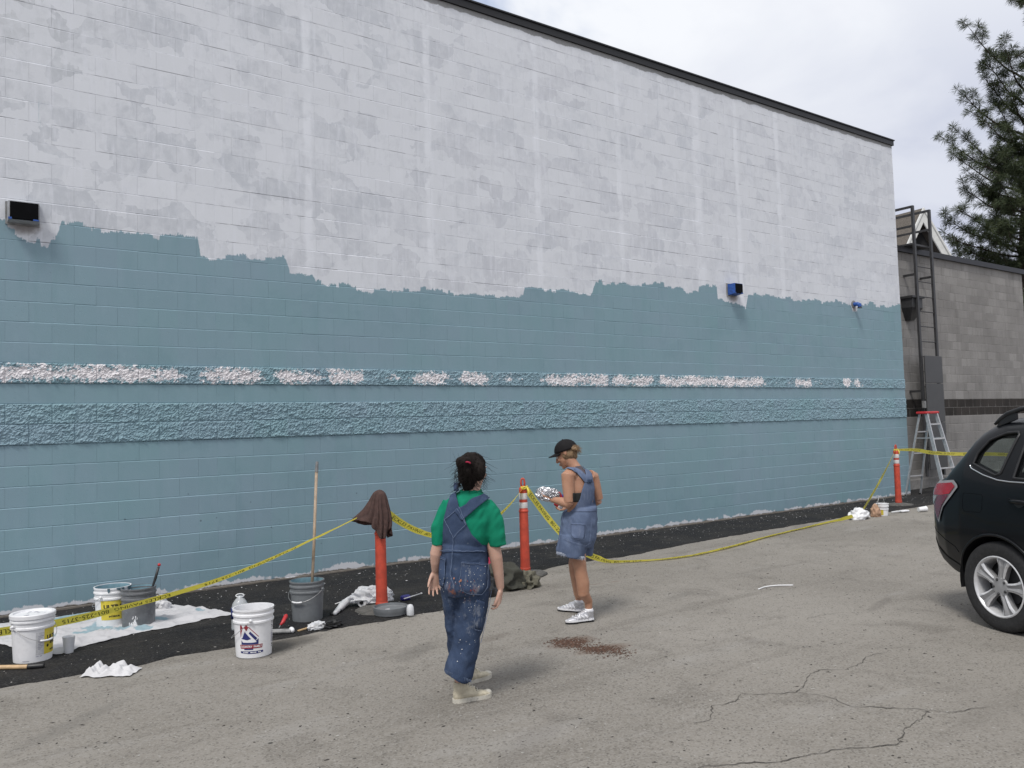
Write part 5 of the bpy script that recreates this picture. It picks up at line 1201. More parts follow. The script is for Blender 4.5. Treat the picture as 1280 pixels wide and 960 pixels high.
def basis(f, up=Vector((0, 0, 1))):
    f = f.normalized(); r = f.cross(up).normalized(); u = r.cross(f); return r, f, u
def head(mb, c, f, k=1.0, roll_up=Vector((0, 0, 1))):
    r, f, u = basis(f, roll_up); R3 = Matrix((r, f, u)).transposed()
    P = lambda a, b, d: c+(r*a+f*b+u*d)*k
    S3 = lambda *v: tuple(q*k for q in v)
    mb.ball(P(0, -0.012, 0.022), S3(.073, .094, .090), 20, 14, R3)           # cranium
    mb.loft([(P(0, 0.028, 0.05), r*.060*k, f*.058*k), (P(0, 0.036, 0.0), r*.062*k, f*.056*k), (P(0, 0.036, -0.045), r*.055*k, f*.052*k), (P(0, 0.044, -0.082), r*.036*k, f*.038*k), (P(0, 0.052, -0.104), r*.020*k, f*.022*k)], 18)
    mb.ball(P(0, 0.072, -0.094), S3(.020, .018, .016), 10, 7, R3)           # chin
    mb.tube([P(0, 0.088, 0.022), P(0, 0.102, -0.004), P(0, 0.113, -0.026), P(0, 0.104, -0.036)], [.009*k, .010*k, .0125*k, .009*k], 10)   # nose
    for s_ in (-1, 1):
        mb.ball(P(s_*0.012, 0.098, -0.030), S3(.009, .010, .008), 8, 6, R3)  # nostrils
        mb.ball(P(s_*0.033, 0.078, 0.032), S3(.024, .016, .009), 10, 6, R3)  # brow
        mb.ball(P(s_*0.040, 0.066, -0.018), S3(.022, .020, .022), 10, 6, R3) # cheek
        mb.loft([(P(s_*0.070, -0.012, 0.028), f*.018*k, u*.006*k), (P(s_*0.079, -0.016, 0.022), f*.020*k, u*.024*k), (P(s_*0.083, -0.020, 0.005), f*.015*k, u*.028*k)], 10)  # ear
    mb.ball(P(0, 0.094, -0.056), S3(.024, .010, .0065), 12, 6, R3); mb.ball(P(0, 0.091, -0.067), S3(.021, .011, .0075), 12, 6, R3)       # lips
    return P, R3
def eyes(fig, P, k=1.0):
    for s_ in (-1, 1):
        b = MB(); b.ball(P(s_*0.032, 0.081, 0.010), 0.0125*k, 12, 8); b.build('eye', M['eye'], fig.t, smooth=True)
def hand(mb, w, d, n, side, curl=(0.35, 0.45, 0.4), spread=0.10, k=1.0, thumb=(0.55, 0.75, 0.25)):
    """w wrist, d hand direction, n the way the palm faces, side +1/-1: which side the thumb is on"""
    d = d.normalized(); n = (n-d*n.dot(d)).normalized(); s_ = d.cross(n)*side
    mb.loft([(w-d*0.012*k, s_*.024*k, n*.018*k), (w+d*0.02*k, s_*.031*k, n*.0165*k), (w+d*0.055*k, s_*.039*k, n*.0145*k), (w+d*0.088*k, s_*.040*k, n*.0115*k), (w+d*0.096*k, s_*.036*k, n*.009*k)], 14)
    for i, (ln, off) in enumerate(((0.070, 0.031), (0.079, 0.0105), (0.073, -0.0105), (0.057, -0.031))):
        a = spread*(1.5-i)*0.5; dr = (d*math.cos(a)+s_*math.sin(a)).normalized(); p = w+d*(0.088-0.004*abs(i-1))*k+s_*off*k
        pts = [p-dr*0.012*k, p]; ang = 0.0
        for j, fr in enumerate((0.46, 0.30, 0.24)):
            ang += curl[j]*(1+0.10*i); dd = dr*math.cos(ang)+n*math.sin(ang); p = p+dd*ln*fr*k; pts.append(p)
        mb.tube(pts, [.0095*k, .0093*k, .0085*k, .0076*k, .0056*k], 9)
    t0 = w+d*0.022*k+s_*0.024*k+n*0.004*k; tv = (d*thumb[0]+s_*thumb[1]+n*thumb[2]).normalized(); tv2 = (tv*0.75+d*0.55+n*0.25).normalized()
    mb.tube([t0-tv*0.01*k, t0, t0+tv*0.036*k, t0+tv*0.036*k+tv2*0.028*k, t0+tv*0.036*k+tv2*0.050*k], [.014*k, .0145*k, .011*k, .0098*k, .0066*k], 10)
def strands(name, fig, mat, n, fn, r=0.0016):
    mb = MB()
    for i in range(n):
        P = fn(i)
        if P: mb.tube(P, [r*(1-0.75*k/(len(P)-1)) for k in range(len(P))], 4, caps=False)
    o = mb.build(name, mat, fig.t, clean=False, smooth=True); o['kind'] = 'stuff'; return o

# ------------------------------------------------------------------ person in the green shirt, seen from behind
A = Figure('person', 'person in green shirt and paint splashed dark denim overalls, seen from behind', (583, 876)); L = A.L
def local_vec(p, fig): q = p-fig.o; return Vector((q.dot(H_R), q.dot(H_F), q.z))
HEEL_A, TOE_A = local_vec(gp(568, 878.5), A), local_vec(gp(611, 871), A)-local_vec(gp(566, 880), A); HEEL_A2, TOE_A2 = local_vec(gp(577.5, 856.5), A), Vector((0.62, 0.6, 0))
ANK_A = HEEL_A+TOE_A.normalized()*.038+Vector((0, 0, .115)); ANK_A2 = HEEL_A2+TOE_A2.normalized()*.038+Vector((0, 0, .115))
fA = Vector((0.50, 0.86, -0.10)).normalized(); hc = L(591, 589.5, 0.02)
b = MB(); PA, RA = head(b, hc, fA, 0.98)
b.tube([L(589, 620, 0.0), L(590, 609, 0.01), hc+Vector((0, 0.0, -0.03))], [0.064, 0.052, 0.055], 16)
b.loft([A.sec(577, 598, 614, .05), A.sec(566, 608, 622, .08), A.sec(557, 614, 630, .095), A.sec(558, 612, 650, .105), A.sec(560, 609, 675, .10), A.sec(557, 606, 700, .105), A.sec(556, 607, 730, .11), A.sec(566, 600, 742, .09)], 22)
# arms
b.tube([L(561, 630, 0), L(554, 650, -.005), L(548, 680, -.01), L(545.5, 692, -.005), L(545, 703, .01), L(544.5, 713, .03)], [.042, .042, .038, .041, .035, .0255], 16)
b.tube([L(608, 631, 0), L(613, 655, -.01), L(617, 684, -.02), L(620, 697, -.02), L(623, 716, -.01), L(625.5, 735, .01)], [.042, .042, .043, .041, .033, .0245], 16)
hand(b, L(544.5, 715, .03), Vector((-0.08, 0.05, -1)), Vector((0.25, -0.9, 0)), 1, (0.28, 0.38, 0.3), 0.25, 0.96, thumb=(0.75, 0.45, 0.5))
hand(b, L(625.7, 736, .01), Vector((-0.10, 0.12, -1)), Vector((-0.95, 0.10, 0.15)), -1, (0.42, 0.55, 0.45), 0.14, 0.96, thumb=(0.9, 0.35, 0.25))
# legs inside the trousers, ankles showing
b.tube([L(592, 728, 0), L(590, 770, 0), L(586, 800, -.01), L(579, 830, -.03), ANK_A+Vector((0, 0, .06)), ANK_A, ANK_A-Vector((0, 0, .05))], [.075, .062, .050, .042, .033, .030, .026], 16)
b.tube([L(569, 728, .02), L(566, 770, .08), L(572, 800, .13), L(580, 830, .17), ANK_A2+Vector((0, 0, .05)), ANK_A2, ANK_A2-Vector((0, 0, .05))], [.070, .055, .045, .042, .034, .030, .026], 16)
bodyA = A.made(b, 'body', M['skin_pale'], 0.0048, 3)
eyes(A, PA, 0.98)
# shirt
def shirt_fold(p): return 0.010*noise.noise(Vector((p.x*16+p.z*5, p.y*10, p.z*6)))+0.006*noise.noise(Vector((p.x*30-p.z*18, p.y*18, p.z*14)))
b = MB()
b.loft([A.sec(579, 601, 611.5, .058, 0), A.sec(574, 604, 614, .068), A.sec(565, 608, 619, .088), A.sec(557, 613, 626, .108), A.sec(552, 618, 636, .122), A.sec(551, 619, 650, .132), A.sec(553, 617, 668, .130), A.sec(556, 611, 680, .118), A.sec(559, 606, 688, .100)], 30)
b.tube([L(564, 629, 0), L(556, 643, 0), L(551, 660, -.005), L(549, 672, -.01), L(548.5, 681.5, -.01)], [.058, .058, .057, .050, .044], 20)
b.tube([L(604, 630, 0), L(613, 643, -.01), L(617.5, 660, -.015), L(621, 673, -.02), L(622, 682, -.02)], [.058, .062, .064, .062, .060], 20)
shirt = A.made(b, 'shirt', M['green'], 0.0075, 2, shirt_fold)
b = MB(); cc = L(588.5, 613, 0.0); b.tube([cc+Vector((0.066*math.cos(a), 0.062*math.sin(a), 0.006*math.sin(a)-0.002)) for a in np.linspace(0, 2*math.pi, 31)], 0.0065, 8); b.build('collar', M['green'], A.t, smooth=True)
# overalls
def den_fold(p): return 0.008*noise.noise(Vector((p.x*11, p.y*8, p.z*9)))+0.006*noise.noise(Vector((p.x*22+p.z*9, p.y*14, p.z*20)))-0.004*abs(noise.noise(Vector((p.x*9+p.z*14, 2, p.z*22-p.x*16))))
b = MB()
b.loft([A.sec(554, 609, 679, .120), A.sec(551, 611, 688, .130), A.sec(549.5, 612, 703, .132), A.sec(548.5, 613.5, 718, .142, -.005), A.sec(549.5, 613.5, 732, .142, -.008), A.sec(552, 611, 743, .12, 0)], 32)
b.loft([A.sec(571, 612, 728, .118), A.sec(571.5, 612.5, 742, .118), A.sec(571, 610.5, 757, .112), A.sec(570, 606.5, 775, .104), A.sec(568, 602, 792, .098, -.01), A.sec(565, 600, 806, .098, -.015), A.sec(561, 597, 820, .10, -.025), A.sec(556, 593.5, 832, .112, -.035, 840), A.sec(554.5, 589, 838, .115, -.04, 852.5)], 28)
b.loft([A.sec(550, 582, 728, .112, .01), A.sec(552, 578, 745, .108, .03), A.sec(554, 575, 765, .10, .06), A.sec(556.5, 575, 785, .096, .08), A.sec(559, 580, 805, .096, .11), A.sec(563, 586, 825, .098, .14), A.sec(566, 591, 840, .10, .17)], 28)
over = A.made(b, 'overalls', M['denim_dark'], 0.0075, 2, den_fold)
tA = A.bvh(shirt, over)
A.drape(tA, [((568.5, 612.5), (572.5, 612)), ((564.5, 619), (571, 619)), ((560, 632), (574.5, 633)), ((557, 645), (580, 646)), ((554.5, 657), (584.5, 657)), ((553, 668), (590, 668)), ((552.5, 677), (599, 677)), ((551.5, 686), (607, 685)), ((551, 691), (609, 690))], 'back_bib', M['denim_dark2'], (0.012, 0.003), 14, 6, 0.005)
A.drape(tA, [((602, 618.5), (611.5, 623.5)), ((594, 622.5), (604, 628.5)), ((584, 628.5), (594, 636.5)), ((575.5, 634.5), (585, 645)), ((569, 639), (578, 651))], 'strap', M['denim_dark2'], 0.015, 8, 6, 0.005)
b = MB(); sp = spline([L(570.5, 613.5, -.055), L(570, 607, -.03), L(571.5, 603.5, 0.0), L(573, 608, .04)], 14); n_ = len(sp)
b.add([q+Vector((s*.016, 0, 0)) for q in sp for s in (-1, 1)], [(2*i, 2*i+1, 2*i+3, 2*i+2) for i in range(n_-1)]); o = b.build('strap', M['denim_dark'], A.t, smooth=True); baked(o, [('SOLIDIFY', dict(thickness=0.005, offset=0))])
A.seam(tA, [[(558, 649), (573, 636), (582.5, 655), (568, 672.5), (558, 649)], [(568, 672.5), (567, 689)], [(575, 634), (583, 655)], [(567, 690), (565.5, 703), (564.5, 718), (568.5, 733)], [(552.5, 688.5), (604, 689)], [(611.5, 735), (608.5, 757), (603.5, 780), (598, 803)]], 'stitching', M['stitch'], 0.0165)
A.drape(tA, [((577, 701.5), (608.5, 703.5)), ((576.5, 706), (609, 708)), ((574, 725), (608.5, 727)), ((576, 736), (605, 740)), ((584, 741.5), (599, 743.5))], 'pocket', M['denim_dark2'], 0.0055, 10, 4, 0.004)
A.drape(tA, [((549.5, 694.5), (558.5, 697.5)), ((549.3, 700), (558, 703)), ((549.5, 722), (556.5, 724)), ((550.5, 732), (555, 733.5))], 'pocket', M['denim_dark2'], 0.0055, 6, 4, 0.004)
A.drape(tA, [((595, 748), (606, 752)), ((594.5, 765), (604.5, 767)), ((593, 786), (600.5, 787))], 'pocket', M['denim_dark2'], 0.0055, 6, 4, 0.004)
A.seam(tA, [[(577, 702), (576, 718), (574, 727), (577, 737), (588, 742), (601, 742.5), (608, 733), (608.5, 704)], [(577, 703.5), (608, 705.5)], [(549.6, 697), (558, 700), (556.5, 724), (554.5, 732)], [(594.5, 750), (593, 786), (600, 787.5)]], 'stitching', M['stitch'], 0.0105, 0.0013)
def around(cx, cy, sx, sy): return lambda: (cx+random.gauss(0, sx), cy+random.gauss(0, sy))
M['splash_white'] = plain('white paint splash', (0.50, 0.50, 0.50), 0.6, 0.2, 40); M['splash_red'] = plain('red paint splash', (0.22, 0.05, 0.045), 0.6, 0.3, 40); M['splash_orange'] = plain('orange paint splash', (0.34, 0.14, 0.08), 0.6, 0.3, 40)
sz = lambda lo, hi: (lambda: random.uniform(lo, hi))
A.splats(tA, 30, around(590, 722, 10, 12), sz(.0012, .004), 'paint_splash', M['splash_white'], .012)
A.splats(tA, 12, around(557, 727, 4, 10), sz(.0012, .004), 'paint_splash', M['splash_white'], .012)
A.splats(tA, 22, around(594, 752, 9, 16), sz(.0012, .003), 'paint_splash', M['splash_white'], .012)
A.splats(tA, 7, around(588, 731, 7, 7), sz(.003, .006), 'paint_splash', M['splash_red'], .011)
A.splats(tA, 4, around(574, 725, 3, 4), sz(.004, .010), 'paint_splash', M['splash_orange'], .011)
A.splats(tA, 14, around(580, 800, 12, 20), sz(.0015, .004), 'paint_splash', M['splash_white'], .009)
# frayed hem
def fray(i):
    u = i/90; p = A.L(556.5+32.5*u+random.uniform(-.5, .5), 838.5+12.5*u+1, -.14+random.uniform(0, .02)); return [p+Vector((0, 0, .01)), p+Vector((random.uniform(-.006, .006), random.uniform(-.004, .004), -random.uniform(.004, .014)))]
strands('frayed_hem', A, M['stitch'], 90, fray, 0.0011)
# hair
b = MB(); r_, f_, u_ = basis(fA); R3 = Matrix((r_, f_, u_)).transposed()
b.ball(PA(0, -0.020, 0.030), (.085, .098, .094), 22, 14, R3); b.ball(PA(0.0, -0.055, -0.025), (.068, .060, .075), 18, 12, R3); b.ball(PA(0.0, -0.052, -0.085), (.044, .036, .040), 14, 10, R3)
bun = L(579.5, 578.5, -0.10); b.ball(bun, (.046, .038, .042), 14, 10); b.ball(L(577, 576.5, -.105), (.034, .028, .028), 12, 8); b.ball(L(581, 588, -.095), (.044, .034, .052), 12, 8); b.ball(L(598, 588, -.05), (.046, .05, .07), 12, 8)
hair = A.made(b, 'hair', M['hair_dark'], 0.006, 2, lambda p: 0.007*noise.noise(Vector((p.x*22, p.y*22, p.z*9)))+0.006*noise.noise(Vector((p.x*60, p.y*60, p.z*18))))
hb = A.bvh(hair)
def hs(i):
    a = random.uniform(0, 6.28); tx, ty = 588+random.gauss(0, 8), 590+random.gauss(0, 11)
    try:
        p0 = A.hit(hb, tx, ty, 0.002); dx = random.uniform(-.006, .02) if tx > 588 else random.uniform(-.02, .006)
        P = [p0]; q = p0
        for k in range(5):
            q = q+Vector((dx+random.uniform(-.008, .008), random.uniform(-.006, .004), -random.uniform(.006, .014))); P.append(q)
        return P
    except Exception: return None
strands('hair_strands', A, M['hair_dark'], 260, hs, 0.0013)
def fly(i):
    e = random.random()
    if e < 0.4: px, py, sx = random.uniform(568, 574), random.uniform(575, 600), -1
    elif e < 0.75: px, py, sx = random.uniform(603, 607), random.uniform(578, 602), 1
    else: px, py, sx = random.uniform(574, 603), random.uniform(568, 572), random.choice((-1, 1))
    q = L(px, py, random.uniform(-.06, .04)); P = [q]; z = random.uniform(-.018, .006)
    for k in range(6): q = q+Vector((sx*random.uniform(-.003, .006), random.uniform(-.004, .004), z+random.uniform(-.006, .006))); P.append(q)
    return P
strands('loose_hair', A, M['hair_dark'], 60, fly, 0.0007)
b = MB(); tc = L(583, 579.5, -0.125); b.tube([tc+Vector((0.023*math.cos(a), -0.006*math.sin(a), 0.010*math.sin(a))) for a in np.linspace(0.0, math.pi, 12)], 0.0055, 8); b.build('hair_tie', M['crimson'], A.t, smooth=True)
# shoes
def local_vec(p, fig): q = p-fig.o; return Vector((q.dot(H_R), q.dot(H_F), q.z))
def hightop(fig, heel, d, k=1.0):
    d = d.normalized(); s_ = Vector((-d.y, d.x, 0)); Z = Vector((0, 0, 1)); b = MB()
    P = lambda a, h: heel+d*a*k+Z*h*k
    b.loft([(P(-.004, .045), s_*.018*k, Z*.030*k), (P(.012, .048), s_*.030*k, Z*.038*k), (P(.06, .046), s_*.034*k, Z*.036*k), (P(.12, .041), s_*.038*k, Z*.030*k), (P(.17, .034), s_*.045*k, Z*.023*k), (P(.215, .029), s_*.043*k, Z*.018*k), (P(.25, .025), s_*.030*k, Z*.014*k), (P(.262, .022), s_*.012*k, Z*.008*k)], 18)
    b.loft([(P(.045, .045), s_*.034*k, d*.052*k), (P(.043, .085), s_*.036*k, d*.045*k), (P(.040, .110), s_*.037*k, d*.042*k), (P(.038, .132), s_*.038*k, d*.042*k)], 18)
    b.tube([P(.06, .10), P(.10, .07), P(.14, .058)], [.026*k, .028*k, .028*k], 12)
    o = fig.made(b, 'shoe', M['canvas_shoe'], 0.005, 3, lambda p: 0.003*noise.noise(p*30))
    b = MB(); n = 20; out = []
    prof = [(-.012, .0), (-.004, .024), (.02, .034), (.06, .037), (.12, .041), (.17, .048), (.21, .048), (.245, .038), (.268, .018), (.274, 0)]
    ring = [(a, w) for a, w in prof]+[(a, -w) for a, w in prof[::-1][1:-1]]
    b.prism([P(a, 0)+s_*w*k for a, w in ring], Z*0.026*k); b.build('sole', M['shoe_sole'], o)
    b = MB(); b.ball(P(.243, .030), (.03*k, .03*k, .017*k), 12, 8); b.build('toe_cap', M['shoe_sole'], o, smooth=True)
    for i in range(5):
        a = .085+.018*i; h = .108-.0125*i; b = MB(); b.tube([P(a, h)+s_*-.022*k, P(a+.01, h+.010)+s_*0, P(a, h)+s_*.022*k], .0035*k, 6); b.build('lace', M['shoe_sole'], o, smooth=True)
    return o
hightop(A, HEEL_A, TOE_A, 0.94)
hightop(A, HEEL_A2, TOE_A2, 0.94)

# ------------------------------------------------------------------ person in the black cap
B = Figure('person', 'person in black cap and short denim overalls holding a foil bundle, facing left', (728, 777)); L = B.L
fB = Vector((-0.74, 0.67, 0)); SA = Vector((0.67, 0.74, 0))            # facing, and the line of the shoulders (towards the right shoulder)
def sb(px, py, hw, hd, dy=0.0): return (B.L(px, py, dy), SA*hw, fB*hd)
fH = Vector((-0.86, 0.34, -0.40)).normalized(); hc2 = L(708.2, 568.2, 0.02)
b = MB(); PB, RB = head(b, hc2, fH, 0.97)
b.tube([L(721, 590, .0), L(716.5, 581, .0), L(711.5, 573, .01)], [.062, .050, .052], 16)
b.loft([sb(719, 585, .06, .05), sb(722, 590, .135, .065), sb(724, 597, .165, .085), sb(725, 612, .155, .10), sb(725, 626, .138, .10), sb(724, 638, .120, .095), sb(724, 655, .115, .095), sb(723, 672, .115, .095), sb(722, 684, .10, .09)], 24)
shl, shr = L(709.5, 595, -.13), L(741, 596.5, .12)
el, er = L(711.5, 628, -.15), L(748.5, 624.5, .14)
wl_, wr_ = L(690, 624.5, -.02), L(712, 633, .34)
def limb(mb, P, rs, seg=16):
    mb.tube(P, rs, seg)
limb(b, [shl+Vector((.03, .03, .01)), shl, shl.lerp(el, .35), shl.lerp(el, .75), el], [.062, .058, .053, .047, .042])
limb(b, [el+Vector((.005, 0, .01)), el+Vector((-.01, .01, -.012)), el.lerp(wl_, .35)+Vector((0, 0, -.006)), el.lerp(wl_, .75), wl_], [.040, .042, .041, .030, .0245])
limb(b, [shr+Vector((-.03, -.02, .01)), shr, shr.lerp(er, .35), shr.lerp(er, .75), er], [.060, .056, .052, .045, .040])
limb(b, [er, er.lerp(wr_, .1)+Vector((0, 0, -.01)), er.lerp(wr_, .4), er.lerp(wr_, .8), wr_], [.040, .041, .038, .028, .024])
dl = (wl_-el).normalized()
hand(b, wl_, Vector((-0.93, 0.25, 0.30)), Vector((0.15, 0.45, 0.85)), 1, (0.45, 0.75, 0.6), 0.12, 0.95, thumb=(0.55, 0.6, 0.6))
hand(b, wr_, (wr_-er)+Vector((-.1, -.05, .02)), Vector((-0.3, -0.5, 0.8)), -1, (0.45, 0.7, 0.6), 0.12, 0.95)
# legs: near (left) leg planted, far leg just behind it
heelF, dirF = local_vec(gp(728.5, 766), B), Vector((-0.86, 0.5, 0))
heelN = local_vec(gp(741, 776.5), B); toeN = local_vec(gp(709.5, 780), B)
ANK_N = heelN+(toeN-heelN).normalized()*.034+Vector((0, 0, .10)); ANK_F = heelF+dirF.normalized()*.034+Vector((0, 0, .10))
b.tube([L(722, 668, -.05), L(722.5, 690, -.06), L(724, 704, -.06), L(725.5, 713, -.06), L(728.5, 729, -.05), L(729.5, 742, -.05), ANK_N+Vector((0, 0, .07)), ANK_N, ANK_N-Vector((0, 0, .05))], [.072, .068, .060, .055, .058, .050, .036, .031, .028], 18)
b.tube([L(724, 668, .07), L(722, 690, .08), L(719, 706, .09), L(719.5, 715, .09), L(723, 731, .10), L(724, 742, .11), ANK_F+Vector((0, 0, .06)), ANK_F, ANK_F-Vector((0, 0, .05))], [.070, .066, .060, .054, .056, .048, .035, .031, .028], 18)
bodyB = B.made(b, 'body', M['skin_tan'], 0.0048, 3)
eyes(B, PB, 0.97)
tb0 = B.bvh(bodyB)
B.drape(tb0, [((715.5, 616), (727.5, 615.5)), ((715.5, 622), (727, 622)), ((716, 627.5), (725, 627.5))], 'sports_top', M['top_dark'], 0.005, 8, 3)
B.drape(tb0, [((718.5, 583), (730.5, 582)), ((720.5, 585.5), (731, 586)), ((725, 590), (731.5, 591.5)), ((728, 596), (733, 597))], 'sports_top', M['top_mauve'], 0.005, 8, 3)
def den2(p): return 0.009*noise.noise(Vector((p.x*13, p.y*10, p.z*7)))+0.006*noise.noise(Vector((p.x*26+p.z*10, p.y*16, p.z*18)))
b = MB()
b.loft([B.sec(712.5, 745.5, 633, .125, .01), B.sec(704, 746.5, 641, .15, .01), B.sec(701.5, 747, 650, .155), B.sec(699.5, 746.5, 662, .165), B.sec(699, 745, 674, .17), B.sec(702, 741, 683, .14)], 30)
b.loft([B.sec(699, 736, 668, .12, -.05), B.sec(697, 734, 678, .122, -.06), B.sec(696, 733, 686, .125, -.06, 690), B.sec(696, 731.5, 692, .125, -.06, 698.5)], 28)
b.loft([B.sec(708, 744, 668, .11, .09), B.sec(708, 743.5, 680, .11, .10), B.sec(708, 741.5, 693.5, .11, .10)], 28)
overB = B.made(b, 'overalls', M['denim_light'], 0.007, 2, den2)
tB = B.bvh(bodyB, overB)
B.drape(tB, [((731, 600.5), (739.5, 599)), ((729, 606), (741, 605)), ((726.5, 614), (742.5, 612)), ((724.5, 624), (744, 621)), ((718.5, 634), (745.5, 632)), ((712, 640), (746.5, 640))], 'back_bib', M['denim_light2'], (0.012, 0.001), 14, 6, 0.005)
B.drape(tB, [((708.5, 586.5), (713.5, 583.5)), ((714, 588), (719, 585)), ((720, 592), (725.5, 589)), ((726, 598.5), (732, 595)), ((730.5, 604), (738, 601))], 'strap', M['denim_light2'], 0.012, 8, 6, 0.005)
B.drape(tB, [((728.5, 582.5), (735.5, 585)), ((730, 588), (737.5, 590)), ((731.5, 595), (739, 595.5)), ((732, 604), (740, 603))], 'strap', M['denim_light2'], 0.013, 8, 6, 0.005)
B.drape(tB, [((732.5, 599.5), (738, 599)), ((732, 604.5), (737.5, 604.5))], 'buckle', M['denim_dark'], 0.018, 4, 3, 0.004)
B.drape(tB, [((714, 653.5), (731.5, 654)), ((713.5, 657), (731.5, 657.5)), ((713.5, 669), (730.5, 671)), ((717, 673), (729, 674))], 'pocket', M['denim_light2'], 0.0065, 8, 4, 0.005)
B.seam(tB, [[(714, 655), (731, 656)], [(714, 654), (713.5, 669), (717, 673.5), (729, 674.5), (731, 671), (731.5, 655)], [(705, 642), (703, 660), (699, 688)], [(738, 652), (737, 668), (734, 684)], [(705, 673), (716, 678), (731, 681.5), (737, 678)]], 'stitching', M['stitch'], 0.013, 0.0016)
def fray2(i):
    u = i/110; p = B.L(696+35.5*u, 692+6.5*u+random.uniform(-.6, .6), -.185+.02*random.random()); return [p+Vector((0, .02, .012)), p+Vector((random.uniform(-.008, .008), 0, -random.uniform(.004, .022)))]
M['fray'] = plain('pale frayed thread', (0.42, 0.45, 0.52), 0.9, 0.1, 40)
strands('frayed_hem', B, M['fray'], 110, fray2, 0.0013)
# hair, cap
b = MB(); b.ball(PB(0, -0.020, 0.004), (.0745, .082, .072), 20, 12, RB); b.ball(PB(0, -0.062, -0.035), (.036, .026, .038), 14, 9, RB)
hairB = B.made(b, 'hair', M['hair_blond'], 0.006, 2, lambda p: 0.004*noise.noise(Vector((p.x*50, p.y*50, p.z*18))))
pt0 = L(715.5, 560.5, -0.05)
def pony(i):
    q = pt0+Vector((random.gauss(0, .008), random.gauss(0, .008), random.gauss(0, .010))); P = [q]; v = Vector((random.uniform(.008, .016), random.uniform(-.006, .004), random.uniform(-.006, .008)))
    for k in range(5): q = q+v+Vector((random.gauss(0, .0015), random.gauss(0, .0015), -0.0022*k)); P.append(q)
    return P
b = MB(); b.tube([pt0+Vector((-.02, .01, .0)), pt0, pt0+Vector((.025, -.01, -.003)), pt0+Vector((.05, -.012, -.016))], [.016, .017, .020, .008], 12); b.build('ponytail', M['hair_blond'], B.t, smooth=True)
strands('ponytail_strands', B, M['hair_blond'], 150, pony, 0.0018)
r2, f2, u2 = basis(fH); Rc = Matrix((r2, f2, u2)).transposed(); mb = MB()
tilt = Matrix.Rotation(0.12, 3, r2); Rc = tilt @ Rc
cc = PB(0, -0.012, 0.036); NUc, NVc = 28, 9; vs = []
for j in range(NVc+1):
    th = (j/NVc)*math.radians(95)
    for i in range(NUc):
        a = 2*math.pi*i/NUc; k = 1.0+(0.03 if math.sin(a) > 0 else 0); vs.append(cc+Rc @ Vector((.083*math.sin(th)*math.cos(a), .103*math.sin(th)*math.sin(a), .094*math.cos(th))))
mb.add(vs, [(j*NUc+i, (j+1)*NUc+i, (j+1)*NUc+(i+1) % NUc, j*NUc+(i+1) % NUc) for j in range(NVc) for i in range(NUc)])
cap = mb.build('cap', M['cap_black'], B.t, smooth=True); baked(cap, [('SOLIDIFY', dict(thickness=0.004, offset=1))])
mb = MB()
def brim(u, v):
    a = (u-0.5)*math.radians(150); rr = 0.0+0.075*v*math.cos(a*0.9)
    return cc+Rc @ Vector((.083*math.sin(a)*(1-.05*v), .100*math.cos(a)*1.0+rr, 0.002-0.02*(2*u-1)**2-0.016*v))
mb.grid(brim, 18, 6); bo = mb.build('brim', M['cap_black'], cap, smooth=True); baked(bo, [('SOLIDIFY', dict(thickness=0.005, offset=0))])
b = MB(); b.ball(cc+Rc @ Vector((0, 0, .098)), (.009, .009, .005), 10, 6); b.build('cap_button', M['cap_black'], cap, smooth=True)
b = MB(); b.tube([PB(0.045*math.cos(a), -0.108+0.01*abs(math.cos(a)), 0.042+0.02*math.sin(a)) for a in np.linspace(0, math.pi, 10)], 0.005, 6); b.build('cap_strap', M['tan_wood'], cap, smooth=True)
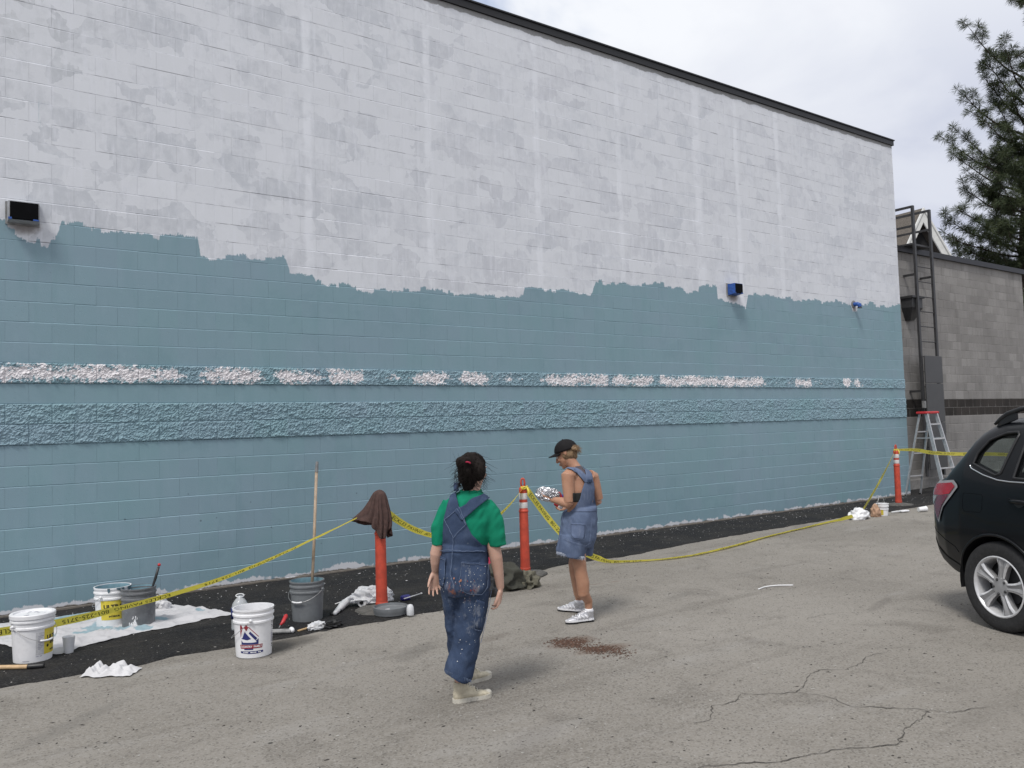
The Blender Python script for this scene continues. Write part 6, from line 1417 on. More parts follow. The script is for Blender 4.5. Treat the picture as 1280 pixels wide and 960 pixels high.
# running shoes
def runner(fig, heel, d, k=1.0):
    d = d.normalized(); s_ = Vector((-d.y, d.x, 0)); Z = Vector((0, 0, 1)); P = lambda a, h, w=0.0: heel+d*a*k+Z*h*k+s_*w*k; b = MB()
    b.loft([(P(-.006, .062), s_*.014*k, Z*.030*k), (P(.008, .062), s_*.028*k, Z*.038*k), (P(.05, .058), s_*.034*k, Z*.036*k), (P(.10, .052), s_*.037*k, Z*.034*k), (P(.16, .043), s_*.043*k, Z*.026*k), (P(.21, .036), s_*.041*k, Z*.019*k), (P(.25, .030), s_*.028*k, Z*.013*k), (P(.262, .027), s_*.010*k, Z*.007*k)], 18)
    b.loft([(P(.04, .06), s_*.035*k, d*.046*k), (P(.038, .09), s_*.041*k, d*.047*k), (P(.035, .108), s_*.043*k, d*.048*k)], 18); b.tube([P(.06, .088), P(.10, .076), P(.14, .062)], [.028*k]*3, 12)
    o = fig.made(b, 'shoe', M['runner'], 0.005, 2)
    ring = [(-.01, 0), (-.002, .026), (.03, .036), (.10, .038), (.17, .047), (.21, .046), (.25, .033), (.272, .014), (.275, 0)]; ring = ring+[(a, -w) for a, w in ring[::-1][1:-1]]
    b = MB(); b.prism([P(a, .018, w) for a, w in ring], Z*0.016*k); b.build('midsole', M['runner_white'], o)
    b = MB(); b.prism([P(a, 0.0, w*.97) for a, w in ring if a > 0.10], Z*0.018*k); b.build('sole', M['black'], o)
    for a in (.012, .048):
        for w in (-.022, .022): b = MB(); b.tube([P(a, 0.0, w), P(a, .019, w)], .013*k, 10); b.build('heel_column', M['black'], o)
    for sd in (-1, 1):
        for i in range(4):
            a = .06+.035*i; b = MB(); b.tube([P(a, .035, sd*.037), P(a+.014, .056, sd*(.036+.001*i)), P(a+.032, .078-.006*i, sd*.026)], [.006*k, .006*k, .005*k], 6); b.build('overlay', M['runner_white'], o, smooth=True)
    for i in range(5): a = .085+.017*i; h = .104-.0095*i; b = MB(); b.tube([P(a, h, -.02), P(a+.004, h+.006, 0), P(a, h, .02)], .0032*k, 6); b.build('lace', M['runner_white'], o, smooth=True)
    an = heel+d*.034+Z*.085; b = MB(); b.tube([an, an+Z*.028], [.0385, .0355], 16); b.build('sock', M['runner_white'], fig.t, smooth=True)
    return o
runner(B, heelN, toeN-heelN, 0.92)
runner(B, heelF, dirF, 0.92)
# what the person holds: a foil bundle and a red and blue pack
c0, c1 = B.o+H_R*0+Vector((0, 0, 0)), None
def w_of(fig, v): return fig.o+H_R*v.x+H_F*v.y+Vector((0, 0, v.z))
f0, f1 = L(670.5, 615.5, 0.05), L(699, 621, -0.02); ax_ = (f1-f0)
fo = thing('foil_bundle', 'crumpled silver foil bundle held in the hand of the person in the cap', 'bundle', w_of(B, (f0+f1)/2), -YAW)
bm = bmesh.new(); bmesh.ops.create_icosphere(bm, subdivisions=5, radius=1.0); Rf = Matrix((ax_.normalized(), ax_.normalized().cross(Vector((0, 0, 1))).normalized(), ax_.normalized().cross(Vector((0, 0, 1))).normalized().cross(ax_.normalized()))).transposed()
for v in bm.verts:
    d = v.co.normalized(); a = 1-0.30*abs(noise.noise(d*3.3))-0.30*abs(noise.noise(d*7))+0.10*noise.noise(d*13); q = Vector((math.copysign(abs(d.x)**0.6, d.x)*ax_.length/2*1.1, d.y*0.062, d.z*0.066))*a; v.co = Rf @ q
me = bpy.data.meshes.new('foil'); bm.to_mesh(me); bm.free(); me.materials.append(M['foil']); o = link_mesh('foil', me, fo)
M['pack_red'] = plain('red printed pack', (0.42, 0.02, 0.03), 0.4, 0.1, 20); M['pack_blue'] = plain('blue printed pack', (0.03, 0.04, 0.26), 0.4, 0.1, 20)
pk = thing('snack_pack', 'red and blue wrapped pack behind the foil, held by the person in the cap', 'pack', w_of(B, L(700, 620.5, 0.06)), -YAW)
b = MB(); b.bevbox((-0.005, 0, 0.0), (0.05, 0.03, 0.075), 0.008, Matrix.Rotation(-0.5, 3, 'Y')); b.build('wrapper', M['pack_red'], pk)
b = MB(); b.bevbox((0.032, 0.004, -0.006), (0.03, 0.032, 0.05), 0.008, Matrix.Rotation(-0.5, 3, 'Y')); b.build('wrapper_end', M['pack_blue'], pk)
pk2 = thing('snack_pack', 'small red and white pack in the lower hand of the person in the cap', 'pack', w_of(B, L(698.5, 632, 0.16)), -YAW)
b = MB(); b.bevbox((-0.02, 0, 0.012), (0.045, 0.03, 0.035), 0.008, Matrix.Rotation(0.5, 3, 'Y')); b.build('wrapper', M['pack_red'], pk2)
b = MB(); b.bevbox((0.015, -0.004, -0.012), (0.04, 0.032, 0.035), 0.008, Matrix.Rotation(0.5, 3, 'Y')); b.build('wrapper_end', M['w_plastic'], pk2)
# ================================================================== CAR
ca = Vector((-0.345, -math.sqrt(1-0.345**2), 0)); clv = Vector((-ca.y, ca.x, 0)); cO = gp(1262, 789)+clv*0.80
car = thing('parked_car', 'black estate car parked at the right edge with silver alloy wheels', 'car', cO, math.atan2(ca.y, ca.x))
def car_paint():
    m, t, b = newmat('near black car paint'); p = t.node('ShaderNodeTexCoord').outputs['Object']; n = t.noise(p, 5, 5, 0.65)
    setin(t, b, 'Base Color', t.mix(n, (0.0022, 0.0028, 0.004), (0.0045, 0.0054, 0.007)))
    setin(t, b, 'Roughness', t.math('ADD', 0.22, t.math('MULTIPLY', n, 0.2))); setin(t, b, 'Specular IOR Level', 0.22); setin(t, b, 'Coat Weight', 0.22); setin(t, b, 'Coat Roughness', 0.06)
    bp = t.node('ShaderNodeBump', {'Strength': 0.03, 'Distance': 0.02, 'Height': t.noise(p, 2.5, 2)}); t.l.new(bp.outputs[0], b.inputs['Normal']); return m
M['car_paint'] = car_paint()
M['cladding'] = plain('dark grey bumper plastic', (0.016, 0.017, 0.019), 0.5, 0.15, 14)
M['chrome'] = plain('chrome trim', (0.65, 0.66, 0.68), 0.15, 0.04, 20, metal=1.0)
M['alloy'] = plain('silver alloy', (0.58, 0.58, 0.59), 0.32, 0.08, 20, metal=0.25)
M['alloy_grey'] = plain('grey painted alloy', (0.27, 0.27, 0.275), 0.4, 0.08, 20, metal=0.0)
M['tyre'] = plain('tyre rubber', (0.016, 0.016, 0.017), 0.8, 0.25, 30, dirt=((0.05, 0.047, 0.043), 0.5))
M['lens_red'] = plain('red lamp lens', (0.33, 0.012, 0.025), 0.15, 0.15, 12, coat=0.8)
M['lens_dark'] = plain('dark red lamp lens', (0.13, 0.010, 0.03), 0.15, 0.15, 12, coat=0.8)
M['lens_clear'] = plain('clear lamp lens', (0.38, 0.37, 0.36), 0.2, 0.1, 12, coat=0.8)
M['lamp_trim'] = plain('silver lamp surround', (0.42, 0.40, 0.41), 0.3, 0.05, 20, metal=0.5)
M['cabin'] = plain('dark cabin trim', (0.02, 0.02, 0.021), 0.8, 0.2, 10)
def glass_mat():
    m, t, b = newmat('tinted car glass'); setin(t, b, 'Base Color', t.mix(t.noise(t.node('ShaderNodeTexCoord').outputs['Object'], 4), (0.012, 0.014, 0.014), (0.02, 0.022, 0.022))); setin(t, b, 'Roughness', 0.03); setin(t, b, 'Specular IOR Level', 0.6)
    tr = t.node('ShaderNodeBsdfTransparent', {'Color': (0.82, 0.88, 0.86, 1)}); mx = t.node('ShaderNodeMixShader', {0: 0.72}); t.l.new(b.outputs[0], mx.inputs[1]); t.l.new(tr.outputs[0], mx.inputs[2])
    t.l.new(mx.outputs[0], [n for n in t.n if n.type == 'OUTPUT_MATERIAL'][0].inputs[0]); return m
M['car_glass'] = glass_mat()
def itp(x, tab): return float(np.interp(x, [q[0] for q in tab], [q[1] for q in tab]))
TT = [(-.90, .74), (-.885, .82), (-.85, .98), (-.80, 1.06), (-.70, 1.14), (-.52, 1.34), (-.36, 1.52), (-.27, 1.595), (-.12, 1.645), (.15, 1.675), (.6, 1.69), (1.2, 1.68), (1.7, 1.62), (2.05, 1.40), (2.45, 1.12), (2.6, 1.07), (2.9, 1.03), (3.2, .96), (3.45, .86), (3.58, .74), (3.66, .58)]
BT = [(-.90, .60), (-.86, .50), (-.78, .42), (-.6, .35), (-.35, .30), (0, .28), (2.6, .25), (3.3, .28), (3.66, .44)]
WT = [(-.90, .40), (-.885, .55), (-.85, .655), (-.80, .715), (-.70, .785), (-.55, .845), (-.35, .882), (-.1, .895), (2.7, .895), (3.1, .87), (3.4, .76), (3.58, .58), (3.66, .35)]
def section(x, n=44, shrink=0.0):
    T, B_, w = itp(x, TT)-shrink, itp(x, BT), itp(x, WT)-shrink
    T = max(T, B_+0.12)
    kz = lambda z: min(z, T)
    P = [(0, B_), (.78*w, B_), (.94*w, B_+.05), (w*.975, min(B_+.16, T-.1)), (w, kz(.62)), (w*1.003, kz(.80)), (w*.992, kz(.96)), (w*.965, kz(1.10))]
    if T > 1.16:
        g = w-.045-.19*(T-1.12)/.55
        P += [(w*.945, 1.15), ((w*.945+g)/2+.01, (1.15+T-.10)/2), (g, T-.095), (g-.06, T-.035), (g-.17, T-.008), (0, T)]
    else:
        P = [q for q in P if q[1] < T-.03]; lw = P[-1][0]
        P += [(lw*.985, T-.03), (lw*.93, T-.008), (lw*.7, T), (0, T+.012)]
    d = [0.0]
    for a, b_ in zip(P, P[1:]): d.append(d[-1]+math.hypot(b_[0]-a[0], b_[1]-a[1]))
    s = np.linspace(0, d[-1], n)
    ys = np.interp(s, d, [p[0] for p in P]); zs = np.interp(s, d, [p[1] for p in P])
    for _ in range(2):
        ys[1:-1] = .25*ys[:-2]+.5*ys[1:-1]+.25*ys[2:]; zs[1:-1] = .25*zs[:-2]+.5*zs[1:-1]+.25*zs[2:]
    return ys, zs
def body_mesh(shrink, x0, x1, nst, zmin=None):
    mb = MB(); n = 44; xs = np.concatenate([np.linspace(x0, min(0, x0+.6), nst//3, endpoint=False), np.linspace(min(0, x0+.6), x1, nst-nst//3)]); vs = []
    for x in xs:
        ys, zs = section(float(x), n, shrink)
        if zmin is not None: zs = np.maximum(zs, zmin)
        ring = [(x, -y, z) for y, z in zip(ys, zs)]+[(x, y, z) for y, z in list(zip(ys, zs))[::-1][1:-1]]
        vs += ring
    m = len(ring); fs = [(i*m+k, i*m+(k+1) % m, (i+1)*m+(k+1) % m, (i+1)*m+k) for i in range(len(xs)-1) for k in range(m)]
    fs += [tuple(range(m-1, -1, -1)), tuple((len(xs)-1)*m+k for k in range(m))]
    mb.add(vs, fs); return mb
bmB = body_mesh(0, -.90, 3.66, 96); treeC = None
_me = bmB.mesh('tmp'); treeC = BVHTree.FromPolygons([v.co.copy() for v in _me.vertices], [tuple(p.vertices) for p in _me.polygons]); bpy.data.meshes.remove(_me)
body = bmB.build('body', M['car_paint'], car, smooth=True)
cut = []
def cutter(mb, name='cut'):
    o = mb.build(name, M['cabin'], car); cut.append(o); return o
inner = body_mesh(.055, -.60, 2.30, 50, 0.70); cutter(inner)
for xw in (0.0, 2.64):
    for s_ in (-1, 1):
        mb = MB(); mb.lathe([(0, 0), (.392, 0), (.392, .36), (0, .36)], 40, (xw, s_*1.0, .350), axis=(0, -s_, 0)); cutter(mb)
QUART = [(-.262, 1.285), (-.02, 1.208), (.02, 1.225), (.088, 1.505), (.07, 1.525), (-.03, 1.515), (-.165, 1.462), (-.245, 1.365)]
RDOOR = [(.16, 1.19), (.80, 1.15), (.84, 1.17), (.84, 1.545), (.80, 1.56), (.25, 1.555), (.20, 1.53)]
FDOOR = [(.93, 1.145), (1.80, 1.10), (1.86, 1.12), (1.62, 1.50), (1.55, 1.535), (.96, 1.565), (.93, 1.55)]
for s_ in (-1, 1):
    for pl in (QUART, RDOOR, FDOOR):
        mb = MB(); mb.prism([(x, s_*.45, z) for x, z in pl], (0, s_*.6, 0)); cutter(mb)
mb = MB(); mb.prism([(-1.2, -.58, 1.16), (-1.2, .58, 1.16), (-1.2, .50, 1.47), (-1.2, -.50, 1.47)], (.95, 0, 0)); cutter(mb)
mb = MB(); mb.prism([(2.6, -.66, 1.12), (2.6, .66, 1.12), (2.6, .55, 1.55), (2.6, -.55, 1.55)], (-.95, 0, 0)); cutter(mb)
for c_ in cut:
    m_ = body.modifiers.new('b', 'BOOLEAN'); m_.operation = 'DIFFERENCE'; m_.solver = 'EXACT'; m_.object = c_
dg = bpy.context.evaluated_depsgraph_get(); dg.update(); _n = bpy.data.meshes.new_from_object(body.evaluated_get(dg), depsgraph=dg); body.modifiers.clear(); body.data = _n; _n.name = 'body'
for c_ in cut: bpy.data.objects.remove(c_)
_n.polygons.foreach_set('use_smooth', [True]*len(_n.polygons)); sharp(_n, 38)
def side_hit(x, z, s_, off):
    h, n, _, _ = treeC.ray_cast(Vector((x, s_*3, z)), Vector((0, -s_, 0)), 4)
    if h is None: h, n, _, _ = treeC.find_nearest(Vector((x, s_*.7, z)))
    if n.dot(Vector((0, s_, 0))) < 0: n = -n
    return h+n*off
def pane(poly_, s_, name, mat, off, parent=car, thick=.004):
    bm = bmesh.new(); f = bm.faces.new([bm.verts.new((x, z, 0)) for x, z in poly_]); bmesh.ops.triangulate(bm, faces=[f])
    for _ in range(3): bmesh.ops.subdivide_edges(bm, edges=[e for e in bm.edges if e.calc_length() > .06], cuts=1); bmesh.ops.triangulate(bm, faces=[g for g in bm.faces if len(g.verts) > 3])
    bm.verts.index_update(); mb = MB(); mb.add([side_hit(v.co.x, v.co.y, s_, off) for v in bm.verts], [[v.index for v in g.verts] for g in bm.faces]); bm.free()
    o = mb.build(name, mat, parent, smooth=True, clean=True); return o
def grow(pl, k):
    c = np.mean(np.array(pl), axis=0); out = []
    for x, z in pl: d = np.array((x, z))-c; L_ = np.linalg.norm(d); out.append(tuple(c+d*(1+k/L_)))
    return out
def trim(pl, s_, name, mat, r, off=.004):
    pts = []
    for (a, b_) in zip(pl, pl[1:]+pl[:1]):
        n = max(2, int(math.dist(a, b_)/.03))
        pts += [side_hit(a[0]+(b_[0]-a[0])*i/n, a[1]+(b_[1]-a[1])*i/n, s_, off) for i in range(n)]
    pts.append(pts[0]); mb = MB(); mb.tube(pts, r, 6, caps=False); return mb.build(name, mat, car, smooth=True)
for s_ in (-1, 1):
    for nm, pl in (('quarter_window', QUART), ('rear_door_window', RDOOR), ('front_door_window', FDOOR)):
        pane(grow(pl, .012), s_, nm, M['car_glass'], -.012); trim(grow(pl, .010), s_, 'window_seal', M['black'], .011, .0)
    mb = MB(); pth = [(-.292, 1.268), (-.29, 1.255), (-.27, 1.24), (-.13, 1.195), (.015, 1.163), (.13, 1.155), (.25, 1.155), (.9, 1.118), (1.85, 1.075)]
    sp_ = []
    for a, b_ in zip(pth, pth[1:]):
        n = max(2, int(math.dist(a, b_)/.04)); sp_ += [side_hit(a[0]+(b_[0]-a[0])*i/n, a[1]+(b_[1]-a[1])*i/n, s_, .004) for i in range(n)]
    mb.tube(sp_, .0065, 6); mb.build('window_trim', M['chrome'], car, smooth=True)
    # tail light
    TL = [(-.775, 1.00), (-.745, 1.085), (-.70, 1.112), (-.44, 1.14), (-.385, 1.105), (-.375, 1.085), (-.45, 1.005), (-.545, .915), (-.60, .83), (-.625, .775), (-.65, .79), (-.70, .86), (-.755, .93)]
    tl = pane(TL, s_, 'tail_light', M['lamp_trim'], .010)
    pane([(-.76, 1.02), (-.735, 1.085), (-.45, 1.118), (-.405, 1.09), (-.465, 1.025), (-.60, 1.005), (-.75, .998)], s_, 'red_lens', M['lens_red'], .016, tl)
    pane([(-.75, .993), (-.655, .995), (-.715, .925), (-.745, .935)], s_, 'clear_lens', M['lens_clear'], .016, tl)
    pane([(-.645, .998), (-.475, 1.015), (-.56, .925), (-.615, .835), (-.635, .80), (-.705, .905)], s_, 'dark_lens', M['lens_dark'], .016, tl)
    # seams: tailgate, bumper, fuel flap, doors
    def groove(pth, nm, r=.0035, mat='void'):
        P_ = []
        for a, b_ in zip(pth, pth[1:]):
            n = max(2, int(math.dist(a, b_)/.03)); P_ += [side_hit(a[0]+(b_[0]-a[0])*i/n, a[1]+(b_[1]-a[1])*i/n, s_, 0.0) for i in range(n)]
        P_.append(side_hit(*pth[-1], s_, 0.0)); mb = MB(); mb.tube(P_, r, 5); return mb.build(nm, M[mat], car, smooth=True)
    groove([(-.80, .72), (-.60, .66), (-.43, .60), (-.385, .56)], 'panel_gap'); groove([(.30, 1.14), (.31, .95), (.40, .70), (.50, .34)], 'panel_gap'); groove([(.885, 1.12), (.89, .34)], 'panel_gap'); groove([(1.98, 1.07), (1.97, .34)], 'panel_gap')
    groove([(-.30, 1.045), (-.12, 1.045), (-.11, 1.03), (-.11, .93), (-.13, .905), (-.29, .90), (-.31, .92), (-.315, 1.03), (-.30, 1.045)], 'fuel_flap' if s_ < 0 else 'panel_gap', .0018)
    for xh in (.15, 1.02):
        mb = MB(); h0, h1, h2 = side_hit(xh, 1.015, s_, .006), side_hit(xh+.11, 1.012, s_, .034), side_hit(xh+.22, 1.008, s_, .008); mb.tube([h0, h0.lerp(h1, .5)+Vector((0, s_*.008, 0)), h1, h1.lerp(h2, .5)+Vector((0, s_*.008, 0)), h2], [.013, .016, .016, .016, .013], 10); hd_ = mb.build('door_handle', M['car_paint'], car, smooth=True)
        mb = MB(); mb.add([side_hit(xh+.03+.11*(i/8), 1.0-.03*math.sin(math.pi*i/8), s_, .003) for i in range(9)]+[side_hit(xh+.03+.11*(i/8), 1.0+.012, s_, .003) for i in range(9)], [(i, i+1, 10+i, 9+i) for i in range(8)]); mb.build('handle_recess', M['black'], hd_)
    # bumper and sill cladding
    mb = MB(); xs = np.linspace(-.80, -.41, 16)
    mb.grid(lambda u, v: side_hit(-.82+.42*u, (itp(-.82+.42*u, BT)+.04)+v*(.10+.04*(1-u)), s_, .006), 16, 4); mb.build('bumper_cladding', M['cladding'], car, smooth=True)
    mb = MB(); mb.grid(lambda u, v: side_hit(.42+1.8*u, .33+.12*v, s_, .008), 16, 3); mb.build('sill_cladding', M['cladding'], car, smooth=True)
    for xw in (0.0, 2.64):
        mb = MB(); mb.grid(lambda u, v: Vector((xw+.388*math.cos(math.pi*(1.06-1.12*u)), s_*(.60+.27*v), .350+.388*math.sin(math.pi*(1.06-1.12*u)))), 28, 3); mb.build('wheel_well', M['black'], car, smooth=True)
        mb = MB(); mb.tube([side_hit(xw+.392*math.cos(a), .350+.392*math.sin(a), s_, .002) for a in np.linspace(-.05, math.pi+.05, 34)], .012, 8); mb.build('arch_lip', M['car_paint'], car, smooth=True)
    # roof rail
    mb = MB(); rr = [(-.20, 1.588), (-.15, 1.632), (-.08, 1.672), (.05, 1.708), (.6, 1.738), (1.1, 1.735), (1.35, 1.70), (1.42, 1.66)]
    mb.tube([Vector((x, s_*(.60 if x > -.2 else .615), z+.005)) for x, z in rr], [.010, .019, .021, .019, .019, .019, .021, .014], 10); mb.build('roof_rail', M['black'], car, smooth=True)
    for pl in ([(-.19, 1.57), (-.0, 1.63), (-.0, 1.70), (-.09, 1.668), (-.16, 1.62)], [(.57, 1.66), (.67, 1.66), (.66, 1.735), (.58, 1.735)], [(1.24, 1.62), (1.42, 1.60), (1.40, 1.665), (1.28, 1.705)]):
        mb = MB(); mb.prism([(x, s_*.587, z) for x, z in pl], (0, s_*.024, 0)); mb.build('rail_foot', M['black'], car)
    mb = MB(); mb.ball((1.78, s_*1.0, 1.13), (.06, .11, .085), 16, 10); mb.tube([(1.76, s_*.86, 1.06), (1.78, s_*.95, 1.09)], .03, 8); mb.build('door_mirror', M['car_paint'], car, smooth=True)
    pane([(3.0, .80), (3.35, .70), (3.45, .76), (3.30, .86), (3.0, .93)], s_, 'headlight', M['lens_clear'], .008)
gl = MB(); gl.add([(-.665, -.60, 1.15), (-.665, .60, 1.15), (-.385, .52, 1.49), (-.385, -.52, 1.49)], [(0, 1, 2, 3)]); gl.build('rear_window', M['car_glass'], car)
gl = MB(); gl.add([(2.43, -.68, 1.11), (2.43, .68, 1.11), (1.75, .57, 1.58), (1.75, -.57, 1.58)], [(0, 1, 2, 3)]); gl.build('windscreen', M['car_glass'], car)
for xs_ in (.35, 1.35):
    for s_ in (-1, 1):
        mb = MB(); mb.bevbox((xs_, s_*.36, .82), (.5, .5, .22), .06); mb.bevbox((xs_-.26, s_*.36, 1.10), (.14, .48, .60), .05, Matrix.Rotation(-.2, 3, 'Y')); mb.bevbox((xs_-.33, s_*.36, 1.42), (.09, .26, .16), .03); mb.build('seat', M['cabin'], car)
def wheel(xw, s_):
    mb = MB(); mb.lathe([(.236, -.06), (.222, -.10), (.245, -.108), (.29, -.112), (.325, -.108), (.340, -.095), (.345, -.07), (.3455, 0), (.345, .07), (.340, .095), (.325, .108), (.29, .112), (.245, .108), (.222, .10), (.236, .06)], 56, axis=(0, s_, 0), closed=True)
    ob = mb.build('wheel', M['tyre'], car, smooth=True, angle=40); ob.location = (xw, s_*.775, .345)
    mb = MB(); mb.lathe([(.236, .108), (.228, .112), (.221, .108), (.212, .085), (.205, .02), (.205, -.08), (.218, -.10)], 48, axis=(0, s_, 0), closed=False)
    mb.f = [f for f in mb.f if len(f) < 8]; mb.m = [0]*len(mb.f)
    mb.build('rim', M['alloy'], ob, smooth=True, angle=40)
    mb = MB(); mb.lathe([(0, .02), (.15, .02), (.15, -.01), (0, -.01)], 32, axis=(0, s_, 0)); mb.build('brake_disc', M['steel_dark'], ob, smooth=True, angle=40)
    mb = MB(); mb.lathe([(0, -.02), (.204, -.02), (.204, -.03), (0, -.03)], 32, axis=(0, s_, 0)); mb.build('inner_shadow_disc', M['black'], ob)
    for i in range(5):
        a = math.radians(90-14+72*i)
        er = Vector((math.cos(a), 0, math.sin(a))); et = Vector((-math.sin(a), 0, math.cos(a))); ey = Vector((0, s_, 0)); b = MB()
        prof = [(.03, .020, .092, .088), (.075, .030, .096, .090), (.12, .034, .100, .090), (.165, .044, .104, .092), (.205, .064, .104, .095), (.220, .072, .100, .095)]
        vs = []
        for (r, w, yc, ye) in prof: vs += [er*r-et*w+ey*ye, er*r-et*w*.55+ey*yc, er*r+ey*(yc-.012), er*r+et*w*.55+ey*yc, er*r+et*w+ey*ye, er*r+et*w*.8+ey*(ye-.05), er*r-et*w*.8+ey*(ye-.05)]
        b.add(vs, [(j*7+k, j*7+(k+1) % 7, j*7+7+(k+1) % 7, j*7+7+k) for j in range(len(prof)-1) for k in range(7)]+[tuple(range(6, -1, -1)), tuple(range(35, 42))]); b.build('spoke', M['alloy_grey'], ob)
        for sg in (-1, 1):
            b = MB(); b.add([er*r+et*sg*w*k_+ey*(yy+.0015) for (r, w, yc, ye) in prof[1:] for k_, yy in ((.62, yc), (1.0, ye))], [(2*j, 2*j+1, 2*j+3, 2*j+2) for j in range(4)]); b.build('spoke_edge', M['alloy'], ob)
        a2 = a+math.radians(36); b = MB(); b.lathe([(0, .088), (.011, .088), (.011, .098), (.006, .103), (0, .103)], 10, (.057*math.cos(a2), 0, .057*math.sin(a2)), axis=(0, s_, 0)); b.build('wheel_nut', M['steel_dark'], ob)
    b = MB(); b.lathe([(0, .080), (.075, .080), (.068, .092), (.03, .096), (0, .096)], 28, axis=(0, s_, 0)); b.build('hub_cap', M['alloy_grey'], ob, smooth=True, angle=40)
for xw in (0.0, 2.64):
    for s_ in (-1, 1): wheel(xw, s_)

# ================================================================== TREES
def needle_mat(name, c0, c1, c2):
    m, t, b = newmat(name); p = t.node('ShaderNodeNewGeometry').outputs['Position']
    c = t.mix(t.step(t.noise(p, 1.1, 4), 0.35, 0.65), c0, c1); c = t.mix(t.math('MULTIPLY', t.step(t.noise(p, 9, 3), 0.5, 0.75), 0.7), c, c2)
    setin(t, b, 'Base Color', c); setin(t, b, 'Roughness', 0.65); setin(t, b, 'Specular IOR Level', 0.3); return m
M['needle'] = needle_mat('dark pine needles', (0.034, 0.050, 0.023), (0.055, 0.072, 0.031), (0.100, 0.105, 0.045))
M['bark'] = plain('grey brown pine bark', (0.050, 0.038, 0.030), 0.95, 0.3, 10, bump=0.8, bscale=25)
M['leaf'] = needle_mat('dark broad leaves', (0.018, 0.036, 0.012), (0.035, 0.058, 0.018), (0.060, 0.085, 0.028))
def tuft(mb, p, d, ln, n=54):
    d = d.normalized(); x = d.orthogonal().normalized(); y = d.cross(x)
    for i in range(n):
        a = random.uniform(0, 6.283); e = random.uniform(-0.35, 1.0)
        v = (x*math.cos(a)+y*math.sin(a))*math.sqrt(max(0, 1-e*e))+d*e; L_ = ln*random.uniform(.75, 1.1)
        w = v.cross(Vector((random.uniform(-1, 1), random.uniform(-1, 1), random.uniform(-1, 1)))).normalized()*ln*0.026
        b0 = p+d*random.uniform(-.3, .1)*ln; tip = b0+v*L_-Vector((0, 0, .08*L_))
        k = len(mb.v); mb.v += [tuple(b0-w*.6), tuple(b0+v*L_*.55+w), tuple(tip), tuple(b0+v*L_*.55-w)]; mb.f.append((k, k+1, k+2, k+3)); mb.m.append(0)
def branch(wood, leaf, P, r0, tuft_ln, dens, sub=True):
    n = len(P); wood.tube(P, [r0*(1-.85*i/(n-1)) for i in range(n)], 5)
    for i in range(max(1, int(n*.38)), n):
        p = P[i]; d = (P[i]-P[i-1]).normalized()
        if random.random() < dens or i == n-1: tuft(leaf, p+Vector((random.uniform(-.05, .05),)*3), (d+Vector((random.uniform(-.6, .6), random.uniform(-.6, .6), random.uniform(.1, .8)))), tuft_ln)
        if sub and random.random() < 0.85:
            for sgn in (-1, 1):
                if random.random() < 0.45: continue
                sd = (d*0.7+d.cross(Vector((0, 0, 1)))*sgn*random.uniform(.5, 1)+Vector((0, 0, random.uniform(-.05, .6)))).normalized(); L_ = random.uniform(.3, .75)*(1-.4*i/n)
                Q = [p+sd*L_*k/4+Vector((0, 0, .10*(k/4)**2*L_)) for k in range(5)]
                wood.tube(Q, [r0*.28, r0*.25, r0*.2, r0*.16, r0*.1], 4)
                tuft(leaf, Q[-1], sd+Vector((0, 0, .5)), tuft_ln)
                tuft(leaf, Q[2]+Vector((random.uniform(-.1, .1), random.uniform(-.1, .1), .05)), sd+Vector((random.uniform(-.5, .5), random.uniform(-.5, .5), .7)), tuft_ln*.9)
                if random.random() < .6: tuft(leaf, Q[3]+Vector((random.uniform(-.15, .15), random.uniform(-.15, .15), -.02)), sd+Vector((0, 0, .2)), tuft_ln*.9)
DT = 33.0; tb_ = atd(1279, 340, DT); TX, TY = tb_.x, tb_.y
pine = thing('pine_tree', 'tall dark pine with tufted needles behind the grey block building', 'tree', (TX, TY, 0)); oT = Vector((TX, TY, 0)); HT = 21.0
def lean(z): return Vector((0.10*noise.noise((z*.2, 1, 1)), 0.10*noise.noise((z*.2, 5, 2)), z))+H_R*(0.085*max(0.0, z-6.5))
random.seed(21)
wood, leaf = MB(), MB(); tk = MB()
tpts = [lean(z) for z in np.linspace(0, HT, 24)]
tk.tube(tpts, [.30*(1-.93*i/23)+.02 for i in range(24)], 12); tk.build('trunk', M['bark'], pine, smooth=True)
def limb_to(z0, tip, n=9, sag=0.25, r=.055, tl=.31, dens=.9):
    a = lean(z0); P = []
    for i in range(n+1):
        u = i/n; p = a.lerp(tip, u)+Vector((0, 0, -sag*math.sin(math.pi*u*.9)+.18*u**3)); p += Vector((noise.noise((z0, u*3, 1)), noise.noise((z0, u*3, 5)), noise.noise((z0, u*3, 9))))*.18*u*(1-u)*3; P.append(p)
    branch(wood, leaf, P, r, tl, dens)
def pt_(px, py, dd): return atd(px, py, DT+dd)-oT
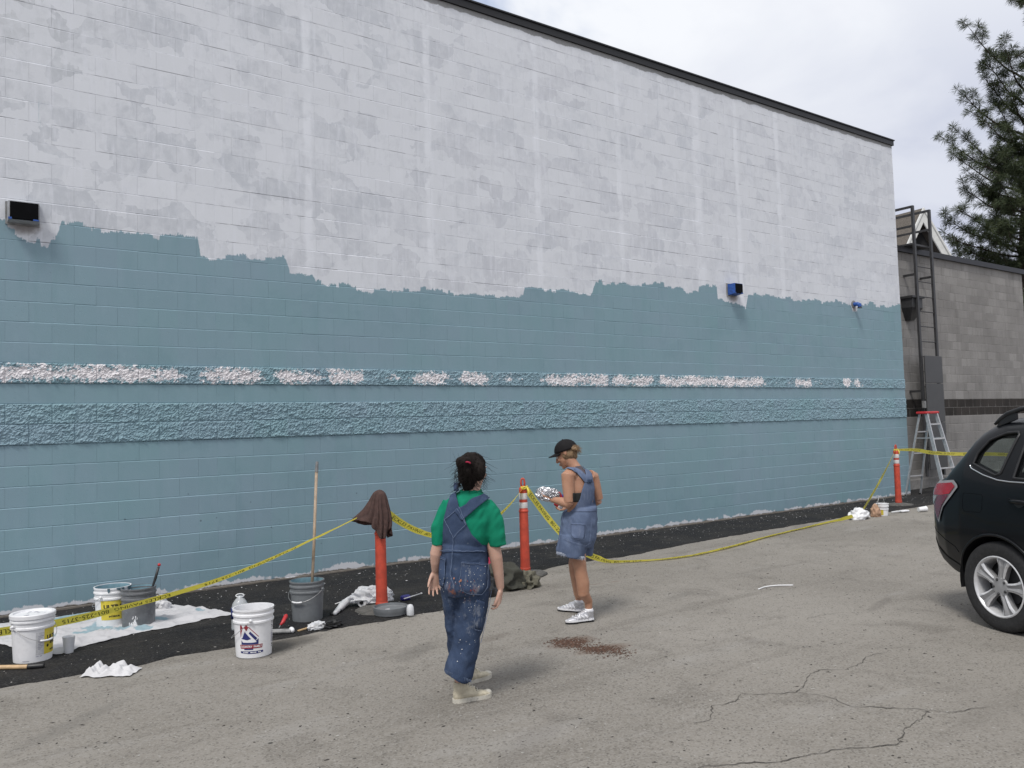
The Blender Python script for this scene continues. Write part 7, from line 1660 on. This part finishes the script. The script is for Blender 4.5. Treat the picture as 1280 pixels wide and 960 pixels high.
for (px, py, dd, z0) in ((1210, 36, -.6, 15.2), (1232, 78, -.3, 14.2), (1196, 114, -.5, 13.0), (1229, 98, .6, 13.6), (1226, 150, -.9, 12.6), (1246, 135, .2, 12.8), (1180, 176, -.3, 11.2), (1198, 168, .6, 11.4), (1192, 196, -1.0, 10.8), (1207, 215, .3, 10.4), (1205, 238, -.4, 10.0), (1245, 185, -1.2, 11.4), (1250, 232, -1.4, 10.2), (1228, 240, .7, 10.0), (1183, 276, -.2, 8.6), (1178, 292, -.5, 8.2), (1190, 305, .5, 8.0), (1205, 268, -1.0, 8.9), (1226, 288, -1.3, 8.4), (1240, 270, .8, 8.8), (1215, 318, .2, 7.6), (1245, 312, -1.0, 7.6), (1258, 328, .4, 7.2), (1236, 322, 1.2, 7.4), (1200, 322, 1.5, 7.4), (1260, 290, -1.5, 8.2), (1262, 255, -1.6, 9.4), (1255, 60, -1.0, 14.6), (1262, 110, -1.2, 13.3), (1258, 160, -1.3, 12.1), (1266, 205, -1.5, 11.0)):
    limb_to(z0-.4, pt_(px, py, dd))
hr2, hf2 = H_R, H_F
for z in np.arange(6.6, 19.5, .62):
    for k in range(5):
        a = random.uniform(0, 6.283); dv = hr2*math.cos(a)+hf2*math.sin(a); reach = np.interp(z, [6, 9, 14, 18, 20], [2.8, 3.3, 2.8, 1.7, .8])*random.uniform(.75, 1.1)
        if k > 2: a = -math.pi/2+random.uniform(-.8, .8); dv = hr2*math.cos(a)+hf2*math.sin(a)
        if math.cos(a) < -0.1 and z > 13.6 and k < 3: continue
        if k > 2 and z > 13: reach *= .7
        if math.cos(a) < -0.2: reach *= .42
        limb_to(z-.3, dv*reach+lean(z)+Vector((0, 0, random.uniform(.0, .7))), 8, .2, .045, .30, .8)
for k in range(14): tuft(leaf, lean(HT)+Vector((random.uniform(-.3, .3), random.uniform(-.3, .3), -random.uniform(0, 1.2))), Vector((0, 0, 1)), .3)
wood.build('limbs', M['bark'], pine, clean=False)['kind'] = 'stuff'; leaf.build('crown', M['needle'], pine, clean=False)['kind'] = 'stuff'
def broad_tree(name, label, base, h, r, n, seed, z0=.3):
    random.seed(seed); t = thing(name, label, 'tree', base); tk = MB(); tk.tube([Vector((0, 0, 0)), Vector((.05, 0, h*.4)), Vector((0, .05, h*.8))], [.16, .11, .04], 8); tk.build('trunk', M['bark'], t, smooth=True)
    lf = MB(); wd = MB()
    cl = []
    for i in range(26):
        z = random.uniform(z0*h, h); rr = r*math.sqrt(max(.05, 1-((z/h-.5)/.55)**2))*random.uniform(.45, 1); a = random.uniform(0, 6.283); c = Vector((rr*math.cos(a), rr*math.sin(a), z)); cl.append(c); wd.tube([Vector((0, 0, max(.3, z*.7))), c*.6+Vector((0, 0, z*.35)), c], [.05, .03, .01], 5)
    for i in range(n):
        c = random.choice(cl); d = Vector((random.gauss(0, 1), random.gauss(0, 1), random.gauss(0, .8))).normalized(); p = c+d*r*.42*random.random()**.4; s = random.uniform(.06, .13)
        u = Vector((random.gauss(0, 1), random.gauss(0, 1), random.gauss(0, 1))).normalized(); v = u.orthogonal().normalized(); k = len(lf.v)
        lf.v += [tuple(p-u*s), tuple(p+v*s*.5), tuple(p+u*s), tuple(p-v*s*.5)]; lf.f.append((k, k+1, k+2, k+3)); lf.m.append(0)
    wd.build('limbs', M['bark'], t, clean=False)['kind'] = 'stuff'; lf.build('crown', M['leaf'], t, clean=False)['kind'] = 'stuff'
q = atd(1302, 480, 25.5); broad_tree('shrub_tree', 'dark leafy tree beyond the right end of the grey block building', (q.x, q.y, 0), 5.2, 1.5, 5000, 5, .1)
q = atd(1212, 330, 44); broad_tree('distant_tree', 'dark leafy tree far behind the gable roof under the pine', (q.x, q.y, 0), 9.2, 2.6, 6000, 8, .3)
q = atd(1262, 330, 47); broad_tree('distant_tree', 'dark leafy tree far behind the pine trunk', (q.x, q.y, 0), 9.0, 2.8, 6000, 9, .3)
